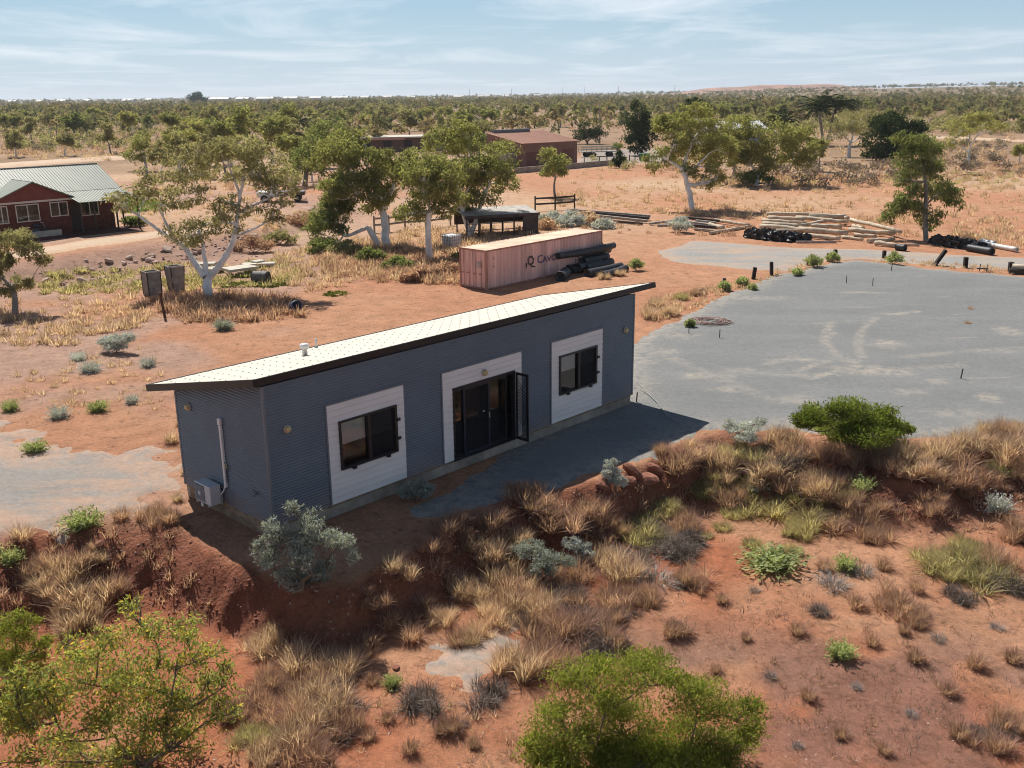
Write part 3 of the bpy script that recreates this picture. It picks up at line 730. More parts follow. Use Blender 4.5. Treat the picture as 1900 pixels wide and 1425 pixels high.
# bulkhead lights
def bulkhead(c, axis, sgn):
    b = MB(); q = [(0.105, 0.0), (0.105, 0.03), (0.09, 0.045)]
    b.lathe([(r, sgn * z) for r, z in q], c, 22, axis); o = b.build('wall_light', M['light_ring'], cabin, True)
    l_ = MB(); l_.lathe([(0.085, sgn * 0.045), (0.075, sgn * 0.09), (0.045, sgn * 0.115), (0.01, sgn * 0.12)], c, 22, axis); l_.build('lens', M['amber'], o, True)
for xx, zz, yy in ((0.60, 2.42, -0.01), (7.46, 2.40, -0.034), (14.36, 2.43, -0.01)): bulkhead((xx, yy, CZ + zz), 'y', -1)
bulkhead((-0.01, 3.58, CZ + 2.38), 'x', -1)
# air conditioner on the end wall
ac = bpy.data.objects.new('air_conditioner', None); link(ac, cabin)
A = MB(); A.box(-0.42, -0.10, 2.20, 2.98, CZ + 0.04, CZ + 0.57); A.build('casing', M['ac_white'], ac, bevel=0.02)
MB().box(-0.428, -0.419, 2.47, 2.95, CZ + 0.08, CZ + 0.53).build('fan_recess', M['ac_grille'], ac)
g = MB()
for i in range(12): g.box(-0.440, -0.430, 2.47, 2.95, CZ + 0.09 + i * 0.037, CZ + 0.097 + i * 0.037)
g.lathe([(0.06, -0.444), (0.06, -0.430)], (0, 2.71, CZ + 0.305), 14, 'x'); g.build('fan_grille', M['ac_white'], ac)
for yy in (2.30, 2.86):
    b = MB(); b.box(-0.44, 0.0, yy, yy + 0.035, CZ + 0.0, CZ + 0.037); b.box(-0.045, -0.008, yy, yy + 0.035, CZ - 0.02, CZ + 0.35); b.build('bracket', M['pvc'], ac)
MB().box(-0.425, -0.41, 2.60, 2.70, CZ - 0.07, CZ + 0.03).build('drain', M['pvc'], ac)
d_ = MB(); d_.box(-0.075, -0.006, 1.97, 2.06, CZ + 0.52, CZ + 2.22); d_.build('pipe_cover', M['pvc'], ac, bevel=0.012)
d_ = MB(); d_.box(-0.095, -0.005, 1.95, 2.08, CZ + 2.22, CZ + 2.42); d_.build('pipe_cover_cap', M['pvc'], ac, bevel=0.03)
MB().tube([(-0.05, 2.05, CZ + 0.55), (-0.06, 2.12, CZ + 0.40), (-0.12, 2.18, CZ + 0.30)], 0.022, 8).build('pipe', M['pvc'], ac, True)
MB().box(-0.09, -0.01, 1.90, 1.965, CZ + 1.06, CZ + 1.20).build('isolator_switch', M['light_ring'], ac, bevel=0.01)
MB().tube([(-0.04, 1.93, CZ + 1.06), (-0.04, 1.95, CZ + 0.7), (-0.05, 2.1, CZ + 0.5)], 0.009, 6).build('conduit', M['ac_grille'], ac)
tp = MB(); tp.tube([(-0.0, 0.58, CZ + 0.72), (-0.09, 0.58, CZ + 0.72), (-0.12, 0.58, CZ + 0.67)], 0.014, 8); tp.tube([(-0.05, 0.72, CZ + 0.80), (-0.06, 0.50, CZ + 0.76)], 0.012, 6); tp.tube([(-0.05, .70, CZ + .74), (-0.06, .46, CZ + .82)], .010, 6)
tp.build('garden_tap', M['ac_grille'], cabin)
# hose by the far corner
M['beam_hose'] = surf('grey_hose', (0.30, 0.30, 0.29), .6, .2, 4)
hp = [(1177, 722), (1188, 727), (1205, 738), (1220, 752), (1228, 765), (1240, 778), (1262, 790)]
H = np.array([at(*q) for q in hp]); H[:, 2] += 0.10; H[0, 2] += 0.35; H[1, 2] += 0.12
hz = MB().tube(H, 0.016, 8).build('garden_hose', M['beam_hose'], None, True)
tag(hz, 'pale hose curving over the gravel from the far corner of the cabin', 'hose')

# ------------------------------------------------------------------ plant builders
def leaves_from(pos, axis, L, W, rg):
    """diamond leaves: pos (n,3), axis (n,3) unit, returns quads"""
    n = len(pos)
    r = rg.normal(size=(n, 3)); b = np.cross(axis, r); b /= np.linalg.norm(b, axis=1)[:, None] + 1e-9
    L = np.asarray(L).reshape(-1, 1) * np.ones((n, 1)); W = np.asarray(W).reshape(-1, 1) * np.ones((n, 1))
    V = np.stack([pos, pos + axis * L * 0.45 + b * W * 0.5, pos + axis * L, pos + axis * L * 0.45 - b * W * 0.5], 1).reshape(-1, 3)
    F = np.arange(4 * n).reshape(n, 4)
    return V, F
def unit(v): return v / (np.linalg.norm(v, axis=-1, keepdims=True) + 1e-9)
def bez(a, b, rg, bend=0.15, n=6, sag=0.0):
    a = np.asarray(a, float); b = np.asarray(b, float); L = np.linalg.norm(b - a)
    t = np.linspace(0, 1, n)[:, None]
    m1 = a + (b - a) * 0.35 + rg.normal(size=3) * L * bend + np.array([0, 0, L * sag]); m2 = a + (b - a) * 0.7 + rg.normal(size=3) * L * bend
    return (1 - t) ** 3 * a + 3 * t * (1 - t) ** 2 * m1 + 3 * t * t * (1 - t) * m2 + t ** 3 * b
def crown(lobes, rg, n_leaf, leaf_l, leaf_w, droop=0.6, clumps=12, cr=0.34, fill=0.5, clump_pts=None):
    A = np.array([r[0] * r[1] + r[0] * r[2] + r[1] * r[2] for c, r in lobes]); A = A / A.sum()
    P = []; ends = []
    for (c, r), w in zip(lobes, A):
        c = np.array(c); r = np.array(r)
        k = max(4, int(clumps * rg.uniform(0.8, 1.2)))
        d = unit(rg.normal(size=(k, 3))); rad = rg.uniform(fill, 1.0, size=(k, 1)) ** 0.6
        C = c + d * rad * r * 0.85
        ends.append(C)
        n = int(n_leaf * w)
        idx = rg.integers(0, k, n)
        q = rg.normal(size=(n, 3)); q = unit(q) * rg.random((n, 1)) ** 0.45
        sc = rg.uniform(0.7, 1.4, size=(k, 1))[idx]
        P.append(C[idx] + q * cr * r * sc * np.array([1.1, 1.1, 0.75]))
    P = np.concatenate(P)
    ax = unit(rg.normal(size=P.shape) + np.array([0, 0, -1.0]) * droop)
    V, F = leaves_from(P, ax, leaf_l * rg.uniform(0.6, 1.25, len(P)), leaf_w * rg.uniform(0.7, 1.2, len(P)), rg)
    return V, F, ends
def limbs(base, lobes, ends, rg, r0, fork_h, twig=0.5, tw=7, bend=0.13, guides=None):
    """trunk and limbs as tapered tubes, one limb per lobe, twigs to clump centres"""
    Vs, Fs, k = [], [], 0
    def put(pts, rad, n):
        nonlocal k
        V, F = tube(pts, rad, n); Vs.append(V); Fs.append(F + k); k += len(V)
    base = np.asarray(base, float)
    cen = np.mean([c for c, r in lobes], axis=0)
    fork = base + np.array([(cen[0] - base[0]) * 0.22, (cen[1] - base[1]) * 0.22, fork_h])
    if guides is None:
        tr = bez(base - np.array([0, 0, 0.15]), fork, rg, 0.06, 6)
        put(tr, np.linspace(r0 * 1.25, r0 * 0.82, 6) * np.array([1.15, 1, 1, 1, 1, 1]), 9)
    order = sorted(range(len(lobes)), key=lambda i: np.linalg.norm(np.array(lobes[i][0]) - fork))
    nodes = [(fork, r0 * 0.8)] if guides is None else []
    for G, ra, rb in (guides or []):
        k_ = np.linspace(0, 1, len(G)); tt = np.linspace(0, 1, len(G) * 3); Q = np.stack([np.interp(tt, k_, G[:, j]) for j in range(3)], 1)
        Q[1:-1] = (Q[:-2] + 2 * Q[1:-1] + Q[2:]) / 4; Q[1:-1] += rg.normal(0, ra * .12, Q[1:-1].shape)
        rr_ = np.linspace(ra, rb, len(Q)); put(Q, rr_, 9)
        for q_ in range(len(Q) // 2, len(Q)): nodes.append((Q[q_], rr_[q_]))
    if guides is not None: fork = nodes[0][0]
    for i in order:
        c, r = np.array(lobes[i][0]), np.array(lobes[i][1])
        best = min(nodes, key=lambda nd: np.linalg.norm(c - nd[0]) * 1.0 + (0.35 * np.linalg.norm(nd[0] - fork)) - 0.6 * (c[2] - nd[0][2] > 0))
        a, ra = best
        rr = max(0.02, min(ra * 0.85, r0 * (0.5 + 0.25 * rg.random())))
        pts = bez(a, c + np.array([0, 0, -0.2 * r[2]]), rg, bend, 8)
        put(pts, np.linspace(rr, rr * 0.38, 8), 7)
        nodes.append((pts[4], rr * 0.7)); nodes.append((pts[6], rr * 0.5))
        E = ends[i]; sel = rg.permutation(len(E))[:tw]
        for j in sel:
            s = pts[rg.integers(4, 8)]
            put(bez(s, E[j], rg, bend, 5), np.linspace(rr * 0.32, rr * 0.06 + 0.004, 5), 5)
    return np.concatenate(Vs), np.concatenate(Fs)

GUM = [(0.115, 0.125, 0.038), (0.15, 0.155, 0.05), (0.185, 0.18, 0.06), (0.13, 0.145, 0.055)]
M['leaf_gum'] = leafmat('gum_leaves', [(0.209, 0.232, 0.088), (0.264, 0.273, 0.111), (0.319, 0.315, 0.136), (0.228, 0.252, 0.119)], 0.55, 0.0)
M['leaf_gum_dark'] = leafmat('gum_leaves_dark', [(0.144, 0.185, 0.072), (0.196, 0.227, 0.095), (0.245, 0.262, 0.119)], 0.55, 0.0)
M['leaf_gum_olive'] = leafmat('gum_leaves_olive', [(0.249, 0.238, 0.128), (0.301, 0.284, 0.16), (0.354, 0.323, 0.184), (0.236, 0.238, 0.144)], 0.55, 0.0)
M['leaf_gum_yellow'] = leafmat('gum_leaves_yellow', [(0.281, 0.29, 0.108), (0.344, 0.334, 0.134), (0.383, 0.359, 0.162)], 0.55, 0.0)
M['leaf_fig'] = leafmat('dark_fig_leaves', [(0.029, 0.047, 0.021), (0.046, 0.068, 0.029), (0.058, 0.081, 0.039)], 0.3, 0.0)
M['leaf_palm'] = leafmat('palm_leaves', [(0.036, 0.05, 0.026), (0.054, 0.07, 0.038)], 0.2, 0.0)
M['leaf_bright'] = leafmat('bright_green_leaves', [(0.122, 0.179, 0.031), (0.159, 0.218, 0.041), (0.197, 0.233, 0.056), (0.234, 0.228, 0.082)], 0.55, 0.0, 1.4)
M['leaf_bushgreen'] = leafmat('wattle_leaves', [(0.163, 0.216, 0.037), (0.216, 0.266, 0.051), (0.276, 0.31, 0.066), (0.338, 0.31, 0.119)], 0.55, 0.0, 1.3)
M['leaf_mixed'] = leafmat('yellowing_leaves', [(0.203, 0.273, 0.087), (0.248, 0.322, 0.095), (0.295, 0.347, 0.113), (0.311, 0.355, 0.122), (0.389, 0.396, 0.13), (0.45, 0.43, 0.139), (0.71, 0.529, 0.087)], 0.55, 0.0, 1.2)
M['leaf_silver'] = leafmat('saltbush_leaves', [(0.264, 0.294, 0.265), (0.348, 0.378, 0.345), (0.432, 0.456, 0.408)], 0.3, 0.0, 1.5)
M['leaf_pale'] = leafmat('white_shrub_leaves', [(0.518, 0.523, 0.503), (0.64, 0.654, 0.637), (0.441, 0.471, 0.415)], 0.22, 0.0, 1.5)
M['leaf_sage'] = leafmat('pale_green_leaves', [(0.285, 0.348, 0.15), (0.375, 0.42, 0.21), (0.45, 0.464, 0.255)], 0.5, 0.0, 1.5)
M['straw'] = leafmat('dry_straw', [(0.472, 0.337, 0.265), (0.584, 0.436, 0.36), (0.674, 0.519, 0.454), (0.518, 0.379, 0.323), (0.371, 0.254, 0.213)], 0.6, 0.0, 1.1)
M['straw_brown'] = leafmat('brown_dry_grass', [(0.365, 0.233, 0.19), (0.454, 0.296, 0.248), (0.522, 0.35, 0.302), (0.283, 0.183, 0.158)], 0.55, 0.0, 1.1)
M['straw_green'] = leafmat('yellow_green_grass', [(0.391, 0.351, 0.195), (0.47, 0.41, 0.252), (0.353, 0.327, 0.182), (0.49, 0.4, 0.295)], 0.6, 0.0, 1.1)
M['dead'] = leafmat('dead_grey_twigs', [(0.137, 0.109, 0.092), (0.186, 0.147, 0.13), (0.226, 0.186, 0.163), (0.113, 0.085, 0.071)], 0.1, 0.0, 1.3)
M['dead_mid'] = leafmat('grey_scrub_twigs', [(0.24, 0.2, 0.17), (0.3, 0.25, 0.21), (0.19, 0.155, 0.13)], 0.3, 0.0, 1.3)
M['dead_pale'] = leafmat('bleached_twigs', [(0.3, 0.27, 0.26), (0.38, 0.35, 0.33), (0.22, 0.2, 0.19)], 0.1, 0.0, 1.3)
M['mat_green'] = leafmat('creeping_green_mat', [(0.1, 0.125, 0.02), (0.14, 0.16, 0.03), (0.18, 0.18, 0.045)], 0.35, 0.0, 1.3)
M['lawn'] = leafmat('lawn_green', [(0.14, 0.25, 0.04), (0.18, 0.3, 0.06)], 0.35, 0.0, 1.3)
M['leaf_far'] = leafmat('far_canopy', [(0.19, 0.185, 0.1), (0.23, 0.215, 0.12), (0.16, 0.165, 0.09)], 0.45, 0.0, 0.02)
M['leaf_far_dark'] = leafmat('far_canopy_dark', [(0.13, 0.135, 0.08), (0.16, 0.16, 0.095)], 0.4, 0.0, 0.02)
M['leaf_far_brown'] = leafmat('far_canopy_brown', [(0.23, 0.19, 0.115), (0.27, 0.22, 0.14)], 0.4, 0.0, 0.02)
M['bark_white'] = surf('white_gum_bark', (0.74, 0.71, 0.67), 0.7, 0.28, 2.2, 0.25, 20, stretch=(1, 1, 0.5), contrast=(0.30, 0.6))
M['bark_grey'] = surf('grey_bark', (0.30, 0.26, 0.22), 0.85, 0.45, 3.0, 0.4, 25, stretch=(1, 1, 0.4))
M['stem'] = surf('shrub_stem', (0.20, 0.145, 0.10), 0.85, 0.4, 5, 0.3, 40)

DENS = 1.25
def tree_object(name, label, cat, base, lobes, seed, n_leaf, ll, lw, leaf, bark, r0, fork_h, group=None, droop=0.7, clumps=12, cr=0.34, fill=0.5, tw=7, bend=0.13, crown_name='crown', trunk_name='trunk', guides=None):
    rg = np.random.default_rng(seed); base = np.asarray(base, float)
    L = [(np.array(c) - base, np.array(r)) for c, r in lobes]
    t = thing(name, label, cat, base, 0.0, group)
    V, F, ends = crown(L, rg, int(n_leaf * DENS), ll, lw, droop, clumps, cr * 1.18, fill)
    mobj(crown_name, np_mesh(crown_name, V, F), M[leaf], t)
    V, F = limbs((0, 0, 0), L, ends, rg, r0, fork_h, tw=tw, bend=bend, guides=guides)
    mobj(trunk_name, np_mesh(trunk_name, V, F, True), M[bark], t)
    return t
def lobes_px(base_px, lobes, depth_jit=0.5, seed=0, dz=0.0, ragged=1.0):
    """crown lobes from where they stand in the picture, given real depth about the trunk"""
    rg = np.random.default_rng(seed + 900); b = at(*base_px); dep = (b - CAMP) @ FW
    out = []
    for (cx, cy, rx, ry) in lobes:
        dd = dep + dz + rg.uniform(-1, 1) * depth_jit * (max(rx, 20) * dep / CF)
        P = CAMP + pray(cx, cy) * dd
        r3 = np.array([rx, rx * 0.95, ry]) * dd / CF
        if rx < 18: out.append((P, r3)); continue
        out.append((P, r3 * (0.84 if ragged >= 1 else 0.97)))
        for q in range(2):
            u = unit(rg.normal(size=3)); out.append((P + u * r3 * rg.uniform(.75, 1.0) * (1 if ragged >= 1 else .7), r3 * rg.uniform(.36, .56)))
    return b, out
def px_tree(name, label, base_px, lobes, seed, n_leaf, ll, lw, leaf='leaf_gum', bark='bark_white', r_px=6, fork_px=60, cat='tree', dj=0.5, **kw):
    b, L = lobes_px(base_px, lobes, dj, seed, 0.0, .5 if cat in ('bush',) else 1.0)
    dep = (b - CAMP) @ FW
    if kw.get('guides'):
        gs = []
        for j, (pp, ra, rb) in enumerate(kw['guides']):
            off = np.cumsum(np.random.default_rng(seed + j).normal(0, .12, len(pp))) if j else np.zeros(len(pp))
            G = np.array([CAMP + pray(*q) * (dep + o_) for q, o_ in zip(pp, off)]) - b; gs.append((G, ra * dep / CF, rb * dep / CF))
        gs[0][0][0, 2] = -.2
        kw['guides'] = gs
    return tree_object(name, label, cat, b, L, seed, n_leaf, ll, lw, leaf, bark, r_px * dep / CF, fork_px * dep / CF, **kw)

# ---- grass tussocks
def tussock(rg, n, h, spread, w, curl=0.5, stiff=0.5):
    """blades fanning out of one crown: three triangles each"""
    a = rg.uniform(0, 2 * np.pi, n); lean = np.abs(rg.normal(0, stiff, n)).clip(0, 1.35); H = h * rg.uniform(0.30, 1.12, n)
    br = spread * 0.35 * np.sqrt(rg.random(n)); a0 = a + rg.normal(0, 0.7, n)
    B = np.stack([br * np.cos(a0), br * np.sin(a0), -0.03 * np.ones(n)], 1)
    out = np.stack([np.cos(a), np.sin(a), np.zeros(n)], 1); up = np.array([0, 0, 1.0])
    d1 = unit(out * np.sin(lean)[:, None] + up * np.cos(lean)[:, None]); l2 = lean + curl * rg.uniform(0.2, 1.2, n)
    d2 = unit(out * np.sin(l2)[:, None] + up * np.cos(l2)[:, None])
    Mi = B + d1 * H[:, None] * 0.55; T = Mi + d2 * H[:, None] * 0.5
    sd = unit(np.cross(out, up) + rg.normal(0, 0.5, (n, 3))) * (w * rg.uniform(0.6, 1.3, n))[:, None]
    V = np.stack([B - sd * 0.5, B + sd * 0.5, Mi + sd * 0.45, Mi - sd * 0.45, T], 1).reshape(-1, 3)
    k = np.arange(n)[:, None] * 5
    F = np.concatenate([k + np.array([[0, 1, 2]]), k + np.array([[0, 2, 3]]), k + np.array([[3, 2, 4]])], 0)
    return V, F
TV = {}
def make_variants():
    g = np.random.default_rng(11)
    for typ, mat, n, h, sp, w, curl, st, cnt in (('g', 'straw', 460, 0.60, 0.58, 0.015, 0.6, 0.44, 6), ('b', 'straw_brown', 460, 0.54, 0.62, 0.015, 0.65, 0.48, 4), ('y', 'straw_green', 500, 0.40, 0.80, 0.015, 0.8, 0.62, 4),
                                              ('d', 'dead', 760, 0.46, 0.75, 0.008, 1.1, 0.75, 4), ('p', 'leaf_sage', 300, 0.40, 0.36, 0.022, 0.3, 0.55, 3), ('s', 'leaf_silver', 300, 0.48, 0.50, 0.028, 0.3, 0.62, 3),
                                              ('w', 'leaf_pale', 300, 0.45, 0.50, 0.022, 0.3, 0.65, 3), ('m', 'mat_green', 420, 0.20, 0.95, 0.05, 0.5, 0.8, 2), ('e', 'dead_pale', 260, 0.42, 0.6, 0.010, 1.1, 0.8, 2)):
        for i in range(cnt):
            V, F = tussock(g, n, h, sp, w, curl, st)
            if typ in 'spw':
                # leafy twigs on the blades
                A = V.reshape(-1, 5, 3); pos = A[:, 2] + (A[:, 4] - A[:, 2]) * g.random((len(A), 1))
                pos = np.concatenate([pos, A[:, 0] + (A[:, 4] - A[:, 0]) * g.uniform(.4, 1, (len(A), 1))]); ax = unit(g.normal(size=pos.shape) + np.array([0, 0, .5]))
                V2, F2 = leaves_from(pos, ax, 0.07, 0.035, g)
                F2 = np.concatenate([F2[:, [0, 1, 2]], F2[:, [0, 2, 3]]]); F = np.concatenate([F, F2 + len(V)]); V = np.concatenate([V, V2])
            TV.setdefault(typ, []).append((np_mesh('tussock_' + typ, V, F), V, F, M[mat]))
            TV[typ][-1][0].materials.append(M[mat])
make_variants()
def mound(g, n, h, rad, w, curl, st):
    V, F = tussock(g, n, h, .3, w, curl, st); A = V.reshape(-1, 5, 3); k = g.integers(0, 11, n); C = np.stack([rad * np.sqrt(g.random(11)) * np.cos(g.uniform(0, 6.28, 11)), rad * np.sqrt(g.random(11)) * np.sin(g.uniform(0, 6.28, 11)), np.zeros(11)], 1)
    hs_ = g.uniform(.65, 1.1, 11); A = A * np.stack([np.ones(11), np.ones(11), hs_], 1)[k][:, None]; return (A + C[k][:, None]).reshape(-1, 3), F
_g = np.random.default_rng(19)
for typ, mat, h, st in (('G', 'straw', .66, .40), ('B', 'straw_brown', .60, .44), ('Y', 'straw_green', .50, .50), ('D', 'dead', .46, .72)):
    for i in range(5):
        V, F = mound(_g, 1150, h, .44, .015 if typ != 'D' else .011, .6 if typ != 'D' else 1.1, st); me = np_mesh('tussock_' + typ, V, F); me.materials.append(M[mat]); TV.setdefault(typ, []).append((me, V, F, M[mat]))
TINFO = {'g': ('grass_tussock', 'tussock'), 'b': ('grass_tussock', 'tussock'), 'y': ('grass_tussock', 'tussock'), 'd': ('dead_bush', 'dead bush'), 'p': ('sage_shrub', 'shrub'), 's': ('saltbush', 'shrub'), 'w': ('white_shrub', 'shrub'), 'm': ('creeping_plant', 'plant'), 'e': ('twig_pile', 'dead bush')}
def put_tuft(typ, P, width, label, group, hs=1.0, i=[0]):
    i[0] += 1; nm, cat = TINFO[typ]
    wide = typ in 'gbyd' and width > .8
    vt = typ.upper() if wide else typ; me = TV[vt][i[0] % len(TV[vt])][0]
    base_w = {'g': 0.80, 'b': 0.85, 'y': 0.85, 'd': 0.95, 'p': 0.6, 's': 0.8, 'w': 0.8, 'm': 1.0, 'e': 0.9}[typ]
    s = width / (1.25 if wide else base_w); hs = hs / max(1.0, s / 1.15)
    o = bpy.data.objects.new(nm, me); link(o); o.location = tuple(P); o.rotation_euler = (rng.normal(0, .06), rng.normal(0, .06), rng.uniform(0, 6.28)); o.scale = (s, s, s * hs * rng.uniform(0.85, 1.1))
    tag(o, label, cat, group); return o

# ------------------------------------------------------------------ container and rolls
S_ = 0.88
CX, CY, CYAW = -1.3764, 54.7243, math.radians(47.5329)
CL, CW, CHT = 12.19 * S_, 2.44 * S_, 2.59 * S_
def rust_mat(name, base, rust, lo=0.5, hi=0.64, sc=2.0, st=(1.4, 1.4, 0.35)):
    m, n, l = nt(name)
    o = n.new('ShaderNodeOutputMaterial'); b = n.new('ShaderNodeBsdfPrincipled'); l.new(b.outputs[0], o.inputs[0]); b.inputs['Roughness'].default_value = 0.75
    tc = n.new('ShaderNodeTexCoord'); mp = n.new('ShaderNodeMapping'); mp.inputs['Scale'].default_value = st; l.new(tc.outputs['Object'], mp.inputs[0])
    t = n.new('ShaderNodeTexNoise'); t.inputs['Scale'].default_value = sc; t.inputs['Detail'].default_value = 7; t.inputs['Roughness'].default_value = 0.7; l.new(mp.outputs[0], t.inputs['Vector'])
    t2 = n.new('ShaderNodeTexNoise'); t2.inputs['Scale'].default_value = 0.8; t2.inputs['Detail'].default_value = 4; l.new(mp.outputs[0], t2.inputs['Vector'])
    r2 = n.new('ShaderNodeValToRGB'); l.new(t2.outputs['Fac'], r2.inputs[0])
    r2.color_ramp.elements[0].position = .35; r2.color_ramp.elements[0].color = lin(tuple(c * 0.72 for c in base)); r2.color_ramp.elements[1].position = .65; r2.color_ramp.elements[1].color = lin(tuple(c * 1.1 for c in base))
    r = n.new('ShaderNodeMapRange'); l.new(t.outputs['Fac'], r.inputs[0]); r.inputs[1].default_value = lo; r.inputs[2].default_value = hi; r.inputs[4].default_value = 0.9
    mx = n.new('ShaderNodeMixRGB'); l.new(r.outputs[0], mx.inputs[0]); l.new(r2.outputs[0], mx.inputs[1]); mx.inputs[2].default_value = lin(rust); l.new(mx.outputs[0], b.inputs['Base Color'])
    return m
M['cont'] = rust_mat('faded_pink_container_paint', (0.82, 0.53, 0.47), (0.42, 0.20, 0.14), 0.56, 0.74, 3.0, (2.6, 2.6, 0.16))
M['cont_roof'] = rust_mat('dusty_container_roof', (0.66, 0.50, 0.35), (0.50, 0.31, 0.19), 0.52, 0.72, 1.0, (1, 1, 1))
M['cont_rail'] = rust_mat('rusty_frame', (0.50, 0.27, 0.20), (0.26, 0.10, 0.065), 0.45, 0.65, 3.0)
M['logo_black'] = surf('faded_black_paint', (0.04, 0.03, 0.03), 0.7, 0.4, 6)
M['logo_blue'] = surf('faded_blue_paint', (0.07, 0.075, 0.19), 0.7, 0.4, 6)
cont = thing('shipping_container', 'faded pink rusty shipping container with dark swirl emblem and blue lettering', 'container', (CX, CY, gz(CX, CY) - 0.01), CYAW)
def trap(mb, a0, a1, z0, z1, f, pitch=0.30, dep=0.06):
    prof = [(0, 0), (0.26, 0), (0.5, 1), (0.76, 1), (1.0, 0)]
    n = max(1, int(round((a1 - a0) / pitch))); p = (a1 - a0) / n; pts = []
    for i in range(n):
        for u, d in prof[:-1]: pts.append((a0 + (i + u) * p, d * dep))
    pts.append((a1, 0)); V = []
    for a, d in pts: V += [f(a, d, z0), f(a, d, z1)]
    mb.add(V, [(2 * i, 2 * i + 2, 2 * i + 3, 2 * i + 1) for i in range(len(pts) - 1)])
P_ = 0.13
w = MB(); trap(w, P_, CL - P_, 0.12, CHT - 0.09, lambda a, d, z: (a, 0.012 + d, z)); w.build('side_wall', M['cont'], cont)
w = MB(); trap(w, P_, CL - P_, 0.12, CHT - 0.09, lambda a, d, z: (a, CW - 0.012 - d, z)); w.build('side_wall', M['cont'], cont)
w = MB(); trap(w, P_, CW - P_, 0.12, CHT - 0.09, lambda a, d, z: (CL - 0.012 - d, a, z)); w.build('end_wall', M['cont'], cont)
for i in range(2):
    y0 = P_ + i * (CW / 2 - P_) + 0.01; y1 = CW / 2 - 0.01 if i == 0 else CW - P_ - 0.01
    dw = MB(); trap(dw, y0, y1, 0.13, CHT - 0.12, lambda a, d, z: (0.02 + d * .6, a, z), 0.42); dd = dw.build('door', M['cont'], cont)
    for q in (0.28, 0.74):
        yy = y0 + (y1 - y0) * q
        MB().tube([(-0.012, yy, 0.12), (-0.012, yy, CHT - 0.10)], 0.016, 8).build('locking_bar', M['cont_rail'], dd, True)
        MB().box(-0.035, 0.0, yy - 0.03, yy + 0.22, 0.86, 0.90).build('handle', M['cont_rail'], dd)
MB().box(0.008, 0.014, CW * 0.19, CW * 0.36, 1.25, 1.6).build('door_plate', surf('pale_stencil', (0.5, 0.42, 0.38), .7, .3, 5), cont)
for X in (0.0, CL - P_):
    for Y in (0.0, CW - P_):
        MB().box(X, X + P_, Y, Y + P_, 0.0, CHT).build('corner_post', M['cont_rail'], cont, bevel=0.01)
for Y in (0.0, CW - 0.07):
    MB().box(P_, CL - P_, Y, Y + 0.07, CHT - 0.095, CHT - 0.004).build('top_rail', M['cont_rail'], cont)
    MB().box(P_, CL - P_, Y, Y + 0.07, 0.04, 0.125).build('bottom_rail', M['cont_rail'], cont)
for X in (0.0, CL - 0.07):
    MB().box(X, X + 0.07, P_, CW - P_, CHT - 0.115, CHT - 0.004).build('top_rail', M['cont_rail'], cont)
    MB().box(X, X + 0.07, P_, CW - P_, 0.04, 0.125).build('bottom_rail', M['cont_rail'], cont)
rm = MB(); V = []
nn = 104
for i in range(nn + 1):
    a = 0.07 + (CL - 0.14) * i / nn; z = CHT - 0.02 + (0.016 if i % 4 in (1, 2) else 0)
    V += [(a, 0.07, z), (a, CW - 0.07, z)]
rm.add(V, [(2 * i, 2 * i + 2, 2 * i + 3, 2 * i + 1) for i in range(nn)]); rm.build('roof', M['cont_roof'], cont)
# emblem: swirl of curved blades round an open ring, with a foot stroke
def cont_front(px, py):
    d = pray(px, py); ca_, sa_ = math.cos(CYAW), math.sin(CYAW); c = CAMP - np.array([CX, CY, cont.location.z])
    L = lambda v: np.array([v[0] * ca_ + v[1] * sa_, -v[0] * sa_ + v[1] * ca_, v[2]]); c, d = L(c), L(d)
    return c + d * (-c[1] / d[1])
ec = cont_front(985, 483.5); er = abs(cont_front(985, 473.5)[2] - ec[2])
em = MB(); nb = 7
def sp(r, a): return (ec[0] + r * math.cos(a), -0.004, ec[2] + r * math.sin(a))
for b_ in range(nb):
    a0 = 2 * math.pi * b_ / nb; V = []; st = 10
    for i in range(st + 1):
        q = i / st; a = a0 + q * 1.75; ro = er * (1.0 - 0.42 * q); th = er * 0.20 * (1 - 0.35 * q)
        V += [sp(ro, a), sp(ro - th, a + 0.05)]
    em.add(V, [(2 * i, 2 * i + 1, 2 * i + 3, 2 * i + 2) for i in range(st)])
e2 = cont_front(976, 497); e3 = cont_front(976, 488)
em.add([(e3[0], -0.005, e3[2]), (e3[0] + 0.10, -0.005, e3[2]), (e2[0] + 0.07, -0.005, e2[2]), (e2[0], -0.005, e2[2])], [(0, 3, 2, 1)])
e4 = cont_front(985, 494); e5 = cont_front(993, 494.5)
em.add([(e4[0], -0.005, e4[2] + .05), (e5[0], -0.005, e5[2] + .03), (e5[0], -0.005, e5[2] - .04), (e4[0], -0.005, e4[2] - .04)], [(0, 3, 2, 1)])
em.build('emblem', M['logo_black'], cont)
def text_part(txt, loc, size, mat, parent, name='lettering', rot=(math.pi / 2, 0, 0), sx=1.0):
    cu = bpy.data.curves.new(name, 'FONT'); cu.body = txt; cu.size = size; cu.extrude = 0.002; cu.materials.append(mat)
    o = bpy.data.objects.new(name, cu); link(o, parent); o.location = tuple(loc); o.rotation_euler = rot; o.scale = (sx, 1, 1)
    me = bpy.data.meshes.new_from_object(o); q = bpy.data.objects.new(name, me); bpy.data.objects.remove(o); link(q, parent); q.location = tuple(loc); q.rotation_euler = rot; q.scale = (sx, 1, 1); return q
t0 = cont_front(996.5, 489); t1 = cont_front(1035, 481)
hC = abs(cont_front(996, 472)[2] - cont_front(996, 488)[2])
text_part('C', (t0[0], -0.008, t0[2]), hC * 1.30, M['logo_blue'], cont, sx=1.15)
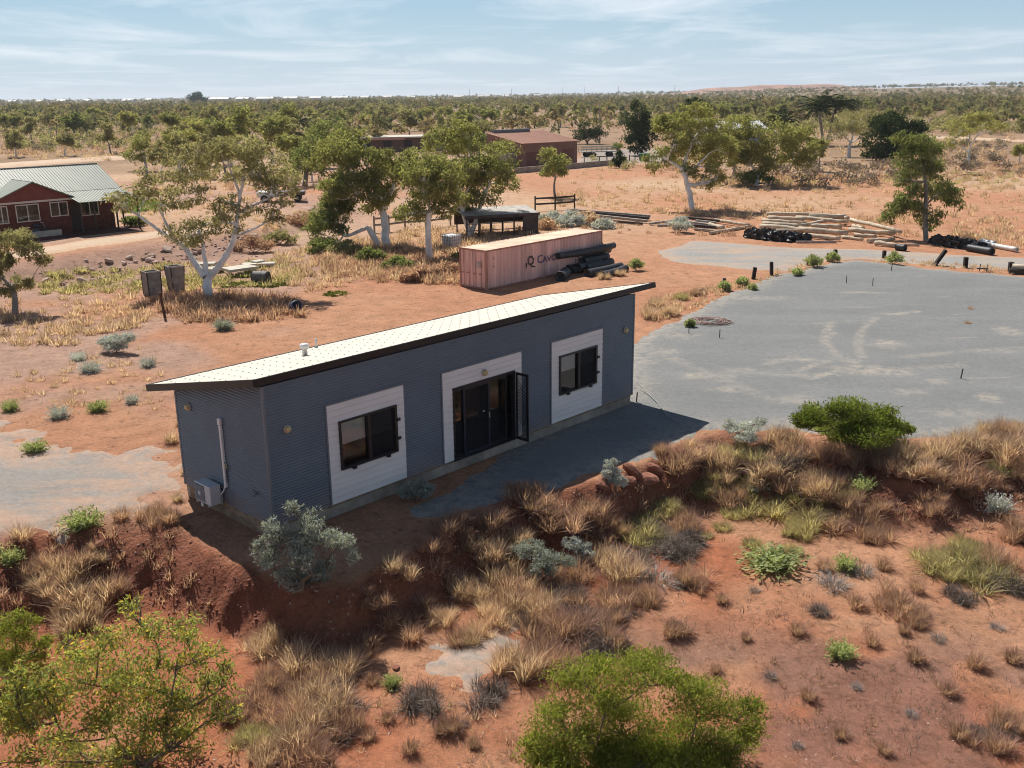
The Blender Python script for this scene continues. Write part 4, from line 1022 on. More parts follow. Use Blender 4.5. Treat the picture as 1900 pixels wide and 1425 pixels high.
text_part('AVOT', (t0[0] + (t1[0] - t0[0]) * 0.26, -0.008, t0[2]), hC * 1.02, M['logo_blue'], cont, sx=1.22)
for q in (0, 1, 2):
    tm = cont_front(916, 482 + q * 7.5); k = MB(); k.box(tm[0], tm[0] + 0.04, -0.006, -0.003, tm[2], tm[2] + (0.16 if q != 1 else 0.05)); k.build('stencil_mark', M['logo_black'], cont)

M['roll'] = surf('black_rubber_roll', (0.035, 0.037, 0.042), 0.55, 0.45, 3.0, 0.4, 14)
def roll(name, label, a, b, r, mat, group, hole=0.35, n=18, cat='roll', dent=0.05, seed=0):
    a = np.array(a, float); b = np.array(b, float); L = np.linalg.norm(b - a); rg = np.random.default_rng(seed)
    t = thing(name, label, cat, a, 0.0, group)
    d = (b - a) / L; st = 10
    pts = np.array([d * L * i / st for i in range(st + 1)]); pts[:, 2] -= np.sin(np.linspace(0, np.pi, st + 1)) * 0.02 * L * rg.random()
    rad = r * (1 + rg.uniform(-dent, dent, st + 1))
    V, F = tube(pts, rad, n); F = [tuple(f) for f in F]; V = [tuple(v) for v in V]
    for e, off in ((0, 0), (st, st * n)):
        k = len(V); V += [tuple(pts[e] + (np.array(V[off + i]) - pts[e]) * hole) for i in range(n)]
        F += [(off + i, off + (i + 1) % n, k + (i + 1) % n, k + i) for i in range(n)]
        k2 = len(V); q = d * (0.25 if e == 0 else -0.25); V += [tuple(np.array(V[k + i]) + q) for i in range(n)]
        F += [(k + i, k + (i + 1) % n, k2 + (i + 1) % n, k2 + i) for i in range(n)]; F.append(tuple(k2 + i for i in range(n)))
    mobj('roll_body' if cat == 'roll' else 'shell', py_mesh('roll_body', V, F, False), mat, t)
    for p in t.children[0].data.polygons: p.use_smooth = len(p.vertices) == 4
    return t
RL = [((1035, 475), (1139, 455), 0.16, 1.25, 'long thin black roll lying highest against the container side'),
      ((1066, 472), (1114, 455), 0.19, 1.02, 'black rubber roll on top of the stack beside the container wall'),
      ((1080, 472), (1129, 462), 0.21, 0.95, 'black rubber roll at the top front of the stack'),
      ((1062, 482), (1104, 473), 0.20, 0.68, 'black rubber roll hidden behind the middle of the stack'),
      ((1081, 485), (1126, 475), 0.19, 0.62, 'black rubber roll with an open core in the middle of the stack'),
      ((1071, 497), (1112, 487), 0.21, 0.38, 'black rubber roll low in the stack showing its round end'),
      ((1086, 497), (1134, 486), 0.20, 0.30, 'wrinkled black rubber roll in the lower front of the stack'),
      ((1054, 500), (1098, 490), 0.21, 0.24, 'black rubber roll at the bottom of the stack next to the container'),
      ((1089, 508), (1152, 494), 0.20, 0.20, 'long black roll lying on the ground at the front of the stack'),
      ((1118, 511), (1161, 498), 0.19, 0.19, 'outermost black roll lying on the red ground'),
      ((1039, 514), (1050, 505), 0.25, 0.25, 'short fat black roll standing apart at the left of the stack')]
for i, (a, b, r, z, lb) in enumerate(RL):
    roll('rubber_roll', lb, atz(*a, z), atz(*b, z), r * 1.3, M['roll'], 'black rubber rolls beside the container', seed=i)

# ------------------------------------------------------------------ logs, beams, posts, pegs
M['log'] = surf('bleached_log', (0.56, 0.46, 0.34), 0.85, 0.45, 2.2, 0.5, 25, stretch=(0.6, 1.5, 1.5))
M['log_end'] = surf('grey_log_end', (0.26, 0.21, 0.17), 0.9, 0.4, 6)
M['beam_dark'] = surf('dark_old_beam', (0.055, 0.042, 0.036), 0.85, 0.4, 4, 0.4, 20)
M['beam_grey'] = surf('weathered_grey_beam', (0.36, 0.31, 0.27), 0.85, 0.4, 3, 0.4, 20)
M['post_dark'] = surf('black_stained_post', (0.022, 0.016, 0.014), 0.85, 0.4, 5, 0.4, 20)
M['peg'] = surf('rusty_steel_peg', (0.035, 0.03, 0.03), 0.6, 0.4, 8)
M['white_pipe'] = surf('white_pipe', (0.68, 0.66, 0.62), 0.5, 0.15, 3)
M['rust_post'] = surf('rusty_post', (0.10, 0.045, 0.03), 0.8, 0.4, 6)
def log(name, label, a, b, r, mat, group, cat='log', seed=0, n=10):
    rg = np.random.default_rng(seed + 50); a = np.array(a, float); b = np.array(b, float); L = np.linalg.norm(b - a)
    pts = np.array([(b - a) * q for q in np.linspace(0, 1, 6)]); pts[1:-1] += rg.normal(0, 0.025, (4, 3))
    rad = r * np.linspace(1.08, 0.9, 6) * (1 + rg.uniform(-0.06, 0.06, 6))
    V, F = tube(pts, rad, n); V = V + rg.normal(0, r * 0.05, V.shape)
    F = [tuple(f) for f in F] + [tuple(range(n))[::-1], tuple(len(V) - n + i for i in range(n))]
    o = mobj(name, py_mesh(name, V, F, True), mat, None, a)
    for p in o.data.polygons:
        if len(p.vertices) > 4: p.use_smooth = False
    tag(o, label, cat, group); return o
PL = [((1439, 397), (1505, 398), .17, .75, 'bleached log along the back top of the left stack'), ((1433, 403), (1484, 406), .17, .62, 'bleached log second from the back in the left stack'), ((1427, 409), (1482, 413), .17, .50, 'bleached log third from the back in the left stack'),
      ((1422, 415), (1478, 419), .17, .40, 'bleached log fourth from the back in the left stack'), ((1423, 421), (1479, 425), .24, .28, 'thick bleached log near the front of the left stack'), ((1411, 429), (1469, 429), .16, .17, 'front log of the left stack just behind the black heap'),
      ((1507, 401), (1559, 400), .19, .78, 'bleached log on top of the middle stack'), ((1492, 405), (1556, 410), .17, .62, 'long bleached log resting across the middle stack'), ((1498, 415), (1556, 405), .15, .52, 'tilted bleached log in the middle stack'),
      ((1511, 419), (1555, 420), .18, .45, 'bleached log halfway down the middle stack'), ((1495, 427), (1553, 431), .26, .30, 'thickest bleached log in the middle stack'), ((1498, 437), (1548, 442), .20, .19, 'lowest bleached log of the middle stack'),
      ((1559, 401), (1572, 404), .16, .7, 'short log stub right of the middle stack'), ((1589, 410), (1657, 427), .17, .48, 'long log sloping down to the right end of the pile'), ((1587, 420), (1600, 423), .15, .42, 'short log piece behind the dark dead bush'),
      ((1589, 427), (1645, 432), .20, .30, 'thick log at the right end of the pile'), ((1592, 435), (1623, 438), .14, .14, 'thin log on the ground at the right of the pile'), ((1572, 441), (1598, 444), .12, .12, 'small pale log lying in front of the dead bush'),
      ((1619, 446), (1652, 444), .14, .14, 'pale log lying alone right of the pile'), ((1629, 452), (1659, 455), .17, .17, 'bent pale log nearest the gravel track'), ((1655, 455), (1695, 455), .09, .09, 'thin pale log beside the black drum'),
      ((1335, 409), (1376, 415), .14, .25, 'pale log across the back of the beam heap'), ((1327, 431), (1382, 421), .13, .15, 'pale log slanting across the front of the beam heap'), ((1321, 418), (1338, 421), .2, .4, 'short pale log stub on the beam heap')]
for i, (a, b, r, z, lb) in enumerate(PL):
    A = atz(*a, z); B = atz(*b, z); rg_ = np.random.default_rng(i + 300); ex_ = rg_.uniform(.10, .32, 2); dv = B - A; A, B = A - dv * ex_[0], B + dv * ex_[1]; rl = 0.95 if r < .2 else .85; sw = rg_.normal(0, .16, 2); A[1] += sw[0]; B[1] += sw[1]; log('timber_log', lb, A, B, r * rl, M['log'], 'bleached logs piled beyond the gravel track', seed=i)
BM = [((1273, 404), (1334, 410), .26, .5, 'beam_dark', 'dark beam at the back of the beam heap'), ((1291, 409), (1328, 413), .18, .55, 'beam_grey', 'grey beam on top of the beam heap'), ((1276, 412), (1318, 418), .3, .35, 'beam_grey', 'broad grey beam left of the beam heap'),
      ((1283, 418), (1339, 423), .26, .28, 'beam_dark', 'dark beam through the middle of the beam heap'), ((1289, 425), (1332, 429), .22, .12, 'beam_grey', 'grey beam on the ground at the front of the heap'), ((1205, 415), (1246, 410), .2, .15, 'beam_grey', 'grey beam lying left of the white-green shrub'),
      ((1220, 419), (1250, 417), .18, .1, 'beam_grey', 'short grey beam just left of the white-green shrub'), ((1058, 389), (1206, 401), .24, .35, 'beam_grey', 'long grey rail at the back of the rail stack'), ((1085, 393), (1204, 405), .24, .25, 'beam_dark', 'long dark rail in the middle of the rail stack'),
      ((1105, 400), (1200, 410), .26, .2, 'beam_grey', 'long grey rail at the front of the rail stack'), ((1112, 408), (1192, 415), .22, .12, 'beam_dark', 'dark rail lowest at the front of the rail stack'), ((1477, 449), (1552, 449), .18, .12, 'rail_top', 'straight steel channel in front of the black heap')]
M['rail_top'] = surf('dusty_steel', (0.32, 0.26, 0.23), 0.6, 0.4, 3)
for i, (a, b, w_, z, mt, lb) in enumerate(BM):
    A = atz(*a, z); B = atz(*b, z); mb = MB(); mb.bar((0, 0, 0), B - A, w_, w_ * 0.85); o = mb.build('timber_beam' if mt != 'rail_top' else 'steel_channel', M[mt], None, bevel=0.02, loc=A); tag(o, lb, 'beam', 'beams and rails heaped beyond the track')
# black belt heap: folded sheets
def heap(name, label, pts_px, wid, hgt, mat, seed, cat):
    P = np.array([at(*q) for q in pts_px]); rg = np.random.default_rng(seed); n = 60; t = np.linspace(0, 1, n); k = np.linspace(0, 1, len(P))
    C = np.stack([np.interp(t, k, P[:, j]) for j in range(3)], 1); m = 15; V = []
    for i in range(n):
        w = wid * (0.35 + 0.65 * math.sin(math.pi * min(1, max(0.02, t[i])))) * (1 + 0.2 * math.sin(i * 0.9))
        for j in range(m):
            a = math.pi * j / (m - 1); f = 1 + 0.20 * math.sin(j * 2.1 + i * 0.35) + 0.15 * math.sin(i * 0.7 + j) + rg.normal(0, 0.03)
            V.append((C[i, 0] + rg.normal(0, .03) - P[0, 0], C[i, 1] - math.cos(a) * w * f - P[0, 1], C[i, 2] - P[0, 2] - 0.03 + hgt * math.sin(a) * f * (0.55 + 0.45 * math.sin(math.pi * t[i] ** 0.6)) ))
    F = [(i * m + j, (i + 1) * m + j, (i + 1) * m + j + 1, i * m + j + 1) for i in range(n - 1) for j in range(m - 1)]
    o = mobj(name, py_mesh(name, V, F), mat, None, P[0]); tag(o, label, cat); return o
M['belt'] = surf('black_rubber_belt', (0.018, 0.018, 0.02), 0.5, 0.4, 4, 0.3, 20)
heap('rubber_belt_heap', 'heap of crumpled black rubber belting in front of the left log stack', [(1380, 441), (1420, 445), (1465, 448), (1505, 446)], 0.7, 0.75, M['belt'], 3, 'heap')
heap('rubber_belt_heap', 'heap of black rubber sheeting under the lone tree on the right', [(1725, 452), (1760, 458), (1800, 462), (1830, 463)], 0.8, 0.7, M['belt'], 4, 'heap')
roll('rubber_pipe', 'thick black pipe sticking out of the heap under the lone tree', atz(1795, 459, .25), atz(1842, 467, .25), .24, M['roll'], None, 0.8, cat='pipe', seed=44)
roll('white_pipe', 'white pipe lying furthest right beyond the gravel track', atz(1822, 450, .2), atz(1888, 463, .2), .16, M['white_pipe'], None, 0.75, cat='pipe', seed=45, dent=0.0)
roll('white_pipe', 'shorter white pipe left of the long white pipe', atz(1820, 446, .3), atz(1846, 451, .3), .15, M['white_pipe'], None, 0.75, cat='pipe', seed=46, dent=0.0)
roll('black_drum', 'small black drum lying open beside thin pale logs', atz(1664, 458, .22), atz(1680, 460, .22), .24, M['roll'], None, 0.8, cat='drum', seed=47, dent=0.0)
def hgt_px(base, ty):
    b = at(*base); lo, hi = 0.0, 30.0
    for _ in range(40):
        q = (lo + hi) / 2
        if pix(b + np.array([0, 0, q]))[1] > ty: lo = q
        else: hi = q
    return b, lo
def post(name, label, base, top, w, mat, group, cat='post', h=None):
    b, H = hgt_px(base, top[1]); dep = (b - CAMP) @ FW; lean = (top[0] - base[0]) * dep / CF
    if h: H = h
    rg = np.random.default_rng(int(base[0])); mb = MB()
    mb.bar((0, 0, -0.2), (lean, rg.uniform(-.03, .03), H), w, w * rg.uniform(.75, 1.0)); o = mb.build(name, M[mat], None, bevel=min(0.02, w * 0.2), loc=b)
    o.rotation_euler = (0, 0, 0); tag(o, label, cat, group); return o
GP = 'dark posts along the far edge of the gravel yard'
for (bx_, by_, tx, ty, w_, lb) in [(1397, 518, 1400, 496, .22, 'dark post left of the two nearest the pale shrubs'), (1432, 511, 1430, 486, .24, 'tall split dark post at the left edge of the gravel yard'), (1496, 492, 1502, 480, .19, 'short leaning dark post among green shrubs'),
                          (1536, 478, 1537, 470, .2, 'broken stump just left of a double post'), (1551, 478, 1549, 463, .26, 'double dark post at the top corner of the gravel yard'), (1640, 480, 1640, 465, .26, 'squat dark post right of the yard corner'),
                          (1730, 493, 1752, 464, .26, 'strongly leaning dark post on the far yard edge'), (1791, 497, 1790, 477, .28, 'upright dark post right of the leaning one'), (1875, 504, 1874, 486, .28, 'dark post with a log rail at the right edge'),
                          (1344, 522, 1344, 516, .22, 'low dark stump between two round pale shrubs')]:
    post('timber_post', lb, (bx_, by_), (tx, ty), w_, 'post_dark', GP)
PG = [(1570, 527, 1570, 511, 'thin steel peg on the gravel, left of two side by side'), (1619, 532, 1619, 516, 'thin steel peg on the gravel, right of two side by side'), (1653, 504, 1654, 490, 'thin steel peg with a green tuft at its foot'), (1278, 621, 1278, 605, 'thin steel peg under the small green shrub near the cabin'),
      (1335, 629, 1335, 611, 'thin steel peg in front of the wire tangle'), (1781, 705, 1784, 684, 'lone leaning steel peg in the middle of the gravel yard'), (1180, 749, 1182, 728, 'rusty steel peg by the far corner of the cabin'), (1817, 503, 1818, 490, 'left upright of the small steel cross piece'), (1830, 504, 1831, 491, 'right upright of the small steel cross piece')]
for (bx_, by_, tx, ty, lb) in PG: post('steel_peg', lb, (bx_, by_), (tx, ty), .045, 'peg', 'steel pegs on the gravel yard', 'peg')
A = atz(1813, 498, .22); B = atz(1834, 499, .22); o = MB().bar((0, 0, 0), B - A, .07).build('steel_bar', M['peg'], None, loc=A); tag(o, 'steel bar fixed across two short pegs at the yard edge', 'bar')
log('timber_log', 'pale log lying on dark sleepers at the right edge of the picture', atz(1878, 494, .45), atz(1960, 500, .45), .17, M['log'], None, seed=90)
o = MB().bar((0, 0, 0), atz(1960, 507, .18) - atz(1872, 503, .18), .3, .28).build('timber_beam', M['beam_dark'], None, bevel=.02, loc=atz(1872, 503, .18)); tag(o, 'dark sleeper under the pale log at the right edge', 'beam')
# wire tangle on the gravel
wt = MB(); rg = np.random.default_rng(5); c0 = at(1318, 600)
for i in range(11):
    a = rg.uniform(0, 6.28); n = 14; pr = rg.uniform(0.35, 1.0); ph = rg.uniform(0, 6.28)
    pts = [(1.0 * pr * math.cos(ph + q * 0.5) + rg.normal(0, .07), .85 * pr * math.sin(ph + q * 0.5) + rg.normal(0, .07), 0.09 + 0.07 * rg.random()) for q in range(n)]
    wt.tube(pts, 0.016, 5)
M['copper'] = surf('pinkish_cable', (0.38, 0.24, 0.20), 0.6, 0.4, 8)
tag(wt.build('cable_tangle', M['copper'], None, True, loc=c0), 'tangle of pinkish cable lying on the gravel near the cabin', 'cable')

# ------------------------------------------------------------------ things around the left tree
M['conc'] = surf('grey_concrete', (0.30, 0.265, 0.235), 0.9, 0.35, 3, 0.4, 25)
M['conc_pale'] = surf('pale_concrete', (0.55, 0.50, 0.42), 0.9, 0.25, 2, 0.3, 20)
def open_box(name, label, base, wpx, hpx_top, mat, taper=0.0, rz=0.5):
    b, H = hgt_px(base, hpx_top); dep = (b - CAMP) @ FW; w_ = wpx * dep / CF / 1.25 / 2; t = 0.07; bw = w_ * (1 - taper)
    V = []
    for (z, q) in ((-0.1, bw), (H * .5, w_ * (1 - taper * .2)), (H, w_), (H, w_ - t), (0.25, bw - t)):
        V += [(-q, -q, z), (q, -q, z), (q, q, z), (-q, q, z)]
    F = [(j * 4 + i, j * 4 + (i + 1) % 4, (j + 1) * 4 + (i + 1) % 4, (j + 1) * 4 + i) for j in range(4) for i in range(4)] + [(16, 17, 18, 19)]
    t_ = thing(name, label, 'tank', b, rz); mobj('tank_wall', py_mesh('tank_wall', V, F), mat, t_)
    for k, (sx, sy) in enumerate(((1, 1), (1, -1), (-1, 1), (-1, -1))):
        MB().bar((sx * bw, sy * bw, -.1), (sx * w_, sy * w_, H), .05).build('edge_angle', M['beam_dark'], t_)
    MB().box(-w_ - .015, w_ + .015, -w_ - .02, -w_ + .02, H - .04, H + .03).build('rim', M['conc_pale'], t_)
open_box('concrete_pit_liner', 'square grey concrete liner standing on end, left of two', (284, 546), 32, 503, M['conc'], 0.05, 0.75)
open_box('concrete_pit_liner', 'bulging grey concrete liner standing on end, right of two', (328, 541), 33, 493, M['conc'], 0.28, 0.75)
post('steel_post', 'rusty post with pale cap in front of the concrete liners', (307, 590), (302, 543), .12, 'rust_post', None, 'post')
for i, (a, b, w_, z, lb) in enumerate([((360, 490), (400, 489), 0.8, .25, 'pale concrete slab behind the forked trunk'), ((385, 500), (412, 497), 1.0, .25, 'pale concrete slab right of the forked trunk'), ((418, 501), (470, 494), 1.3, .4, 'large pale concrete slab on blocks near the tyre'),
                                     ((450, 491), (510, 489), .7, .2, 'long thin concrete slab behind the large slab'), ((470, 487), (487, 484), .6, .3, 'small concrete slab end at the back of the slabs')]):
    A = atz(*a, z); B = atz(*b, z); o = MB().bar((0, 0, 0), B - A, w_, .16).build('concrete_slab', M['conc_pale'], None, bevel=.02, loc=A); tag(o, lb, 'slab', 'pale concrete slabs in the grass')
roll('drain_pipe', 'short ribbed black drain pipe lying in green ground cover', atz(470, 513, .33), atz(498, 514, .33), .34, surf('grey_black_pipe', (0.16, 0.15, 0.14), .7, .4, 4), None, 0.86, cat='pipe', seed=61, dent=.04)
b = at(546, 579); dk = MB(); dk.lathe([(0.26, 0.0), (0.30, 0.05), (0.27, 0.2), (0.31, 0.32), (0.29, 0.5), (0.24, 0.52), (0.22, 0.3)], (0, 0, 0), 14); o = dk.build('blue_drum', surf('dark_blue_plastic', (0.03, 0.05, 0.10), .5, .4, 5), None, True, loc=b); o.rotation_euler = (1.25, 0, .6); o.location.z += .25
tag(o, 'dark blue plastic drum lying in the dry grass', 'drum')
# caged liquid tank and the animal shelter
b = at(838, 460); ib = thing('caged_tank', 'white plastic tank in a wire cage behind the container', 'tank', b, .8)
MB().box(-.5, .5, -.5, .5, .12, .95).build('tank', M['pvc'], ib, bevel=.08)
cg = MB()
for q in np.linspace(-.53, .53, 7):
    for s in (-.53, .53): cg.bar((q, s, .1), (q, s, 1.0), .025); cg.bar((s, q, .1), (s, q, 1.0), .025)
for z in (.12, .35, .6, .85, 1.0):
    for s in (-.53, .53): cg.bar((-.53, s, z), (.53, s, z), .025); cg.bar((s, -.53, z), (s, .53, z), .025)
cg.build('cage', surf('galvanised', (.35, .35, .36), .5, .2, 5), ib); MB().box(-.55, .55, -.55, .55, 0, .1).build('pallet', M['beam_grey'], ib)
so = at(872, 440); sh = thing('animal_shelter', 'low open shelter with flat tin roof and dark end wall', 'shelter', so, math.radians(20))
M['tin'] = surf('weathered_tin', (0.42, 0.38, 0.33), .6, .45, 2.0); M['tin_dark'] = surf('dark_rusty_tin', (0.085, 0.06, 0.055), .7, .5, 2.0)
rfm = MB(); V = []
for i in range(61):
    x_ = -.5 + 6.2 * i / 60; V += [(x_, -.3, 1.62 + .02 * (i % 2)), (x_, 2.6, 1.95 + .02 * (i % 2))]
rfm.add(V, [(2 * i, 2 * i + 2, 2 * i + 3, 2 * i + 1) for i in range(60)]); rfm.build('roof', M['tin'], sh)
for i in range(7):
    for yy in (-.2, 2.4):
        MB().bar((-.3 + i * .97, yy, -.1), (-.3 + i * .97, yy, 1.6 if yy < 0 else 1.92), .09).build('post', M['beam_dark'], sh)
MB().box(4.3, 5.6, -.27, -.23, 0, 1.6).build('end_panel', M['tin_dark'], sh); MB().box(5.56, 5.6, -.22, 2.4, 0, 1.6).build('end_panel', M['tin_dark'], sh); MB().box(-.5, 5.6, 2.45, 2.49, .7, 1.9).build('back_panel', M['tin_dark'], sh)
MB().box(-.5, 5.7, -.34, -.305, 1.42, 1.66).build('front_fascia', M['tin_dark'], sh)
for z in (.5, 1.0): MB().bar((-.3, -.2, z), (4.3, -.2, z), .06).build('rail', M['beam_grey'], sh)
def rail_fence(name, label, pts, h, mat, rails=2, pw=.14):
    P = [at(*q) for q in pts]; f = thing(name, label, 'fence', P[0])
    for q in P: MB().bar(q - P[0] + np.array([0, 0, -.2]), q - P[0] + np.array([0, 0, h * 1.12]), pw).build('post', M[mat], f)
    for a, b in zip(P[:-1], P[1:]):
        for k in range(rails):
            z = h * (.95 - .42 * k); MB().bar(a - P[0] + np.array([0, -.08, z]), b - P[0] + np.array([0, -.08, z]), .07, .16).build('rail', M[mat], f)
rail_fence('rail_fence', 'grey timber rail fence behind the white-trunked trees', [(695, 432), (722, 430), (752, 426), (790, 424), (836, 418)], 1.2, 'beam_grey')
rail_fence('rail_fence', 'dark timber rail fence right of the animal shelter', [(993, 392), (1030, 390), (1066, 387)], 1.25, 'beam_dark')

# ------------------------------------------------------------------ brick house
M['brick'] = surf('red_brick', (0.135, 0.045, 0.032), 0.9, 0.35, 3.0, 0.3, 30)
M['brick_gable'] = surf('red_painted_gable', (0.20, 0.058, 0.047), 0.8, 0.2, 2)
M['roof_green'] = surf('sage_green_roof', (0.185, 0.205, 0.165), 0.55, 0.12, 1.5)
M['white_frame'] = surf('cream_window_frame', (0.62, 0.55, 0.48), .6, .15, 4)
M['curtain'] = surf('brown_curtain', (0.075, 0.06, 0.055), .8, .4, 6, stretch=(8, 1, .3))
ho = at(105, 436); HY = math.radians(46); house = thing('brick_house', 'red brick house with sage green gable roof and white-framed windows', 'house', ho, HY)
hw = MB(); hw.box(-14, 5.0, 0.9, 8.5, 0, 2.75); hw.build('main_wall', M['brick'], house)
hw = MB(); hw.box(-4.15, 1.25, 0.0, 0.897, 0, 2.62); hw.build('bay_wall', M['brick'], house)
gb = MB(); gb.add([(-4.5, -.02, 2.62), (1.6, -.02, 2.62), (-1.3, -.02, 3.92), (-4.5, .5, 2.62), (1.6, .5, 2.62), (-1.3, .5, 3.92)], [(0, 1, 2), (3, 5, 4), (0, 3, 4, 1)]); gb.build('gable', M['brick_gable'], house)
MB().box(-4.2, 1.55, -.06, -.025, 2.5, 2.64).build('gable_trim', M['white_frame'], house)
def slab(pts, th=0.05):
    a, b, c, d = [np.array(p, float) for p in pts]; n = np.cross(b - a, d - a); n = n / np.linalg.norm(n) * th
    V = [a, b, c, d, a - n, b - n, c - n, d - n]; return V, [(0, 1, 2, 3), (7, 6, 5, 4), (0, 4, 5, 1), (1, 5, 6, 2), (2, 6, 7, 3), (3, 7, 4, 0)]
def ribbed(pts, n, mat, name, parent):
    """roof plane of separate raised ribs on a sheet: pts a,b along the eave, c,d along the ridge"""
    V, F = slab(pts); o = MB().add(V, F).build(name, mat, parent)
    a, b, c, d = [np.array(p, float) for p in pts]; nr = np.cross(b - a, d - a); nr /= np.linalg.norm(nr); rb = MB()
    for i in range(n + 1):
        t = i / n; rb.bar(a + (b - a) * t + nr * .012, d + (c - d) * t + nr * .012, .035, .03, nr)
    tag(rb.build('roof_ribs', mat, o), None, None, None, 'stuff'); return o
ribbed([(-14.5, 1.3, 2.98), (5.9, 1.3, 2.98), (5.9, 5.0, 4.70), (-14.5, 5.0, 4.70)], 90, M['roof_green'], 'roof', house)
ribbed([(5.9, 8.9, 2.9), (-14.5, 8.9, 2.9), (-14.5, 5.0, 4.70), (5.9, 5.0, 4.70)], 90, M['roof_green'], 'roof', house)
ribbed([(1.2, -1.9, 2.42), (5.9, -1.9, 2.42), (5.9, 1.27, 2.95), (1.2, 1.27, 2.95)], 22, M['roof_green'], 'verandah_roof', house)
ribbed([(-1.3, -.35, 3.98), (-1.3, 3.4, 3.98), (-4.75, 3.4, 2.52), (-4.75, -.35, 2.52)][::-1], 14, M['roof_green'], 'bay_roof', house)
ribbed([(1.9, -.35, 2.55), (1.9, 3.4, 2.55), (-1.3, 3.4, 3.98), (-1.3, -.35, 3.98)], 14, M['roof_green'], 'bay_roof', house)
MB().box(-14.5, 5.9, 4.93, 5.07, 4.68, 4.75).build('ridge_cap', M['roof_green'], house)
MB().box(-1.4, -1.2, -.35, 3.4, 3.97, 4.02).build('ridge_cap', M['roof_green'], house)
MB().lathe([(.2, 4.6), (.2, 4.95), (.32, 4.95), (.32, 5.1), (.1, 5.16)], (-2.6, 4.6, 0), 14).build('roof_ventilator', M['tin'], house)
def hwin(x0, x1, z0, z1, y=0.0):
    w_ = bpy.data.objects.new('window', None); link(w_, house); f = .07; fr = MB(); xm = (x0 + x1) / 2
    fr.box(x0, x1, y - .06, y + .02, z0, z0 + f); fr.box(x0, x1, y - .06, y + .02, z1 - f, z1)
    for xx in (x0, xm - f / 2, x1 - f): fr.box(xx, xx + f, y - .059, y + .02, z0 + f, z1 - f)
    fr.build('window_frame', M['white_frame'], w_)
    for a_, b_ in ((x0 + f, xm - f / 2), (xm + f / 2, x1 - f)):
        MB().add([(a_, y - .03, z0 + f), (b_, y - .03, z0 + f), (b_, y - .03, z1 - f), (a_, y - .03, z1 - f)], [(0, 1, 2, 3)]).build('pane', M['glass'], w_); MB().box(a_, b_, y - .012, y - .006, z0 + f, z1 - f).build('curtain', M['curtain'], w_)
hwin(-2.66, -1.0, 1.16, 2.42); hwin(-4.05, -3.2, 1.16, 2.42); hwin(-0.22, 1.1, 1.35, 2.42); hwin(2.4, 3.8, 1.1, 2.3, .9)
MB().box(1.6, 2.3, .84, .897, 0.05, 2.1).build('door', M['curtain'], house)
for xx, yy in ((2.3, -1.75), (4.0, -1.75), (5.7, -1.75), (5.7, .9), (1.3, -1.75)):
    MB().bar((xx, yy, -.2), (xx, yy, 2.45 if yy < 0 else 2.9), .1).build('verandah_post', M['beam_dark'], house)
MB().box(-5, 6.0, -2.2, .88, -.10, .03).build('verandah_floor', M['brick'], house)
MB().box(-4.15, .2, -.55, -.35, .02, .45).build('planter_wall', M['conc_pale'], house)
# motorbike under the trees in front of the house
mo = at(68, 440); mt = thing('motorbike', 'dark motorbike parked in the shade in front of the brick house', 'motorbike', mo, math.radians(20))
for xx in (-.72, .72):
    w_ = MB(); w_.lathe([(.22, -.05), (.33, -.045), (.33, .045), (.22, .05)], (xx, 0, .33), 18, 'y'); wo = w_.build('wheel', M['belt'], mt); MB().lathe([(.05, -.06), (.05, .06)], (xx, 0, .33), 10, 'y').build('hub', M['rail_top'], wo)
MB().tube([(-.72, 0, .33), (-.2, 0, .55), (.35, 0, .7), (.62, 0, .8)], .05, 8).build('frame', M['beam_dark'], mt)
MB().box(-.1, .35, -.14, .14, .75, .98).build('fuel_tank', M['navy'], mt, bevel=.06); MB().box(-.75, -.08, -.13, .13, .74, .86).build('seat', M['belt'], mt, bevel=.04); MB().box(-.2, .25, -.16, .16, .3, .62).build('engine', M['ac_grille'], mt, bevel=.04)
MB().tube([(.72, 0, .33), (.55, 0, 1.05)], .035, 8).build('fork', M['rail_top'], mt); MB().tube([(.42, -.35, 1.1), (.55, 0, 1.02), (.42, .35, 1.1)], .02, 6).build('handlebar', M['pvc'], mt)
# small dry-stone planter and old log by the verandah
log('timber_log', 'bleached bent log lying near the house verandah', at(45, 423) + np.array([0, 0, .5]), at(78, 415) + np.array([0, 0, .55]), .09, M['log'], None, seed=99)
# pale ute half hidden behind the trees
uo = at(524, 374); ut = thing('utility_truck', 'old dusty utility truck half hidden behind the left gum tree', 'truck', uo, math.radians(188))
M['ute'] = surf('dusty_dark_paint', (0.10, 0.075, 0.065), .5, .3, 2)
MB().box(-2.2, .2, -.85, .85, .62, 1.0).build('tray', M['ute'], ut, bevel=.03); MB().box(1.25, 2.3, -.82, .82, .5, 1.02).build('bonnet', M['pvc'], ut, bevel=.08)
cb = MB(); cb.add([(.25, -.8, .5), (1.25, -.8, .5), (1.25, .8, .5), (.25, .8, .5), (.25, -.8, 1.05), (1.3, -.8, 1.05), (1.3, .8, 1.05), (.25, .8, 1.05), (.35, -.68, 1.62), (.95, -.68, 1.62), (.95, .68, 1.62), (.35, .68, 1.62)],
                [(0, 1, 5, 4), (1, 2, 6, 5), (2, 3, 7, 6), (3, 0, 4, 7), (4, 5, 9, 8), (5, 6, 10, 9), (6, 7, 11, 10), (7, 4, 8, 11), (8, 9, 10, 11), (0, 3, 2, 1)]); cb.build('cab', M['pvc'], ut)
MB().box(.42, .95, -.80, -.74, 1.1, 1.5).build('side_window', M['belt'], ut)
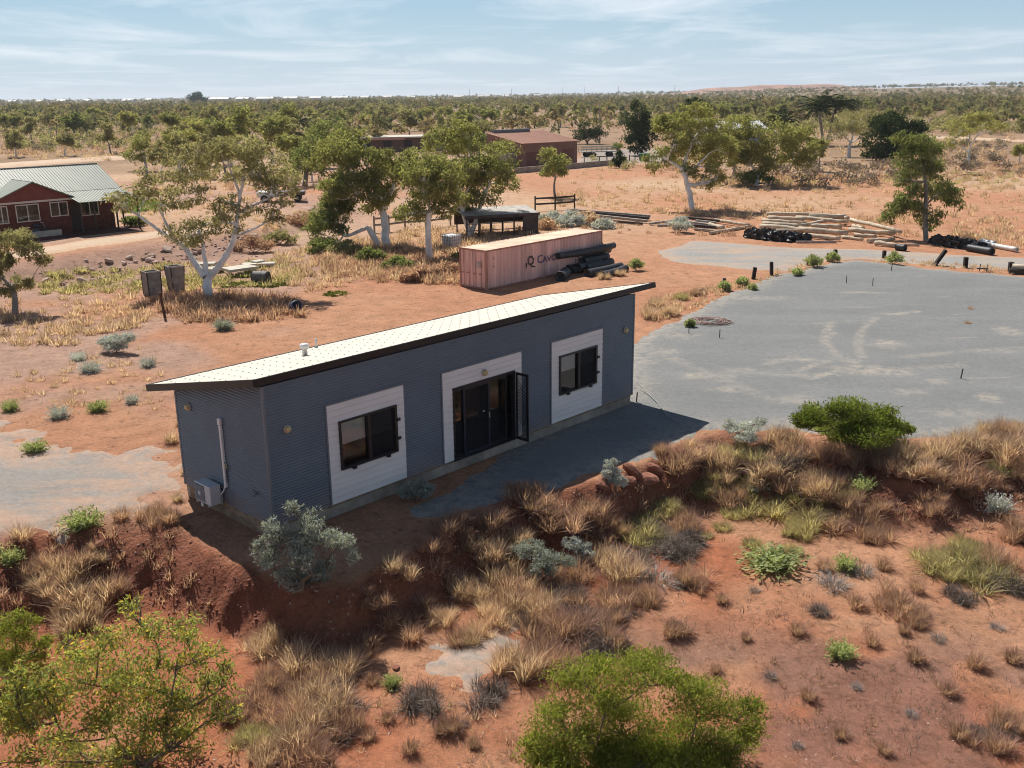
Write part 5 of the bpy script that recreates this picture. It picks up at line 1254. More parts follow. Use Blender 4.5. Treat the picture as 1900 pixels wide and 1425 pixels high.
for xx in (-1.5, 1.6):
    for yy in (-.8, .8):
        w_ = MB(); w_.lathe([(.2, -.1), (.36, -.1), (.36, .1), (.2, .1)], (xx, yy, .36), 16, 'y'); wo = w_.build('wheel', M['belt'], ut); MB().lathe([(.18, -.11), (.18, .11)], (xx, yy, .36), 12, 'y').build('rim', M['rail_top'], wo)
# brown shed with ridge vent
M['shed_wall'] = surf('brown_steel_wall', (0.20, 0.105, 0.085), .6, .15, 1.5); M['shed_roof'] = surf('terracotta_roof', (0.52, 0.30, 0.22), .6, .12, 1.0); M['shed_door'] = surf('dark_red_door', (0.155, 0.062, 0.05), .6, .2, 2)
so = at(968, 313); sd_ = thing('farm_shed', 'brown steel shed with terracotta roof and two roller doors', 'shed', so, math.radians(40))
MB().box(0, 11.3, 0, 8.0, -.1, 3.6).build('wall', M['shed_wall'], sd_)
ribbed([(-.25, -.3, 3.62), (11.55, -.3, 3.62), (11.55, 8.3, 5.0), (-.25, 8.3, 5.0)], 60, M['shed_roof'], 'roof', sd_)
gm = MB(); gm.add([(0.002, 0, 3.6), (0.002, 8, 3.6), (0.002, 8, 4.85)], [(0, 2, 1)]); gm.build('gable_infill', M['shed_wall'], sd_); gm = MB(); gm.add([(11.298, 0, 3.6), (11.298, 8, 3.6), (11.298, 8, 4.85)], [(0, 1, 2)]); gm.build('gable_infill', M['shed_wall'], sd_)
MB().box(1.0, 8.3, 7.6, 8.25, 4.9, 5.35).build('ridge_vent', surf('blue_grey_vent', (.13, .14, .17), .5, .2, 2), sd_)
MB().box(1.0, 3.3, -.04, -.005, 0, 2.3).build('roller_door', M['shed_door'], sd_); MB().box(8.3, 10.6, -.04, -.005, 0, 2.5).build('roller_door', M['shed_door'], sd_); MB().box(5.0, 5.9, -.04, -.005, 0, 2.1).build('side_door', M['shed_door'], sd_)
MB().box(-1.2, 0, 1, 5, -.1, 2.2).build('lean_to', surf('grey_lean_to', (.2, .2, .22), .6, .2, 2), sd_)
# low block wall in front of the shed
A = at(955, 322); B = at(1140, 306); bwl = thing('block_wall', 'low brown block wall in front of the shed', 'wall', A)
n = 14
for i in range(n):
    MB().bar((B - A) * (i / n) + np.array([0, 0, .35]), (B - A) * ((i + .985) / n) + np.array([0, 0, .35]), .25, .85).build('wall_section', M['conc_pale'] if False else M['bearer_grey'], bwl)
# trailer by the shed
tr_o = at(1108, 291); tl = thing('flat_trailer', 'grey flatbed trailer with stake sides parked by the brown shed', 'trailer', tr_o, math.radians(12))
MB().box(-3.2, 3.2, -1.1, 1.1, .85, 1.0).build('deck', M['tin'], tl)
for i in range(8):
    MB().bar((-3.1 + i * .88, -1.08, 1.0), (-3.1 + i * .88, -1.08, 1.75), .07).build('stake', M['beam_grey'], tl); MB().bar((-3.1 + i * .88, 1.08, 1.0), (-3.1 + i * .88, 1.08, 1.75), .07).build('stake', M['beam_grey'], tl)
for yy in (-1.08, 1.08):
    for z in (1.3, 1.7): MB().bar((-3.15, yy, z), (3.15, yy, z), .06, .12).build('side_rail', M['conc_pale'], tl)
for xx in (-1.9, -.9, 2.2):
    for yy in (-.95, .95): w_ = MB(); w_.lathe([(.2, -.12), (.42, -.12), (.42, .12), (.2, .12)], (xx, yy, .42), 14, 'y'); w_.build('wheel', M['belt'], tl)
bo = at(1195, 300); gbn = thing('green_bin', 'green bin standing in the yard right of the brown shed', 'bin', bo, .4)
MB().add([(-.5, -.5, 0), (.5, -.5, 0), (.5, .5, 0), (-.5, .5, 0), (-.65, -.65, 1.2), (.65, -.65, 1.2), (.65, .65, 1.2), (-.65, .65, 1.2)], [(0, 3, 2, 1), (0, 1, 5, 4), (1, 2, 6, 5), (2, 3, 7, 6), (3, 0, 4, 7), (4, 5, 6, 7)]).build('bin_body', surf('green_paint', (.03, .14, .06), .5, .2, 3), gbn); MB().box(-.7, .7, -.7, .7, 1.2, 1.3).build('lid', surf('green_paint_lid', (.025, .11, .05), .5, .2, 3), gbn, bevel=.04)
pst = [(1084, 306), (1112, 303), (1126, 302), (1158, 301), (1168, 300), (1178, 300)]
for i, q in enumerate(pst): post('yard_post', 'dark post in the row along the shed yard', q, (q[0], q[1] - 13), .16, 'post_dark', 'posts along the shed yard')
# flat-roofed building behind the trees, pale house behind the right-hand trees
fo = at(655, 283); fb = thing('flat_roof_building', 'low flat-roofed building behind the central trees', 'building', fo, math.radians(14))
MB().box(0, 15, 0, 7, -.1, 2.6).build('wall', M['shed_wall'], fb); MB().box(-.8, 16, -1.6, 7.5, 2.6, 2.85).build('roof', M['conc_pale'], fb, bevel=.03); MB().box(-.7, 10, -1.66, -1.61, 2.3, 2.7).build('fascia', M['shed_roof'], fb)
for xx in (2, 6, 10): w_ = MB().box(xx, xx + 1.6, -.03, -.004, .9, 2.1).build('window', M['curtain'], fb)
MB().box(15.0, 20, .4, 5, -.1, 2.0).build('annexe', surf('blue_grey_annexe', (.18, .2, .23), .6, .2, 2), fb); MB().box(14.9, 20.4, .1, 5.3, 2.0, 2.15).build('annexe_roof', M['pvc'], fb)
po = at(1335, 268); pb = thing('pale_house', 'white house mostly hidden behind the right-hand gum trees', 'house', po, math.radians(20))
MB().box(0, 11, 0, 6, -.1, 3.0).build('wall', surf('pale_wall', (.36, .36, .38), .7, .15, 2), pb); MB().add(*slab([(-.5, -.6, 2.95), (11.5, -.6, 2.95), (11.5, 3, 4.6), (-.5, 3, 4.6)])).build('roof', M['pvc'], pb); MB().add(*slab([(11.5, 6.6, 2.95), (-.5, 6.6, 2.95), (-.5, 3, 4.6), (11.5, 3, 4.6)])).build('roof', M['pvc'], pb)
for xx in (1.2, 4.5, 8): MB().box(xx, xx + 1.4, -.03, -.004, 1.0, 2.2).build('window', M['curtain'], pb)
pl = at(1112, 262); o = MB().tube([(0, 0, -.2), (0, 0, 9.0)], [.14, .09], 8).build('pole', M['beam_grey'], None, loc=pl); tag(o, 'tall grey pole standing behind the brown shed', 'pole')

# ------------------------------------------------------------------ trees that stand out
GUMS = 'white-trunked gum trees round the yard'
px_tree('gum_tree', 'spreading white-trunked gum tree forked low, left of the cabin', (388, 552),
        [(232, 373, 46, 22), (275, 345, 48, 30), (335, 312, 62, 42), (337, 366, 55, 30), (420, 300, 72, 46), (487, 322, 58, 42), (352, 432, 60, 40), (412, 405, 52, 42), (506, 388, 34, 30), (455, 270, 50, 26), (370, 280, 50, 26), (530, 350, 30, 28)],
        101, 11000, 0.26, 0.075, 'leaf_gum_olive', r_px=10, fork_px=26, group=GUMS, clumps=15, cr=0.30, fill=0.35, tw=9, bend=0.16, dj=0.6, guides=[([(388, 556), (386, 532), (382, 512)], 9.5, 8), ([(382, 515), (362, 490), (345, 462), (325, 445), (290, 425), (240, 388)], 7, 2), ([(385, 518), (410, 490), (426, 465), (436, 435), (441, 400), (446, 365), (450, 330)], 7, 2.2), ([(384, 512), (379, 480), (377, 452), (368, 425)], 5, 2), ([(434, 440), (470, 425), (502, 408)], 3, 1.4), ([(441, 396), (480, 376), (514, 362)], 3, 1.4), ([(325, 445), (302, 402), (298, 365)], 3, 1.2), ([(446, 362), (430, 322), (420, 292)], 2.6, 1.2)])
px_tree('gum_tree', 'large dense green gum tree with thick white trunk behind the container', (717, 458),
        [(622, 300, 55, 50), (672, 290, 52, 34), (705, 332, 62, 44), (745, 312, 48, 36), (768, 296, 36, 26), (655, 345, 55, 46), (640, 262, 40, 32), (690, 372, 45, 32)],
        102, 15500, 0.30, 0.10, 'leaf_gum', r_px=9, fork_px=70, group=GUMS, clumps=18, cr=0.34, fill=0.3, dj=0.6, guides=[([(717, 461), (716, 425), (709, 388)], 8.5, 6.5), ([(709, 392), (695, 355), (690, 318)], 5, 2), ([(711, 392), (728, 352), (742, 308)], 5, 2), ([(693, 362), (662, 340), (640, 308)], 3.5, 1.6)])
px_tree('gum_tree', 'gum tree with an arching white trunk and low bushy crown on the left', (703, 458),
        [(606, 392, 42, 36), (600, 432, 38, 32), (630, 410, 34, 32), (628, 365, 34, 28)],
        103, 5200, 0.28, 0.09, 'leaf_gum_dark', r_px=6, fork_px=36, group=GUMS, clumps=14, cr=0.36, dj=0.4, bend=0.22)
px_tree('gum_tree', 'slim gum tree with straight white trunk just left of the container', (797, 481),
        [(788, 358, 52, 42), (768, 322, 42, 40), (822, 346, 38, 42), (765, 392, 36, 26), (800, 310, 40, 34), (825, 385, 24, 24)],
        104, 9500, 0.27, 0.09, 'leaf_gum', r_px=5.5, fork_px=84, group=GUMS, clumps=15, cr=0.34, dj=0.5)
px_tree('gum_tree', 'tall forked gum tree behind the animal shelter', (874, 437),
        [(880, 300, 58, 44), (930, 288, 50, 38), (855, 345, 44, 46), (900, 350, 48, 40), (822, 272, 48, 34), (870, 252, 44, 26), (945, 322, 26, 34), (830, 318, 36, 34)],
        105, 14500, 0.30, 0.10, 'leaf_gum', r_px=5.5, fork_px=22, group=GUMS, clumps=16, cr=0.34, dj=0.6, fill=0.4, guides=[([(873, 440), (863, 408), (855, 380), (850, 350)], 5.5, 2.6), ([(873, 438), (885, 402), (895, 372), (906, 340), (926, 308)], 5, 2), ([(855, 382), (872, 345), (880, 305)], 2.6, 1.4)])
px_tree('gum_tree', 'leaning white gum tree standing on open sand right of the sheds', (1284, 392),
        [(1258, 252, 44, 46), (1302, 262, 44, 46), (1228, 292, 34, 24), (1335, 272, 40, 40), (1292, 214, 50, 30), (1240, 222, 40, 28), (1322, 330, 28, 26), (1275, 310, 26, 20)],
        106, 10500, 0.36, 0.11, 'leaf_gum', r_px=5.5, fork_px=85, group=GUMS, clumps=15, cr=0.33, dj=0.6, fill=0.4, guides=[([(1285, 394), (1280, 362), (1273, 332), (1264, 312)], 5.5, 4), ([(1264, 313), (1240, 298), (1230, 290)], 3, 1.6), ([(1266, 316), (1277, 282), (1290, 252), (1310, 236)], 3.6, 1.6), ([(1273, 326), (1292, 310), (1315, 285)], 3, 1.6)])
px_tree('gum_tree', 'lone drooping green tree behind the black pipe heap on the right', (1718, 447),
        [(1706, 262, 44, 22), (1692, 302, 40, 34), (1726, 308, 38, 36), (1742, 352, 36, 34), (1690, 362, 36, 34), (1660, 388, 30, 24), (1772, 358, 26, 22), (1722, 398, 36, 26), (1648, 402, 16, 18), (1730, 275, 30, 20)],
        107, 9500, 0.30, 0.085, 'leaf_gum_dark', 'bark_grey', r_px=5, fork_px=60, group=GUMS, clumps=14, cr=0.34, dj=0.5, droop=1.3, fill=0.35, guides=[([(1718, 449), (1717, 402), (1719, 352), (1712, 302), (1706, 266)], 5, 1.4), ([(1717, 380), (1738, 362), (1765, 356)], 2.2, 1), ([(1718, 395), (1692, 385), (1662, 390)], 2.2, 1)])
px_tree('gum_tree', 'small tree cut by the left edge below the brick house', (28, 582),
        [(32, 448, 44, 26), (62, 466, 28, 24), (8, 486, 30, 34), (42, 522, 24, 20), (-30, 470, 40, 40), (20, 535, 22, 16)],
        108, 6500, 0.22, 0.07, 'leaf_gum_olive', 'bark_grey', r_px=5, fork_px=50, group=GUMS, clumps=14, cr=0.32, dj=0.5)
MID = 'gum trees scattered over the plain'
px_tree('gum_tree', 'bushy blue-green tree left of the large dense gum', (565, 345),
        [(590, 262, 48, 44), (560, 300, 40, 36), (618, 245, 38, 30), (600, 300, 36, 36)], 109, 5500, 0.40, 0.14, 'leaf_gum_dark', 'bark_grey', r_px=4, fork_px=30, group=MID, clumps=14, cr=0.36)
px_tree('gum_tree', 'small round-topped tree in front of the brown shed', (1031, 368),
        [(1028, 292, 30, 26), (1015, 315, 20, 18), (1044, 308, 20, 20)], 110, 2600, 0.34, 0.12, 'leaf_gum', 'bark_grey', r_px=2, fork_px=38, group=MID, clumps=12, cr=0.36)
px_tree('gum_tree', 'short dense tree right behind the brick house roof', (272, 318),
        [(262, 262, 30, 24), (252, 285, 24, 20), (275, 284, 24, 22)], 111, 2600, 0.40, 0.14, 'leaf_gum', 'bark_white', r_px=2.4, fork_px=24, group=MID, clumps=12, cr=0.36)
px_tree('gum_tree', 'broad pale green gum tree left of the palm trees', (1405, 345),
        [(1398, 262, 58, 38), (1452, 250, 50, 38), (1352, 285, 36, 30), (1430, 290, 50, 32), (1490, 268, 36, 34), (1375, 232, 40, 24)], 112, 12000, 0.42, 0.14, 'leaf_gum', 'bark_white', r_px=4, fork_px=18, group=MID, clumps=15, cr=0.35, dj=0.7)
px_tree('gum_tree', 'pale slender gum tree with white trunk far right', (1795, 304),
        [(1782, 238, 34, 16), (1832, 222, 26, 20), (1772, 262, 24, 16), (1805, 215, 22, 16), (1850, 235, 20, 12)], 113, 2600, 0.42, 0.13, 'leaf_gum_yellow', 'bark_white', r_px=2.6, fork_px=20, group=MID, clumps=12, cr=0.36)
px_tree('gum_tree', 'grey-trunked gum tree beside the dark fig trees', (1575, 292),
        [(1580, 222, 38, 24), (1560, 245, 26, 20), (1605, 238, 24, 20)], 114, 3000, 0.42, 0.13, 'leaf_gum_olive', 'bark_white', r_px=3, fork_px=26, group=MID, clumps=13, cr=0.36)
px_tree('fig_tree', 'tall dark green tree behind the shed yard', (1192, 290), [(1190, 212, 24, 26), (1180, 245, 30, 26), (1204, 240, 24, 28), (1186, 270, 26, 18)], 115, 5200, 0.42, 0.22, 'leaf_fig', 'bark_grey', r_px=3, fork_px=10, group='dark fig trees', clumps=16, cr=0.42)
px_tree('fig_tree', 'wide dark fig tree right of the palms', (1648, 300), [(1650, 232, 36, 28), (1630, 262, 34, 26), (1668, 262, 32, 28), (1650, 282, 40, 16)], 116, 6000, 0.42, 0.24, 'leaf_fig', 'bark_grey', r_px=3, fork_px=10, group='dark fig trees', clumps=18, cr=0.42)
px_tree('fig_tree', 'lower dark fig tree at the right end of the dark clump', (1694, 298), [(1695, 240, 30, 22), (1710, 262, 24, 20), (1685, 270, 28, 20)], 117, 4200, 0.42, 0.24, 'leaf_fig', 'bark_grey', r_px=3, fork_px=10, group='dark fig trees', clumps=16, cr=0.42)
px_tree('fig_tree', 'dark green tree top rising behind the leaning white gum', (1290, 262), [(1290, 200, 28, 16), (1275, 215, 22, 14), (1306, 214, 20, 14)], 118, 3000, 0.5, 0.26, 'leaf_fig', 'bark_grey', r_px=3, fork_px=10, group='dark fig trees', clumps=14, cr=0.42)
px_tree('dark_bush', 'low dark green bush on the sand below the pale gum', (1402, 345), [(1385, 330, 22, 14), (1408, 326, 20, 16), (1430, 336, 16, 10)], 119, 2600, 0.30, 0.12, 'leaf_gum_dark', 'stem', r_px=2, fork_px=3, cat='bush', clumps=12, cr=0.4)
px_tree('dark_bush', 'round dark bush behind the brown shed', (1090, 268), [(1092, 240, 26, 18), (1078, 250, 18, 14), (1108, 248, 16, 14)], 120, 2600, 0.42, 0.18, 'leaf_fig', 'stem', r_px=2, fork_px=3, cat='bush', clumps=12, cr=0.42)
px_tree('dark_bush', 'dark conical shrub at the front of the shed yard', (1150, 312), [(1150, 298, 12, 10), (1148, 288, 8, 8)], 121, 1200, 0.30, 0.14, 'leaf_fig', 'stem', r_px=1.5, fork_px=3, cat='bush', clumps=10, cr=0.42)
px_tree('dark_bush', 'small round green shrub on a stem in the shed yard', (1145, 285), [(1146, 272, 10, 8)], 122, 700, 0.28, 0.14, 'leaf_gum_dark', 'stem', r_px=1, fork_px=6, cat='bush', clumps=9, cr=0.45)
for i, (bx_, by_, rr, lb) in enumerate([(738, 502, 22, 'dark green shrub under the slim white-trunked gum'), (826, 512, 24, 'brown-green shrub at the left end of the container'), (640, 474, 24, 'low bush under the arching white trunk'), (690, 486, 22, 'low bush in front of the thick white trunk'), (775, 522, 22, 'low bush in the dry grass left of the container'), (862, 484, 18, 'small bush behind the container corner'), (600, 470, 26, 'bush left of the arching white trunk'), (470, 470, 30, 'olive bush behind the concrete slabs'), (520, 455, 26, 'olive bush beside the rubble bank'), (250, 420, 18, 'bush beside the house verandah'), (560, 420, 24, 'bush on the slope below the truck')]):
    px_tree('low_bush', lb, (bx_, by_), [(bx_ - rr * .6, by_ - rr * .45, rr * .8, rr * .42), (bx_ + rr * .6, by_ - rr * .5, rr * .75, rr * .45), (bx_, by_ - rr * .8, rr * .7, rr * .4)], 400 + i, 1300, .24, .08, ['leaf_gum_dark', 'straw_brown', 'leaf_gum_olive'][i % 3], 'stem', r_px=1.2, fork_px=2, cat='bush', clumps=14, cr=.38, crown_name='foliage', trunk_name='stem', droop=-.3)
# palms
def palm(label, base_px, top_px, nf, fr, seed):
    b, H = hgt_px(base_px, top_px[1]); rg = np.random.default_rng(seed); t = thing('palm_tree', label, 'palm', b, 0, 'palms beyond the right-hand gums')
    top = np.array([(top_px[0] - base_px[0]) * ((b - CAMP) @ FW) / CF, 0, H])
    V, F = tube(bez((0, 0, -.2), top, rg, .03, 8), np.linspace(.32, .22, 8), 9); mobj('trunk', np_mesh('trunk', V, F, True), M['bark_grey'], t)
    for k in range(nf):
        a = 2 * math.pi * k / nf + rg.uniform(-.2, .2); el = rg.uniform(.15, 1.25); L = fr * rg.uniform(.8, 1.1); n = 14; P = []; d = np.array([math.cos(a) * math.cos(el), math.sin(a) * math.cos(el), math.sin(el)]); p = top.copy()
        for i in range(n): P.append(p.copy()); p = p + d * L / n; d = d + np.array([0, 0, -.11]); d /= np.linalg.norm(d)
        P = np.array(P); V, F = tube(P, np.linspace(.04, .012, n), 4)
        q = np.repeat(P[2:], 4, 0); tg = np.repeat(np.gradient(P, axis=0)[2:], 4, 0); tg = unit(tg); sd = unit(np.cross(tg, np.array([0, 0, 1.0]))) * np.tile([1, -1, 1, -1], n - 2)[:, None]
        ax = unit(sd * 1.0 + tg * .7 + np.array([0, 0, -.25])); V2, F2 = leaves_from(q + tg * rg.random((len(q), 1)) * .15, ax, .95, .16, rg)
        mobj('frond', np_mesh('frond', np.concatenate([V, V2]), np.concatenate([F, F2 + len(V)])), M['leaf_palm'], t)
palm('taller dark palm with upswept fronds, left of the pair', (1529, 270), (1516, 205), 36, 5.6, 1)
palm('second dark palm, right of the pair', (1533, 270), (1548, 198), 30, 5.0, 2)
palm('low palm tuft showing left of the two tall palms', (1452, 262), (1452, 226), 24, 4.0, 3)

# ------------------------------------------------------------------ trees over the plain
def tree_variant(rg, dense=1.0, hgt=6.0):
    n = rg.integers(5, 9); L = []
    for i in range(n):
        a = rg.uniform(0, 6.28); r = rg.uniform(.3, 1.5); z = hgt * rg.uniform(.40, .86)
        s = rg.uniform(.75, 1.25); L.append((np.array([r * math.cos(a), r * math.sin(a), z]), np.array([s * 1.0, s * 1.0, s * 1.0])))
    V, F, e = crown(L, rg, int(2300 * dense), .44, .19, .7, 12, .42, .3)
    T = limbs((0, 0, 0), L, e, rg, .15, hgt * rg.uniform(.15, .4), tw=3)
    return (V, F), T
TRV = []
rg = np.random.default_rng(31)
LM = ['leaf_gum', 'leaf_gum_olive', 'leaf_gum', 'leaf_gum_yellow', 'leaf_gum', 'leaf_gum_olive', 'leaf_gum_dark', 'leaf_gum_yellow', 'leaf_gum_olive', 'leaf_gum']
for i in range(10):
    (V, F), (V2, F2) = tree_variant(rg); c_ = np_mesh('crown', V, F); c_.materials.append(M[LM[i]]); t_ = np_mesh('trunk', V2, F2, True); t_.materials.append(M['bark_white' if i % 2 else 'bark_grey']); TRV.append((c_, t_, V, F))
LBL = {'leaf_gum': 'green gum tree scattered on the plain', 'leaf_gum_olive': 'olive gum tree scattered on the plain', 'leaf_gum_yellow': 'yellow-green gum tree scattered on the plain', 'leaf_gum_dark': 'dark green gum tree scattered on the plain'}
def tzone(P):
    x_, y_ = pix(P); far = 'far ' if y_ < 222 else ''
    z_ = ('beyond the brick house' if x_ < 260 else 'behind the forked white gum' if x_ < 520 else 'behind the dense central gums' if x_ < 760 else 'beyond the flat-roofed building' if x_ < 930 else 'behind the brown shed' if x_ < 1180 else
          'behind the leaning white gum' if x_ < 1400 else 'around the palms' if x_ < 1600 else 'beyond the dark fig trees' if x_ < 1760 else 'at the far right edge')
    return far, z_
def plain_tree(P, h, v, label=None):
    if label is None:
        f_, z_ = tzone(P); label = ('tall ' if h > 6.4 else 'low ' if h < 5.2 else '') + {'leaf_gum': 'green', 'leaf_gum_olive': 'olive', 'leaf_gum_yellow': 'yellow-green', 'leaf_gum_dark': 'dark green'}[LM[v]] + ' gum tree ' + f_ + z_
    c_, t_, _, _ = TRV[v]; t = thing('gum_tree', label or LBL[LM[v]], 'tree', P, rng.uniform(0, 6.28), MID); s = h / 6.0; t.scale = (s * rng.uniform(.9, 1.25), s * rng.uniform(.9, 1.25), s)
    for nm, me in (('crown', c_), ('trunk', t_)):
        o = bpy.data.objects.new(nm, me); link(o, t)
    return t
for (bx_, by_, ty, v) in [(440, 292, 196, 0), (505, 300, 205, 4), (368, 282, 206, 3), (322, 270, 198, 2), (402, 262, 192, 5), (532, 266, 190, 0), (140, 258, 197, 6), (247, 254, 196, 3), (176, 240, 194, 4), (92, 252, 200, 1), (60, 268, 214, 8), (470, 272, 200, 1), (345, 300, 225, 5),
                          (1362, 322, 236, 2), (1505, 318, 252, 9), (1892, 302, 258, 7), (1320, 300, 240, 4), (1470, 300, 232, 9), (1520, 305, 250, 2), (1840, 250, 200, 1), (850, 290, 232, 2), (300, 335, 262, 1), (420, 332, 250, 8), (482, 330, 246, 5), (385, 308, 232, 1), (545, 322, 240, 4), (594, 312, 226, 6), (430, 306, 220, 9), (335, 318, 244, 4), (205, 285, 225, 8), (120, 290, 238, 1), (30, 292, 236, 5), (700, 262, 205, 1), (760, 258, 200, 8), (905, 246, 196, 4), (975, 238, 192, 1), (1040, 236, 190, 8), (1130, 232, 188, 5), (1240, 300, 262, 7)]:
    b, H = hgt_px((bx_, by_), ty); plain_tree(b, H, v)
EXC = [[(-50, 290), (235, 280), (250, 330), (260, 480), (-50, 480)], [(915, 235), (1255, 225), (1255, 345), (915, 345)], [(640, 246), (800, 246), (800, 300), (640, 300)], [(1000, 300), (1950, 268), (1950, 500), (1000, 500)], [(1320, 235), (1400, 235), (1400, 300), (1320, 300)], [(1500, 225), (1560, 225), (1560, 290), (1500, 290)]]
def inpoly(x, y, P):
    c = False; n = len(P)
    for i in range(n):
        x1, y1 = P[i]; x2, y2 = P[(i + 1) % n]
        if (y1 > y) != (y2 > y) and x < (x2 - x1) * (y - y1) / (y2 - y1) + x1: c = not c
    return c
cand = []
tries = 0
while len(cand) < 262 and tries < 20000:
    tries += 1
    r = math.sqrt(rng.uniform(118 ** 2, 470 ** 2)); a = rng.uniform(-.56, .56); X, Y = r * math.sin(a), r * math.cos(a)
    q = pix((X, Y, 0)); dn = float(fbm(X * .012, Y * .012, 77, 3))
    if q[0] < -150 or q[0] > 2050: continue
    pr = .35 + 1.6 * max(0, dn - .42) * 4
    if q[0] < 330 and q[1] > 205: pr *= .45
    if q[0] > 1550: pr *= .55
    if q[1] > 300: pr *= .25
    if rng.random() > pr or any(inpoly(q[0], q[1], P) for P in EXC): continue
    if any((X - u) ** 2 + (Y - w_) ** 2 < 9 for u, w_ in cand): continue
    cand.append((X, Y))
for X, Y in cand: plain_tree((X, Y, gz(X, Y)), rng.uniform(4.2, 7.6), int(rng.integers(0, 10)))
# far woodland: past what one could count
def lite_tree(rg, n):
    k = rg.integers(3, 6); C = np.stack([rg.normal(0, .9, k), rg.normal(0, .9, k), rg.uniform(3.2, 5.2, k)], 1); idx = rg.integers(0, k, n)
    q = unit(rg.normal(size=(n, 3))) * rg.random((n, 1)) ** .4 * np.array([1.25, 1.25, .95]); return leaves_from(C[idx] + q, unit(rg.normal(size=(n, 3)) + np.array([0, 0, -.4])), 1.45, .80, rg)
def merge(name, label, cat, base, inst, mat, kind='stuff'):
    """one mesh of many small plants: inst = (variant, x, y, z, scale, zscale, rot)"""
    Vs, Fs, k = [], [], 0; inst = np.asarray(inst)
    for vi in range(len(base)):
        V, F = base[vi]; I = inst[inst[:, 0] == vi]
        if not len(I): continue
        c, s = np.cos(I[:, 6]), np.sin(I[:, 6]); x = V[None, :, 0] * I[:, 4, None]; y = V[None, :, 1] * I[:, 4, None]
        W = np.stack([x * c[:, None] - y * s[:, None] + I[:, 1, None], x * s[:, None] + y * c[:, None] + I[:, 2, None], V[None, :, 2] * (I[:, 4] * I[:, 5])[:, None] + I[:, 3, None]], -1)
        n, m_ = W.shape[:2]; Fs.append((F[None] + (np.arange(n) * m_)[:, None, None]).reshape(-1, F.shape[1]) + k); Vs.append(W.reshape(-1, 3)); k += n * m_
    if not Vs: return
    o = mobj(name, np_mesh(name, np.concatenate(Vs), np.concatenate(Fs)), mat); tag(o, label, cat, None, kind); return o
rg = np.random.default_rng(55)
N = 16000; u = rg.random(N); r = 450 * (3600 / 450) ** (u ** 1.15); a = rg.uniform(-.6, .6, N); X, Y = r * np.sin(a), r * np.cos(a)
dn = fbm(X * .006, Y * .006, 78, 3); keep = rg.random(N) < np.clip((dn - .36) * 5.5, .06, 1); X, Y, r = X[keep], Y[keep], r[keep]; Z = height(X, Y)
n2 = 900; r2 = np.sqrt(rg.uniform(200 ** 2, 480 ** 2, n2)); a2 = rg.uniform(-.56, .56, n2); X2, Y2 = r2 * np.sin(a2), r2 * np.cos(a2)
d2 = fbm(X2 * .014, Y2 * .014, 79, 3); k2 = (rg.random(n2) < np.clip((d2 - .40) * 6, .04, 1)) & ~((np.abs(X2 - 12) < 26) & (Y2 < 235)) & ((r2 > 260) | (np.abs(a2) < .2))
X2, Y2, r2 = X2[k2], Y2[k2], r2[k2]; X, Y, r = np.concatenate([X2, X]), np.concatenate([Y2, Y]), np.concatenate([r2, r]); Z = height(X, Y)
VB = [lite_tree(rg, 36) for _ in range(6)]
for nm_i, (mt, lb) in enumerate((('leaf_far', 'distant green woodland covering the plain'), ('leaf_far_brown', 'distant olive woodland covering the plain'), ('leaf_far_dark', 'distant dark woodland covering the plain'))):
    sel = (np.arange(len(X)) % 3) == nm_i; n = sel.sum(); I = np.stack([rg.integers(0, 6, n), X[sel], Y[sel], Z[sel] - .3, rg.uniform(.75, 1.35, n) * (1 + .6 * sstep((r[sel] - 1800) / 1500)), rg.uniform(.75, 1.1, n), rg.uniform(0, 6.28, n)], 1)
    merge('far_woodland', lb, 'woodland', VB, I, M[mt])
# ------------------------------------------------------------------ town and hill on the horizon
M['town_white'] = surf('white_town_roof', (.42, .41, .40), .6, .1, .2); M['town_wall'] = surf('pale_town_wall', (.42, .38, .34), .8, .2, .3)
def town_shed(px, d, wpx, h, label):
    w_ = wpx * d / CF; X = (px - IW / 2) / CF * d; z = gz(X, d); t = thing('town_building', label, 'building', (X, d, z), 0.0, 'white-roofed town buildings on the horizon')
    MB().box(-w_ / 2, w_ / 2, 0, 30, -1, h).build('wall', M['town_wall'], t); V = [(-w_ / 2 - 1, -1, h + .02), (w_ / 2 + 1, -1, h + .02), (w_ / 2 + 1, 15, h + 4), (-w_ / 2 - 1, 15, h + 4), (w_ / 2 + 1, 31, h), (-w_ / 2 - 1, 31, h)]
    MB().add(V, [(0, 1, 2, 3), (3, 2, 4, 5)]).build('roof', M['town_white'], t)
for i, (px, d, w_, h) in enumerate([(18, 2300, 26, 5), (62, 2450, 14, 5), (112, 2400, 9, 5), (150, 2350, 14, 5), (196, 2500, 10, 5), (270, 2400, 18, 5), (305, 2500, 12, 5), (432, 2250, 34, 6), (474, 2350, 22, 6), (514, 2300, 30, 6), (560, 2400, 24, 6), (604, 2350, 20, 6), (648, 2450, 28, 6),
                                    (690, 2400, 18, 6), (732, 2500, 16, 6), (775, 2450, 14, 5), (860, 2450, 18, 5), (905, 2500, 20, 5), (942, 2450, 14, 5), (1000, 2600, 10, 5), (1110, 2600, 8, 6)]):
    town_shed(px, d, w_, h, 'white-roofed building in the distant town on the horizon')
b = np.array([(395 - 950) / CF * 1300, 1300.0, 0.0]); b[2] = gz(b[0], b[1]); tree_object('fig_tree', 'big dark tree standing above the distant town', 'tree', b, [(b + np.array([-4, 0, 9.0]), (7, 7, 6)), (b + np.array([5, 0, 8.0]), (7, 7, 5)), (b + np.array([0, 0, 13.0]), (6, 6, 5))], 130, 2500, 2.2, 1.2, 'leaf_fig', 'bark_grey', .9, 3.0, clumps=16, cr=.45)
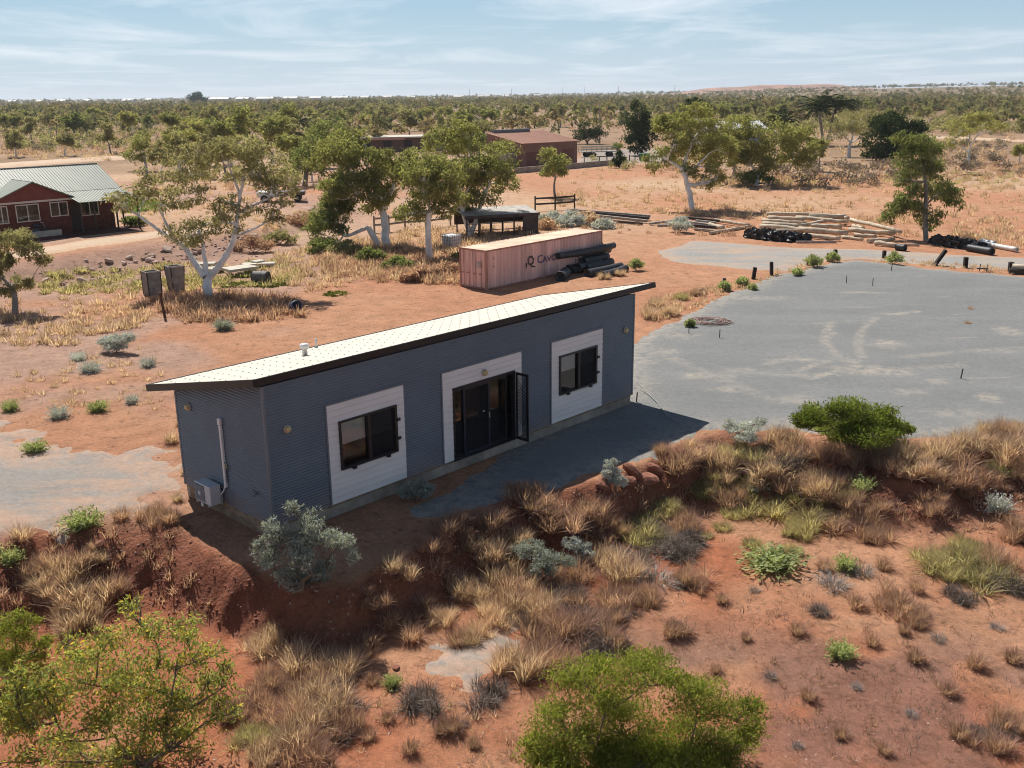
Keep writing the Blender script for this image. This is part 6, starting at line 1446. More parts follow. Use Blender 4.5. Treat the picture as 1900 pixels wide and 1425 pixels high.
for i, px in enumerate((880, 955, 1046, 1085, 1145, 1245)):
    d = 2200; X = (px - IW / 2) / CF * d; o = MB().tube([(0, 0, -1), (0, 0, 22)], [.5, .35], 6).build('pylon', M['beam_grey'], None, loc=(X, d, gz(X, d))); tag(o, 'thin power pole on the distant horizon', 'pole', 'power poles on the horizon')
hx = np.linspace(-420, 420, 80); hy = np.linspace(-120, 120, 14); HX_, HY_ = np.meshgrid(hx, hy); ox, oy = (1415 - 950) / CF * 2700, 2700.0
HZ_ = 17 * np.exp(-(HX_ / 230) ** 4) * np.exp(-(HY_ / 70) ** 2) * (.75 + .5 * fbm(HX_ * .012, HY_ * .02, 91, 4)) - 1.0
V = np.stack([HX_.ravel() + ox, HY_.ravel() + oy, HZ_.ravel() + height(HX_.ravel() + ox, HY_.ravel() + oy)], 1); ii = (np.arange(13)[:, None] * 80 + np.arange(79)[None, :]).ravel()
M['hill'] = surf('red_stone_hill', (.36, .19, .13), .95, .4, .02); tag(mobj('hill', np_mesh('hill', V, np.stack([ii, ii + 1, ii + 81, ii + 80], 1), True), M['hill']), 'low reddish hill on the horizon', None, None, 'structure')

# ------------------------------------------------------------------ shrubs in front
px_tree('yellowing_shrub', 'large loose leafy shrub with yellowing leaves at lower left', (285, 1450),
        [(100, 1290, 85, 62), (180, 1205, 80, 52), (280, 1170, 85, 50), (380, 1215, 65, 56), (300, 1270, 85, 55), (200, 1320, 85, 55), (110, 1370, 80, 48), (330, 1370, 85, 50), (30, 1335, 60, 55), (415, 1265, 45, 45), (235, 1120, 32, 24), (400, 1330, 40, 36), (50, 1400, 60, 40), (150, 1260, 70, 50), (240, 1240, 70, 50), (260, 1340, 80, 50), (160, 1410, 80, 40), (350, 1300, 60, 45), (60, 1270, 60, 45), (250, 1410, 70, 40), (10, 1290, 50, 45)],
        201, 12000, 0.115, 0.036, 'leaf_mixed', 'stem', r_px=9, fork_px=30, cat='shrub', clumps=34, cr=0.31, fill=0.05, droop=0.9, tw=12, dj=0.8, crown_name='foliage', trunk_name='stem', bend=.1)
px_tree('green_bush', 'dense bright green bush at the bottom centre of the picture', (1185, 1440),
        [(1100, 1272, 82, 50), (1200, 1252, 80, 40), (1290, 1300, 72, 48), (1375, 1335, 56, 46), (1050, 1345, 72, 50), (1150, 1350, 90, 56), (1265, 1380, 85, 52), (1005, 1395, 52, 40), (1180, 1420, 100, 50), (1350, 1385, 60, 36), (1090, 1420, 85, 45), (1300, 1425, 80, 40), (1040, 1420, 60, 36)],
        202, 44000, 0.085, 0.024, 'leaf_bushgreen', 'stem', r_px=8, fork_px=20, cat='bush', clumps=36, cr=0.36, fill=0.3, droop=-0.9, tw=12, dj=0.7, crown_name='foliage', trunk_name='stem')
px_tree('green_bush', 'bright green spreading bush on the edge of the gravel yard', (1585, 838),
        [(1518, 770, 42, 22), (1570, 758, 46, 24), (1630, 772, 46, 22), (1662, 798, 34, 20), (1560, 796, 52, 22), (1612, 806, 54, 20), (1495, 782, 30, 18), (1600, 782, 50, 24)],
        203, 21000, 0.11, 0.036, 'leaf_bright', 'stem', r_px=4, fork_px=8, cat='bush', clumps=34, cr=0.33, fill=0.25, droop=-0.5, tw=9, dj=0.8, crown_name='foliage', trunk_name='stem')
px_tree('green_bush', 'olive green bush cut by the left edge of the picture', (30, 1285),
        [(32, 1165, 46, 38), (62, 1205, 40, 38), (8, 1225, 48, 44), (-40, 1190, 50, 50), (50, 1250, 40, 28)],
        204, 12000, 0.08, 0.022, 'leaf_bushgreen', 'stem', r_px=5, fork_px=16, cat='bush', clumps=30, cr=0.26, fill=0.3, droop=-0.6, tw=9, crown_name='foliage', trunk_name='stem')
px_tree('saltbush', 'large silver-grey bush in the cabin shadow at its near corner', (560, 1092),
        [(518, 992, 36, 32), (578, 962, 40, 26), (618, 1000, 36, 28), (560, 1022, 44, 34), (500, 1040, 32, 24), (602, 1048, 34, 24), (530, 1068, 30, 20), (645, 1012, 22, 20), (570, 990, 36, 28), (560, 1080, 40, 22), (480, 1015, 20, 18), (540, 945, 22, 14), (655, 1035, 18, 14)],
        205, 9000, 0.10, 0.028, 'leaf_silver', 'stem', r_px=6, fork_px=14, cat='shrub', clumps=30, cr=0.26, fill=0.25, droop=-0.5, tw=10, dj=0.7, crown_name='foliage', trunk_name='stem')
px_tree('saltbush', 'small silver-grey bush in shade against the cabin front wall', (772, 934), [(752, 912, 22, 12), (785, 908, 26, 14), (770, 900, 20, 10)], 206, 2600, 0.07, 0.026, 'leaf_silver', 'stem', r_px=2, fork_px=4, cat='shrub', clumps=20, cr=.3, crown_name='foliage', trunk_name='stem')
px_tree('saltbush', 'upright silvery shrub on the bank edge right of the cabin shadow', (1143, 910), [(1133, 862, 14, 12), (1140, 880, 18, 14), (1152, 893, 15, 12), (1128, 880, 12, 12)], 207, 2200, 0.075, 0.03, 'leaf_pale', 'stem', r_px=2, fork_px=10, cat='shrub', clumps=16, cr=.3, droop=-.8, crown_name='foliage', trunk_name='stem')
px_tree('saltbush', 'silver-grey shrub among dry grass on the bank below the cabin', (1010, 1082), [(985, 1020, 34, 24), (1020, 1040, 36, 24), (1000, 1058, 34, 18)], 208, 4200, 0.07, 0.026, 'leaf_silver', 'stem', r_px=2.5, fork_px=10, cat='shrub', clumps=22, cr=.3, droop=-.6, crown_name='foliage', trunk_name='stem')
px_tree('saltbush', 'whitish-green shrub next to the silver-grey one on the bank', (1075, 1050), [(1060, 1008, 22, 16), (1080, 1022, 22, 14), (1070, 1035, 20, 10)], 209, 2400, 0.07, 0.028, 'leaf_pale', 'stem', r_px=2, fork_px=8, cat='shrub', clumps=18, cr=.3, droop=-.6, crown_name='foliage', trunk_name='stem')
px_tree('saltbush', 'white-flowering shrub on the bank left of the green yard bush', (1385, 832), [(1360, 792, 24, 14), (1392, 788, 26, 14), (1375, 806, 34, 16)], 210, 3600, 0.08, 0.03, 'leaf_pale', 'stem', r_px=2, fork_px=6, cat='shrub', clumps=20, cr=.3, droop=-.7, crown_name='foliage', trunk_name='stem')
px_tree('saltbush', 'whitish shrub low on the bank below the green yard bush', (1400, 918), [(1392, 900, 22, 9), (1415, 905, 16, 8)], 211, 1500, 0.075, 0.028, 'leaf_pale', 'stem', r_px=1.5, fork_px=4, cat='shrub', clumps=14, cr=.32, crown_name='foliage', trunk_name='stem')
px_tree('pale_shrub', 'broad whitish-green shrub standing left of the cabin', (216, 655), [(200, 632, 20, 10), (228, 628, 22, 11), (215, 640, 26, 10)], 212, 2400, 0.14, 0.05, 'leaf_pale', 'stem', r_px=1.5, fork_px=4, cat='shrub', clumps=18, cr=.34, crown_name='foliage', trunk_name='stem')
px_tree('pale_shrub', 'round whitish-green shrub beside the beam heap', (1262, 432), [(1254, 416, 16, 10), (1270, 418, 14, 10), (1262, 408, 12, 8)], 213, 2000, 0.20, 0.07, 'leaf_pale', 'stem', r_px=1.5, fork_px=4, cat='shrub', clumps=16, cr=.36, crown_name='foliage', trunk_name='stem')
for i, (bx_, by_, lb, rr) in enumerate([(1345, 540, 'round pale green shrub, nearer of two at the yard edge', 12), (1378, 531, 'round pale green shrub, further of two at the yard edge', 11), (1396, 540, 'small pale green shrub on the gravel edge', 8), (1281, 608, 'small light green shrub behind a steel peg', 9), (1180, 502, 'green shrub at the end of the black rolls', 14), (1660, 492, 'pale green shrub by the far yard edge', 16), (1480, 513, 'pale shrub below the yard posts', 10), (1510, 497, 'pale green shrub next to the short leaning post', 16), (1545, 487, 'pale green shrub below the double post', 12)]):
    px_tree('sage_shrub', lb, (bx_, by_), [(bx_ - rr * .4, by_ - rr * .7, rr * .7, rr * .45), (bx_ + rr * .4, by_ - rr * .7, rr * .7, rr * .45), (bx_, by_ - rr * 1.1, rr * .6, rr * .4)], 220 + i, 1100, .15, .05, 'leaf_sage', 'stem', r_px=1, fork_px=2, cat='shrub', group='pale green shrubs round the gravel yard', clumps=14, cr=.38, droop=-.5, crown_name='foliage', trunk_name='stem')
for i in range(9):
    bx_, by_ = [(1015, 425), (1045, 421), (1075, 419), (1100, 420), (1030, 412), (1062, 410), (1090, 411), (1120, 425), (1005, 415)][i]
    px_tree('pale_shrub', 'pale grey shrub in the clump behind the container', (bx_, by_), [(bx_ - 8, by_ - 9, 14, 9), (bx_ + 8, by_ - 9, 14, 9), (bx_, by_ - 15, 12, 7)], 240 + i, 900, .26, .09, 'leaf_pale' if i % 3 else 'straw', 'stem', r_px=1, fork_px=2, cat='shrub', group='pale shrubs behind the container', clumps=12, cr=.4, crown_name='foliage', trunk_name='stem')
# ------------------------------------------------------------------ grass clumps one can pick out
FG = [(40, 1003, 50, 'g'), (155, 980, 62, 'p'), (225, 968, 42, 'g'), (285, 970, 68, 'b'), (120, 1075, 95, 'g'), (155, 1120, 115, 'g'), (95, 1100, 80, 'g'), (20, 1045, 42, 'p'), (65, 1060, 70, 'g'), (205, 1100, 70, 'b'), (180, 1040, 60, 'g'), (150, 1165, 90, 'g'),
      (742, 1075, 62, 'g'), (770, 1150, 66, 'b'), (850, 1095, 66, 'g'), (795, 1020, 60, 'g'), (765, 1190, 55, 'b'), (830, 985, 75, 'b'), (905, 975, 75, 'b'), (985, 940, 90, 'g'), (1010, 955, 70, 'g'), (1040, 975, 110, 'b'), (1090, 960, 80, 'b'), (900, 1040, 85, 'g'), (935, 1090, 95, 'g'),
      (880, 1110, 70, 'g'), (960, 1120, 95, 'g'), (1050, 1120, 100, 'd'), (1010, 1190, 110, 'g'), (1085, 1180, 125, 'b'), (1120, 1130, 110, 'g'), (1150, 1075, 110, 'g'), (1180, 1000, 100, 'y'), (1235, 1010, 135, 'd'), (1265, 1035, 110, 'd'), (1205, 985, 90, 'd'), (1095, 1150, 110, 'd'), (1125, 1190, 90, 'd'), (1215, 1085, 115, 'e'), (1280, 1080, 75, 'g'), (1225, 960, 90, 'y'),
      (1252, 1175, 62, 'g'), (960, 1250, 105, 'g'), (1040, 1245, 120, 'g'), (1110, 1215, 85, 'd'), (850, 1200, 50, 'b'), (490, 1215, 90, 'g'), (545, 1240, 95, 'g'), (625, 1255, 100, 'g'), (600, 1320, 115, 'g'), (560, 1370, 110, 'g'), (645, 1310, 90, 'd'), (525, 1340, 90, 'g'), (600, 1400, 105, 'b'), (480, 1300, 80, 'g'),
      (465, 1385, 90, 'y'), (838, 1358, 58, 'g'), (790, 1305, 105, 'd'), (900, 1298, 100, 'd'), (728, 1278, 34, 'p'), (1330, 870, 90, 'g'), (1380, 850, 95, 'y'), (1430, 880, 115, 'g'), (1380, 905, 95, 'y'), (1300, 915, 80, 'y'), (1420, 950, 120, 'y'), (1500, 965, 130, 'y'), (1570, 980, 120, 'g'), (1622, 1000, 72, 'b'),
      (1520, 915, 90, 'g'), (1635, 950, 45, 'b'), (1700, 880, 110, 'g'), (1775, 868, 110, 'g'), (1720, 950, 62, 'b'), (1862, 838, 105, 'g'), (1600, 912, 42, 'p'), (1848, 882, 52, 'p'), (1745, 1050, 120, 'y'), (1815, 1080, 140, 'y'), (1875, 1100, 95, 'd'), (1432, 1050, 105, 'p'), (1850, 950, 52, 'w'), (1480, 1178, 40, 'g'), (1560, 1222, 48, 'p'),
      (1650, 1125, 80, 'b'), (1840, 1390, 80, 'g'), (1875, 1350, 70, 'b'), (1250, 870, 85, 'g'), (1290, 850, 60, 'g'), (1345, 935, 75, 'g'), (1465, 905, 85, 'b'), (1560, 930, 90, 'b'), (1485, 995, 70, 'y'), (1760, 905, 80, 'b'), (1820, 890, 85, 'b'), (1890, 870, 80, 'g'), (1900, 1000, 80, 'b'), (1860, 1055, 90, 'g'), (1780, 1110, 70, 'd'),
      (700, 1120, 60, 'b'), (720, 1165, 55, 'b'), (815, 1160, 60, 'g'), (890, 1180, 65, 'g'), (1145, 1150, 70, 'd'), (1190, 1120, 80, 'g'), (1170, 1045, 85, 'd'), (1280, 1010, 80, 'd'), (1110, 1010, 80, 'g'), (950, 1010, 80, 'g'), (1060, 1080, 90, 'b'), (990, 1140, 90, 'g'), (930, 1160, 70, 'g'), (1080, 1250, 70, 'd'),
      (660, 1215, 75, 'b'), (510, 1270, 85, 'b'), (570, 1290, 95, 'b'), (640, 1360, 85, 'g'), (550, 1410, 90, 'b'), (690, 1270, 40, 'b'), (440, 1330, 70, 'g'), (500, 1410, 80, 'g'), (1270, 985, 80, 'b'), (1340, 985, 40, 'y'), (1310, 1000, 30, 'y'), (1545, 1090, 85, 'e'), (1520, 1140, 50, 'd'), (1600, 1070, 60, 'e'), (1690, 1160, 60, 'b'),
      (1450, 830, 70, 'g'), (1480, 850, 80, 'g'), (1660, 850, 85, 'g'), (1735, 850, 80, 'g'), (1800, 830, 75, 'g'), (1900, 815, 60, 'g'), (1550, 855, 70, 'b'), (1620, 870, 80, 'b'), (1340, 1120, 34, 'b'), (1400, 1100, 30, 'e'), (1385, 1190, 26, 'b'), (1330, 1250, 30, 'b'), (1430, 1260, 34, 'e'), (1500, 1300, 40, 'b'), (1590, 1280, 30, 'e'), (1620, 1200, 34, 'b'), (1700, 1230, 44, 'b'), (1740, 1190, 36, 'e'), (1760, 1290, 40, 'b'), (1690, 1330, 34, 'e'), (1560, 1370, 40, 'b'), (1640, 1400, 36, 'b'), (1480, 1390, 30, 'e'), (1810, 1240, 46, 'b'), (1880, 1230, 44, 'b'), (1850, 1170, 36, 'e'), (1590, 1130, 44, 'b'), (1570, 1060, 40, 'p'), (1530, 1060, 36, 'b'), (1700, 1100, 40, 'b'), (1640, 1060, 36, 'b'), (1395, 1015, 40, 'y'), (1465, 1030, 50, 'y'), (1780, 1370, 50, 'b'), (720, 1340, 34, 'b'), (760, 1400, 40, 'b'), (880, 1390, 30, 'b')]
GRPN = {'g': ('dry golden grass tussock on the bank below the cabin', 'golden grass tussocks on the bank'), 'b': ('dry brown grass tussock on the bank below the cabin', 'brown grass tussocks on the bank'), 'y': ('yellow-green grass clump on the bank right of the cabin', 'yellow-green grass clumps on the bank'),
        'd': ('dark grey dead bush on the bank below the cabin', 'dead bushes on the bank'), 'p': ('small pale green shrub on the bank', 'pale green shrubs on the bank'), 'e': ('bleached tangle of dead twigs on the red ground', 'dead twig tangles'), 'w': ('small whitish shrub on the right-hand bank', 'whitish shrubs on the bank'), 's': ('small silver shrub on the bank', 'silver shrubs on the bank')}
def fzone(px, py):
    if px < 330: return 'on the bank left of the cabin'
    if px < 700: return 'in the grassy hollow right of the yellowing shrub' if py > 1180 else 'on the bank below the silver bush'
    if py > 1260 and px < 1150: return 'beside the grey gravel spill'
    if px < 900: return 'on the bank left of the gravel spill' if py > 1060 else 'on the bank edge in front of the cabin door'
    if px < 1120: return 'around the silver shrubs on the bank' if py < 1130 else 'above the bottom green bush'
    if px < 1300: return 'at the end of the cabin shadow' if py < 940 else 'in the dark thicket right of the silver shrubs'
    if px < 1480: return 'around the white-flowering shrub' if py < 960 else 'on the open red ground'
    if px < 1680: return 'below the green yard bush' if py < 1010 else 'on the open red ground'
    return 'on the right-hand bank by the gravel edge' if py < 960 else 'in the big clump at the right edge' if py < 1130 else 'at the lower right of the red ground'
KN = {'g': 'golden dry grass tussock', 'b': 'brown dry grass tussock', 'y': 'yellow-green grass clump', 'd': 'dark grey dead bush', 'p': 'small pale green shrub', 'e': 'bleached tangle of dead twigs', 'w': 'small whitish shrub', 's': 'small silver shrub'}
def flab(ty, px, py, w_):
    return ('large ' if w_ > 95 else 'small ' if w_ < 52 and 'small' not in KN[ty] else '') + KN[ty] + ' ' + fzone(px, py), GRPN[ty][1]
for (px, py, w_, ty) in FG:
    if ty == 'g' and rng.random() < .34: ty = 'b'
    P = at(px, py - 3); dep = (P - CAMP) @ FW; put_tuft(ty, P, w_ * 1.12 * dep / CF, *flab(ty, px, py, w_), hs=1.0)
    if ty in 'gby' and w_ > 55:
        for k in range(2):
            qx, qy, qw = px + rng.uniform(-.5, .5) * w_, py + rng.uniform(-.35, .25) * w_, w_ * rng.uniform(.5, .8); q = ty if ty == 'y' or rng.random() < .5 else ('b' if rng.random() < .6 else 'd')
            P = at(qx, qy); put_tuft(q, P, qw * dep / CF, *flab(q, qx, qy, qw))
MG = [(65, 838, 42, 'p'), (183, 763, 36, 'p'), (22, 762, 30, 'p'), (168, 690, 42, 'w'), (145, 668, 30, 'w'), (110, 775, 42, 'w'), (275, 680, 30, 'w'), (245, 748, 28, 'w'), (318, 822, 34, 'g'), (335, 790, 24, 'g'), (415, 612, 40, 's'), (625, 546, 60, 'm'), (445, 530, 70, 'm'), (500, 528, 80, 'm'), (520, 520, 60, 'm'), (410, 525, 55, 'm'), (450, 512, 60, 'm'), (345, 880, 22, 'g'), (330, 930, 26, 'g'), (1812, 325, 60, 'm'), (1880, 318, 60, 'm'), (1490, 342, 30, 'm'),
      (1300, 545, 30, 'd'), (1265, 555, 36, 'y'), (1240, 585, 40, 'g'), (1205, 590, 45, 'g'), (1220, 570, 40, 'g'), (1285, 548, 30, 'b'), (1795, 602, 14, 'b'), (1800, 575, 12, 'b'), (860, 505, 40, 'b'), (820, 515, 44, 'b'), (780, 520, 50, 'b'), (745, 505, 46, 'b'), (1122, 518, 26, 'g'), (1150, 512, 24, 'g'), (735, 500, 40, 'p')]
MGL = {'p': ('small pale green shrub on open ground near the cabin', 'green shrubs on open ground'), 'w': ('small whitish shrub on open ground left of the cabin', 'whitish shrubs on open ground'), 'g': ('dry golden grass tuft on open ground beyond the cabin', 'grass tufts beyond the cabin'), 's': ('blue-grey shrub in the shade of the forked gum', 'shrub under the gum'), 'm': ('low bright green creeping plant on the red ground', 'creeping green plants'), 'd': ('dark dead bush at the left edge of the gravel yard', 'dead bush by the yard'), 'b': ('brown grass tuft on open ground beyond the cabin', 'brown grass tufts beyond the cabin'), 'y': ('yellow-green grass strip at the left edge of the yard', 'yard edge grass')}
for (px, py, w_, ty) in MG:
    P = at(px, py); dep = (P - CAMP) @ FW; put_tuft(ty, P, w_ * 1.1 * dep / CF, *MGL[ty], hs=.55 if ty == 'm' else 1.0)
# ------------------------------------------------------------------ grass and scrub nobody could count
rg = np.random.default_rng(66)
def lite(n, h, sp, w, curl, st): return tussock(rg, n, h, sp, w, curl, st)
LT = [lite(36, .5, .62, .04, .7, .55) for _ in range(6)]; LM_ = [lite(60, .34, .9, .06, .6, .8) for _ in range(3)]
def leafball(n):
    q = unit(rg.normal(size=(n, 3))) * rg.random((n, 1)) ** .5 * np.array([.5, .5, .38]) + np.array([0, 0, .38]); return leaves_from(q, unit(rg.normal(size=(n, 3)) + np.array([0, 0, .5])), .22, .10, rg)
LB = [leafball(70) for _ in range(5)]
def scat(poly, n, smin, smax, clump=.5, sc=.25, seed=0):
    P_ = np.array(poly, float); k = n * 6
    px = rg.uniform(P_[:, 0].min(), P_[:, 0].max(), k); py = rg.uniform(P_[:, 1].min(), P_[:, 1].max(), k)
    m_ = poly_sd(px, py, [tuple(q) for q in P_]) > 0; px, py = px[m_], py[m_]
    P = at_many(px, py); ok = (rg.random(len(P)) >= clump) | (fbm(P[:, 0] * sc, P[:, 1] * sc, 100 + seed, 3) >= .5)
    P = P[ok][:n]; m = len(P)
    return np.stack([np.zeros(m), P[:, 0], P[:, 1], P[:, 2] - .02, rg.uniform(smin, smax, m), rg.uniform(.7, 1.15, m), rg.uniform(0, 6.28, m)], 1)
def stuff(name, label, cat, base, areas, mat):
    I = np.concatenate([scat(*a) for a in areas]); I[:, 0] = rg.integers(0, len(base), len(I)); return merge(name, label, cat, base, I, M[mat])
stuff('dry_grass', 'dry straw-coloured grass covering the open ground', 'grass', LT, [
    ([(520, 470), (700, 440), (860, 470), (850, 530), (700, 520), (560, 545), (500, 520)], 420, .7, 1.5, .5, .25, 1), ([(0, 560), (260, 545), (290, 600), (140, 640), (0, 640)], 200, .5, 1.2, .6, .25, 2), ([(740, 425), (1000, 425), (1000, 455), (850, 470), (740, 470)], 170, .7, 1.5, .3, .25, 3),
    ([(1190, 565), (1290, 540), (1380, 515), (1540, 480), (1560, 486), (1380, 535), (1280, 580), (1195, 602)], 110, .4, .9, .2, .3, 4), ([(1600, 478), (1900, 500), (1900, 512), (1720, 495), (1600, 485)], 60, .4, .8, .4, .3, 4), ([(1090, 310), (1900, 300), (1900, 410), (1600, 420), (1250, 400), (1000, 380)], 1100, .5, 1.4, .7, .08, 5), ([(0, 255), (300, 250), (330, 300), (240, 300), (0, 300)], 420, .8, 2.0, .3, .06, 6),
    ([(330, 300), (640, 310), (600, 420), (450, 430), (240, 400), (240, 320)], 260, .6, 1.4, .6, .1, 7), ([(1150, 205), (1950, 195), (1950, 300), (1150, 290)], 500, 1.2, 3.0, .5, .03, 8), ([(560, 1240), (1000, 1290), (950, 1425), (560, 1425)], 40, .2, .5, .4, .6, 9), ([(1760, 415), (1950, 400), (1950, 470), (1760, 450)], 140, .8, 1.5, .3, .2, 10), ([(20, 640), (330, 640), (300, 760), (20, 800)], 90, .3, .7, .8, .4, 11)], 'straw')
stuff('brown_grass', 'brown dry grass and low scrub between the trees', 'grass', LT, [
    ([(270, 560), (330, 545), (460, 545), (560, 560), (560, 590), (450, 600), (340, 600)], 260, .7, 1.5, .2, .25, 12), ([(570, 480), (760, 460), (860, 490), (850, 530), (640, 520)], 220, .7, 1.5, .5, .25, 13), ([(0, 200), (640, 195), (640, 250), (300, 280), (0, 290)], 800, 1.2, 3.0, .4, .04, 14), ([(640, 195), (1200, 190), (1200, 240), (640, 245)], 260, 1.4, 3.2, .4, .04, 15),
    ([(1150, 290), (1900, 260), (1900, 330), (1650, 345), (1250, 350)], 420, .8, 2.0, .6, .06, 16), ([(1200, 1040), (1900, 1050), (1900, 1425), (1450, 1425), (1250, 1250)], 260, .12, .34, .6, .8, 17), ([(1010, 395), (1250, 395), (1420, 385), (1700, 420), (1700, 440), (1200, 440), (1010, 430)], 170, .6, 1.2, .4, .2, 18), ([(240, 300), (620, 300), (600, 350), (260, 360)], 150, .8, 1.6, .5, .1, 19), ([(0, 1000), (250, 970), (330, 1000), (420, 1180), (200, 1160), (0, 1180)], 60, .3, .7, .4, .8, 20),
    ([(690, 1060), (1000, 940), (1300, 850), (1480, 830), (1900, 840), (1900, 990), (1300, 960), (900, 1150)], 200, .3, .8, .4, .8, 21)], 'straw_brown')
stuff('green_ground_cover', 'yellow-green low growth around the concrete slabs', 'ground cover', LM_ + LT[:2], [
    ([(80, 505), (240, 500), (340, 490), (560, 480), (560, 525), (420, 540), (240, 545), (80, 545)], 260, .7, 1.4, .5, .25, 22), ([(1300, 330), (1520, 325), (1520, 348), (1300, 352)], 60, .8, 1.6, .4, .1, 23), ([(1640, 325), (1900, 318), (1900, 340), (1640, 345)], 60, .8, 1.8, .6, .1, 24)], 'straw_green')
stuff('scrub', 'olive scrub bushes dotted over the plain', 'scrub', LB, [
    ([(0, 200), (300, 200), (330, 275), (100, 285), (0, 275)], 330, 1.3, 3.4, .3, .03, 25), ([(300, 195), (1200, 188), (1200, 235), (300, 260)], 330, 1.6, 3.8, .2, .03, 26), ([(1200, 190), (1950, 175), (1950, 250), (1550, 250), (1200, 230)], 700, 1.8, 4.5, .3, .02, 27), ([(350, 310), (560, 305), (560, 350), (350, 350)], 30, 1.2, 2.2, .3, .05, 28), ([(1100, 300), (1330, 290), (1330, 320), (1100, 320)], 24, 1.2, 2.0, .3, .1, 29)], 'leaf_gum_olive')
stuff('grey_scrub', 'grey-brown leafless scrub on the open sand', 'scrub', LB, [
    ([(1280, 330), (1700, 300), (1720, 345), (1280, 360)], 70, 1.0, 2.4, .4, .06, 30), ([(0, 215), (400, 210), (400, 260), (0, 290)], 120, 1.2, 2.6, .4, .04, 31), ([(1700, 260), (1950, 270), (1950, 340), (1700, 310)], 60, 1.0, 2.4, .4, .06, 32), ([(640, 205), (900, 200), (900, 230), (640, 235)], 60, 1.5, 3.0, .3, .04, 33)], 'dead_mid')
stuff('lawn', 'bright green lawn patch beside the brick house', 'grass', LM_, [([(226, 372), (290, 372), (290, 394), (236, 396)], 90, 1.0, 1.6, 0, .1, 34)], 'lawn')
# stones and twigs on the red ground
def pebble():
    q = unit(rg.normal(size=(10, 3))); import mathutils
    return None
def stone_mesh(seed, rough=.25):
    g = np.random.default_rng(seed); me = bpy.data.meshes.new('rock'); import bmesh
    bm = bmesh.new(); bmesh.ops.create_icosphere(bm, subdivisions=2, radius=1.0)
    d = unit(g.normal(size=(5, 3))); o = g.uniform(.45, .8, 5)
    for v in bm.verts:
        p = np.array(v.co)
        for k in range(5):
            s = p @ d[k]
            if s > o[k]: p = p - d[k] * (s - o[k]) * .85
        p *= 1 + g.normal(0, rough * .12); v.co = p
    bm.to_mesh(me); bm.free(); return me
M['rock_red'] = surf('red_boulder', (.27, .11, .07), .95, .4, 2.5, .6, 12); M['rock_pale'] = surf('pinkish_rock', (.50, .35, .28), .95, .35, 2, .6, 12)
RK = [stone_mesh(i) for i in range(6)]; RKP = [m_.copy() for m_ in RK]
for a_, b_ in zip(RK, RKP): a_.materials.append(M['rock_red']); b_.materials.append(M['rock_pale'])
def rock(P, s, pale, label, group, i):
    o = bpy.data.objects.new('rock', (RKP if pale else RK)[i % 6]); link(o); o.location = (P[0], P[1], P[2] + s * .25); o.scale = (s * rng.uniform(.8, 1.3), s * rng.uniform(.7, 1.1), s * rng.uniform(.45, .7)); o.rotation_euler = (rng.normal(0, .3), rng.normal(0, .3), rng.uniform(0, 6.28)); tag(o, label, 'rock', group)
for i, (px, py, w_) in enumerate([(1175, 880, 26), (1198, 895, 30), (1165, 900, 24), (1215, 878, 22), (1270, 850, 26), (1300, 840, 22), (1120, 905, 22), (1240, 862, 20), (185, 1012, 14), (175, 1032, 12), (1520, 985, 8), (882, 1178, 9), (735, 1240, 10)]):
    P = at(px, py); rock(P, w_ * ((P - CAMP) @ FW) / CF * .9, False, 'red earth boulder on the edge of the bank', 'red boulders on the bank', i)
for i in range(95):
    px = rng.uniform(80, 470); py = np.interp(px, [80, 330, 470], [520, 474, 440]) + rng.uniform(-16, 20); P = at(px, py); rock(P, rng.uniform(.07, .22) if i % 9 else rng.uniform(.28, .5), True, 'pinkish rock in the rubble bank below the brick house', 'rocks in the rubble bank', i)
g_ = np.random.default_rng(88); SB = []
for i in range(4):
    me = stone_mesh(60 + i); V = np.array([v.co[:] for v in me.vertices]); F = np.array([p.vertices[:] for p in me.polygons]); SB.append((V, F))
import bmesh
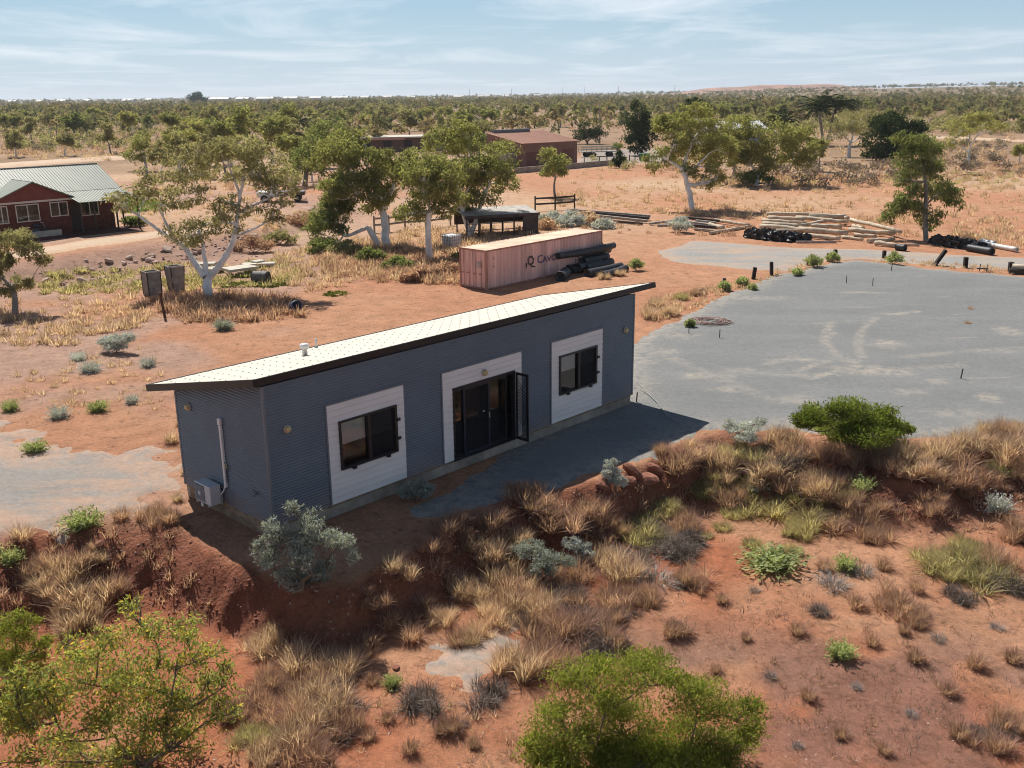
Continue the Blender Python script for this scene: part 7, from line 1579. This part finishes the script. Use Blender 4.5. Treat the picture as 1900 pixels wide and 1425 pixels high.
def small_stones():
    out = []
    for i in range(4):
        bm = bmesh.new(); bmesh.ops.create_icosphere(bm, subdivisions=1, radius=1.0)
        for v in bm.verts: v.co *= 1 + g_.normal(0, .18)
        out.append((np.array([v.co[:] for v in bm.verts]), np.array([[v.index for v in f.verts] for f in bm.faces]))); bm.free()
    return out
SB = small_stones()
stuff('pebbles', 'small pale stones strewn over the red ground', 'stones', SB, [([(0, 980), (1900, 830), (1900, 1425), (0, 1425)], 1500, .010, .036, .4, .5, 40), ([(1200, 500), (1900, 520), (1900, 800), (1200, 780)], 250, .012, .03, 0, .5, 46), ([(0, 640), (330, 640), (330, 940), (0, 980)], 60, .02, .05, 0, .5, 41), ([(60, 500), (460, 440), (480, 480), (100, 545)], 160, .05, .16, 0, .5, 42)], 'rock_pale')
stuff('bank_clods', 'red soil clods lying on the eroded bank', 'clods', SB, [([(0, 1000), (250, 965), (450, 1050), (640, 1080), (800, 1000), (1000, 930), (1300, 830), (1900, 830), (1900, 1000), (1300, 960), (900, 1150), (600, 1220), (0, 1200)], 1500, .012, .05, .3, .6, 43)], 'rock_red')
TWB = [lite(12, .25, .5, .012, .6, 1.2) for _ in range(4)]
stuff('leaf_litter', 'dark twigs and leaf litter on the red ground', 'litter', TWB, [([(1150, 1050), (1900, 1040), (1900, 1425), (1450, 1425), (1250, 1200)], 900, .3, 1.0, .7, .9, 44), ([(640, 1090), (1300, 930), (1900, 900), (1900, 1040), (1250, 1150), (700, 1300)], 300, .4, 1.0, .3, .9, 47), ([(450, 1250), (1000, 1280), (950, 1425), (450, 1425)], 120, .4, 1.0, .4, .9, 45)], 'dead')

# ------------------------------------------------------------------ air
hz = MB(); hz.box(-12500, 12500, -600, 14000, -4.5, 60.0)
M['haze'], _n, _l = nt('haze'); _o = _n.new('ShaderNodeOutputMaterial'); _v = _n.new('ShaderNodeVolumePrincipled'); _v.inputs['Density'].default_value = 0.0001; _v.inputs['Color'].default_value = (0.86, 0.92, 1.0, 1); _v.inputs['Anisotropy'].default_value = 0.2
_l.new(_v.outputs[0], _o.inputs['Volume'])
tag(hz.build('haze', M['haze']), 'thin pale haze in the air over the plain', None, None, 'stuff')
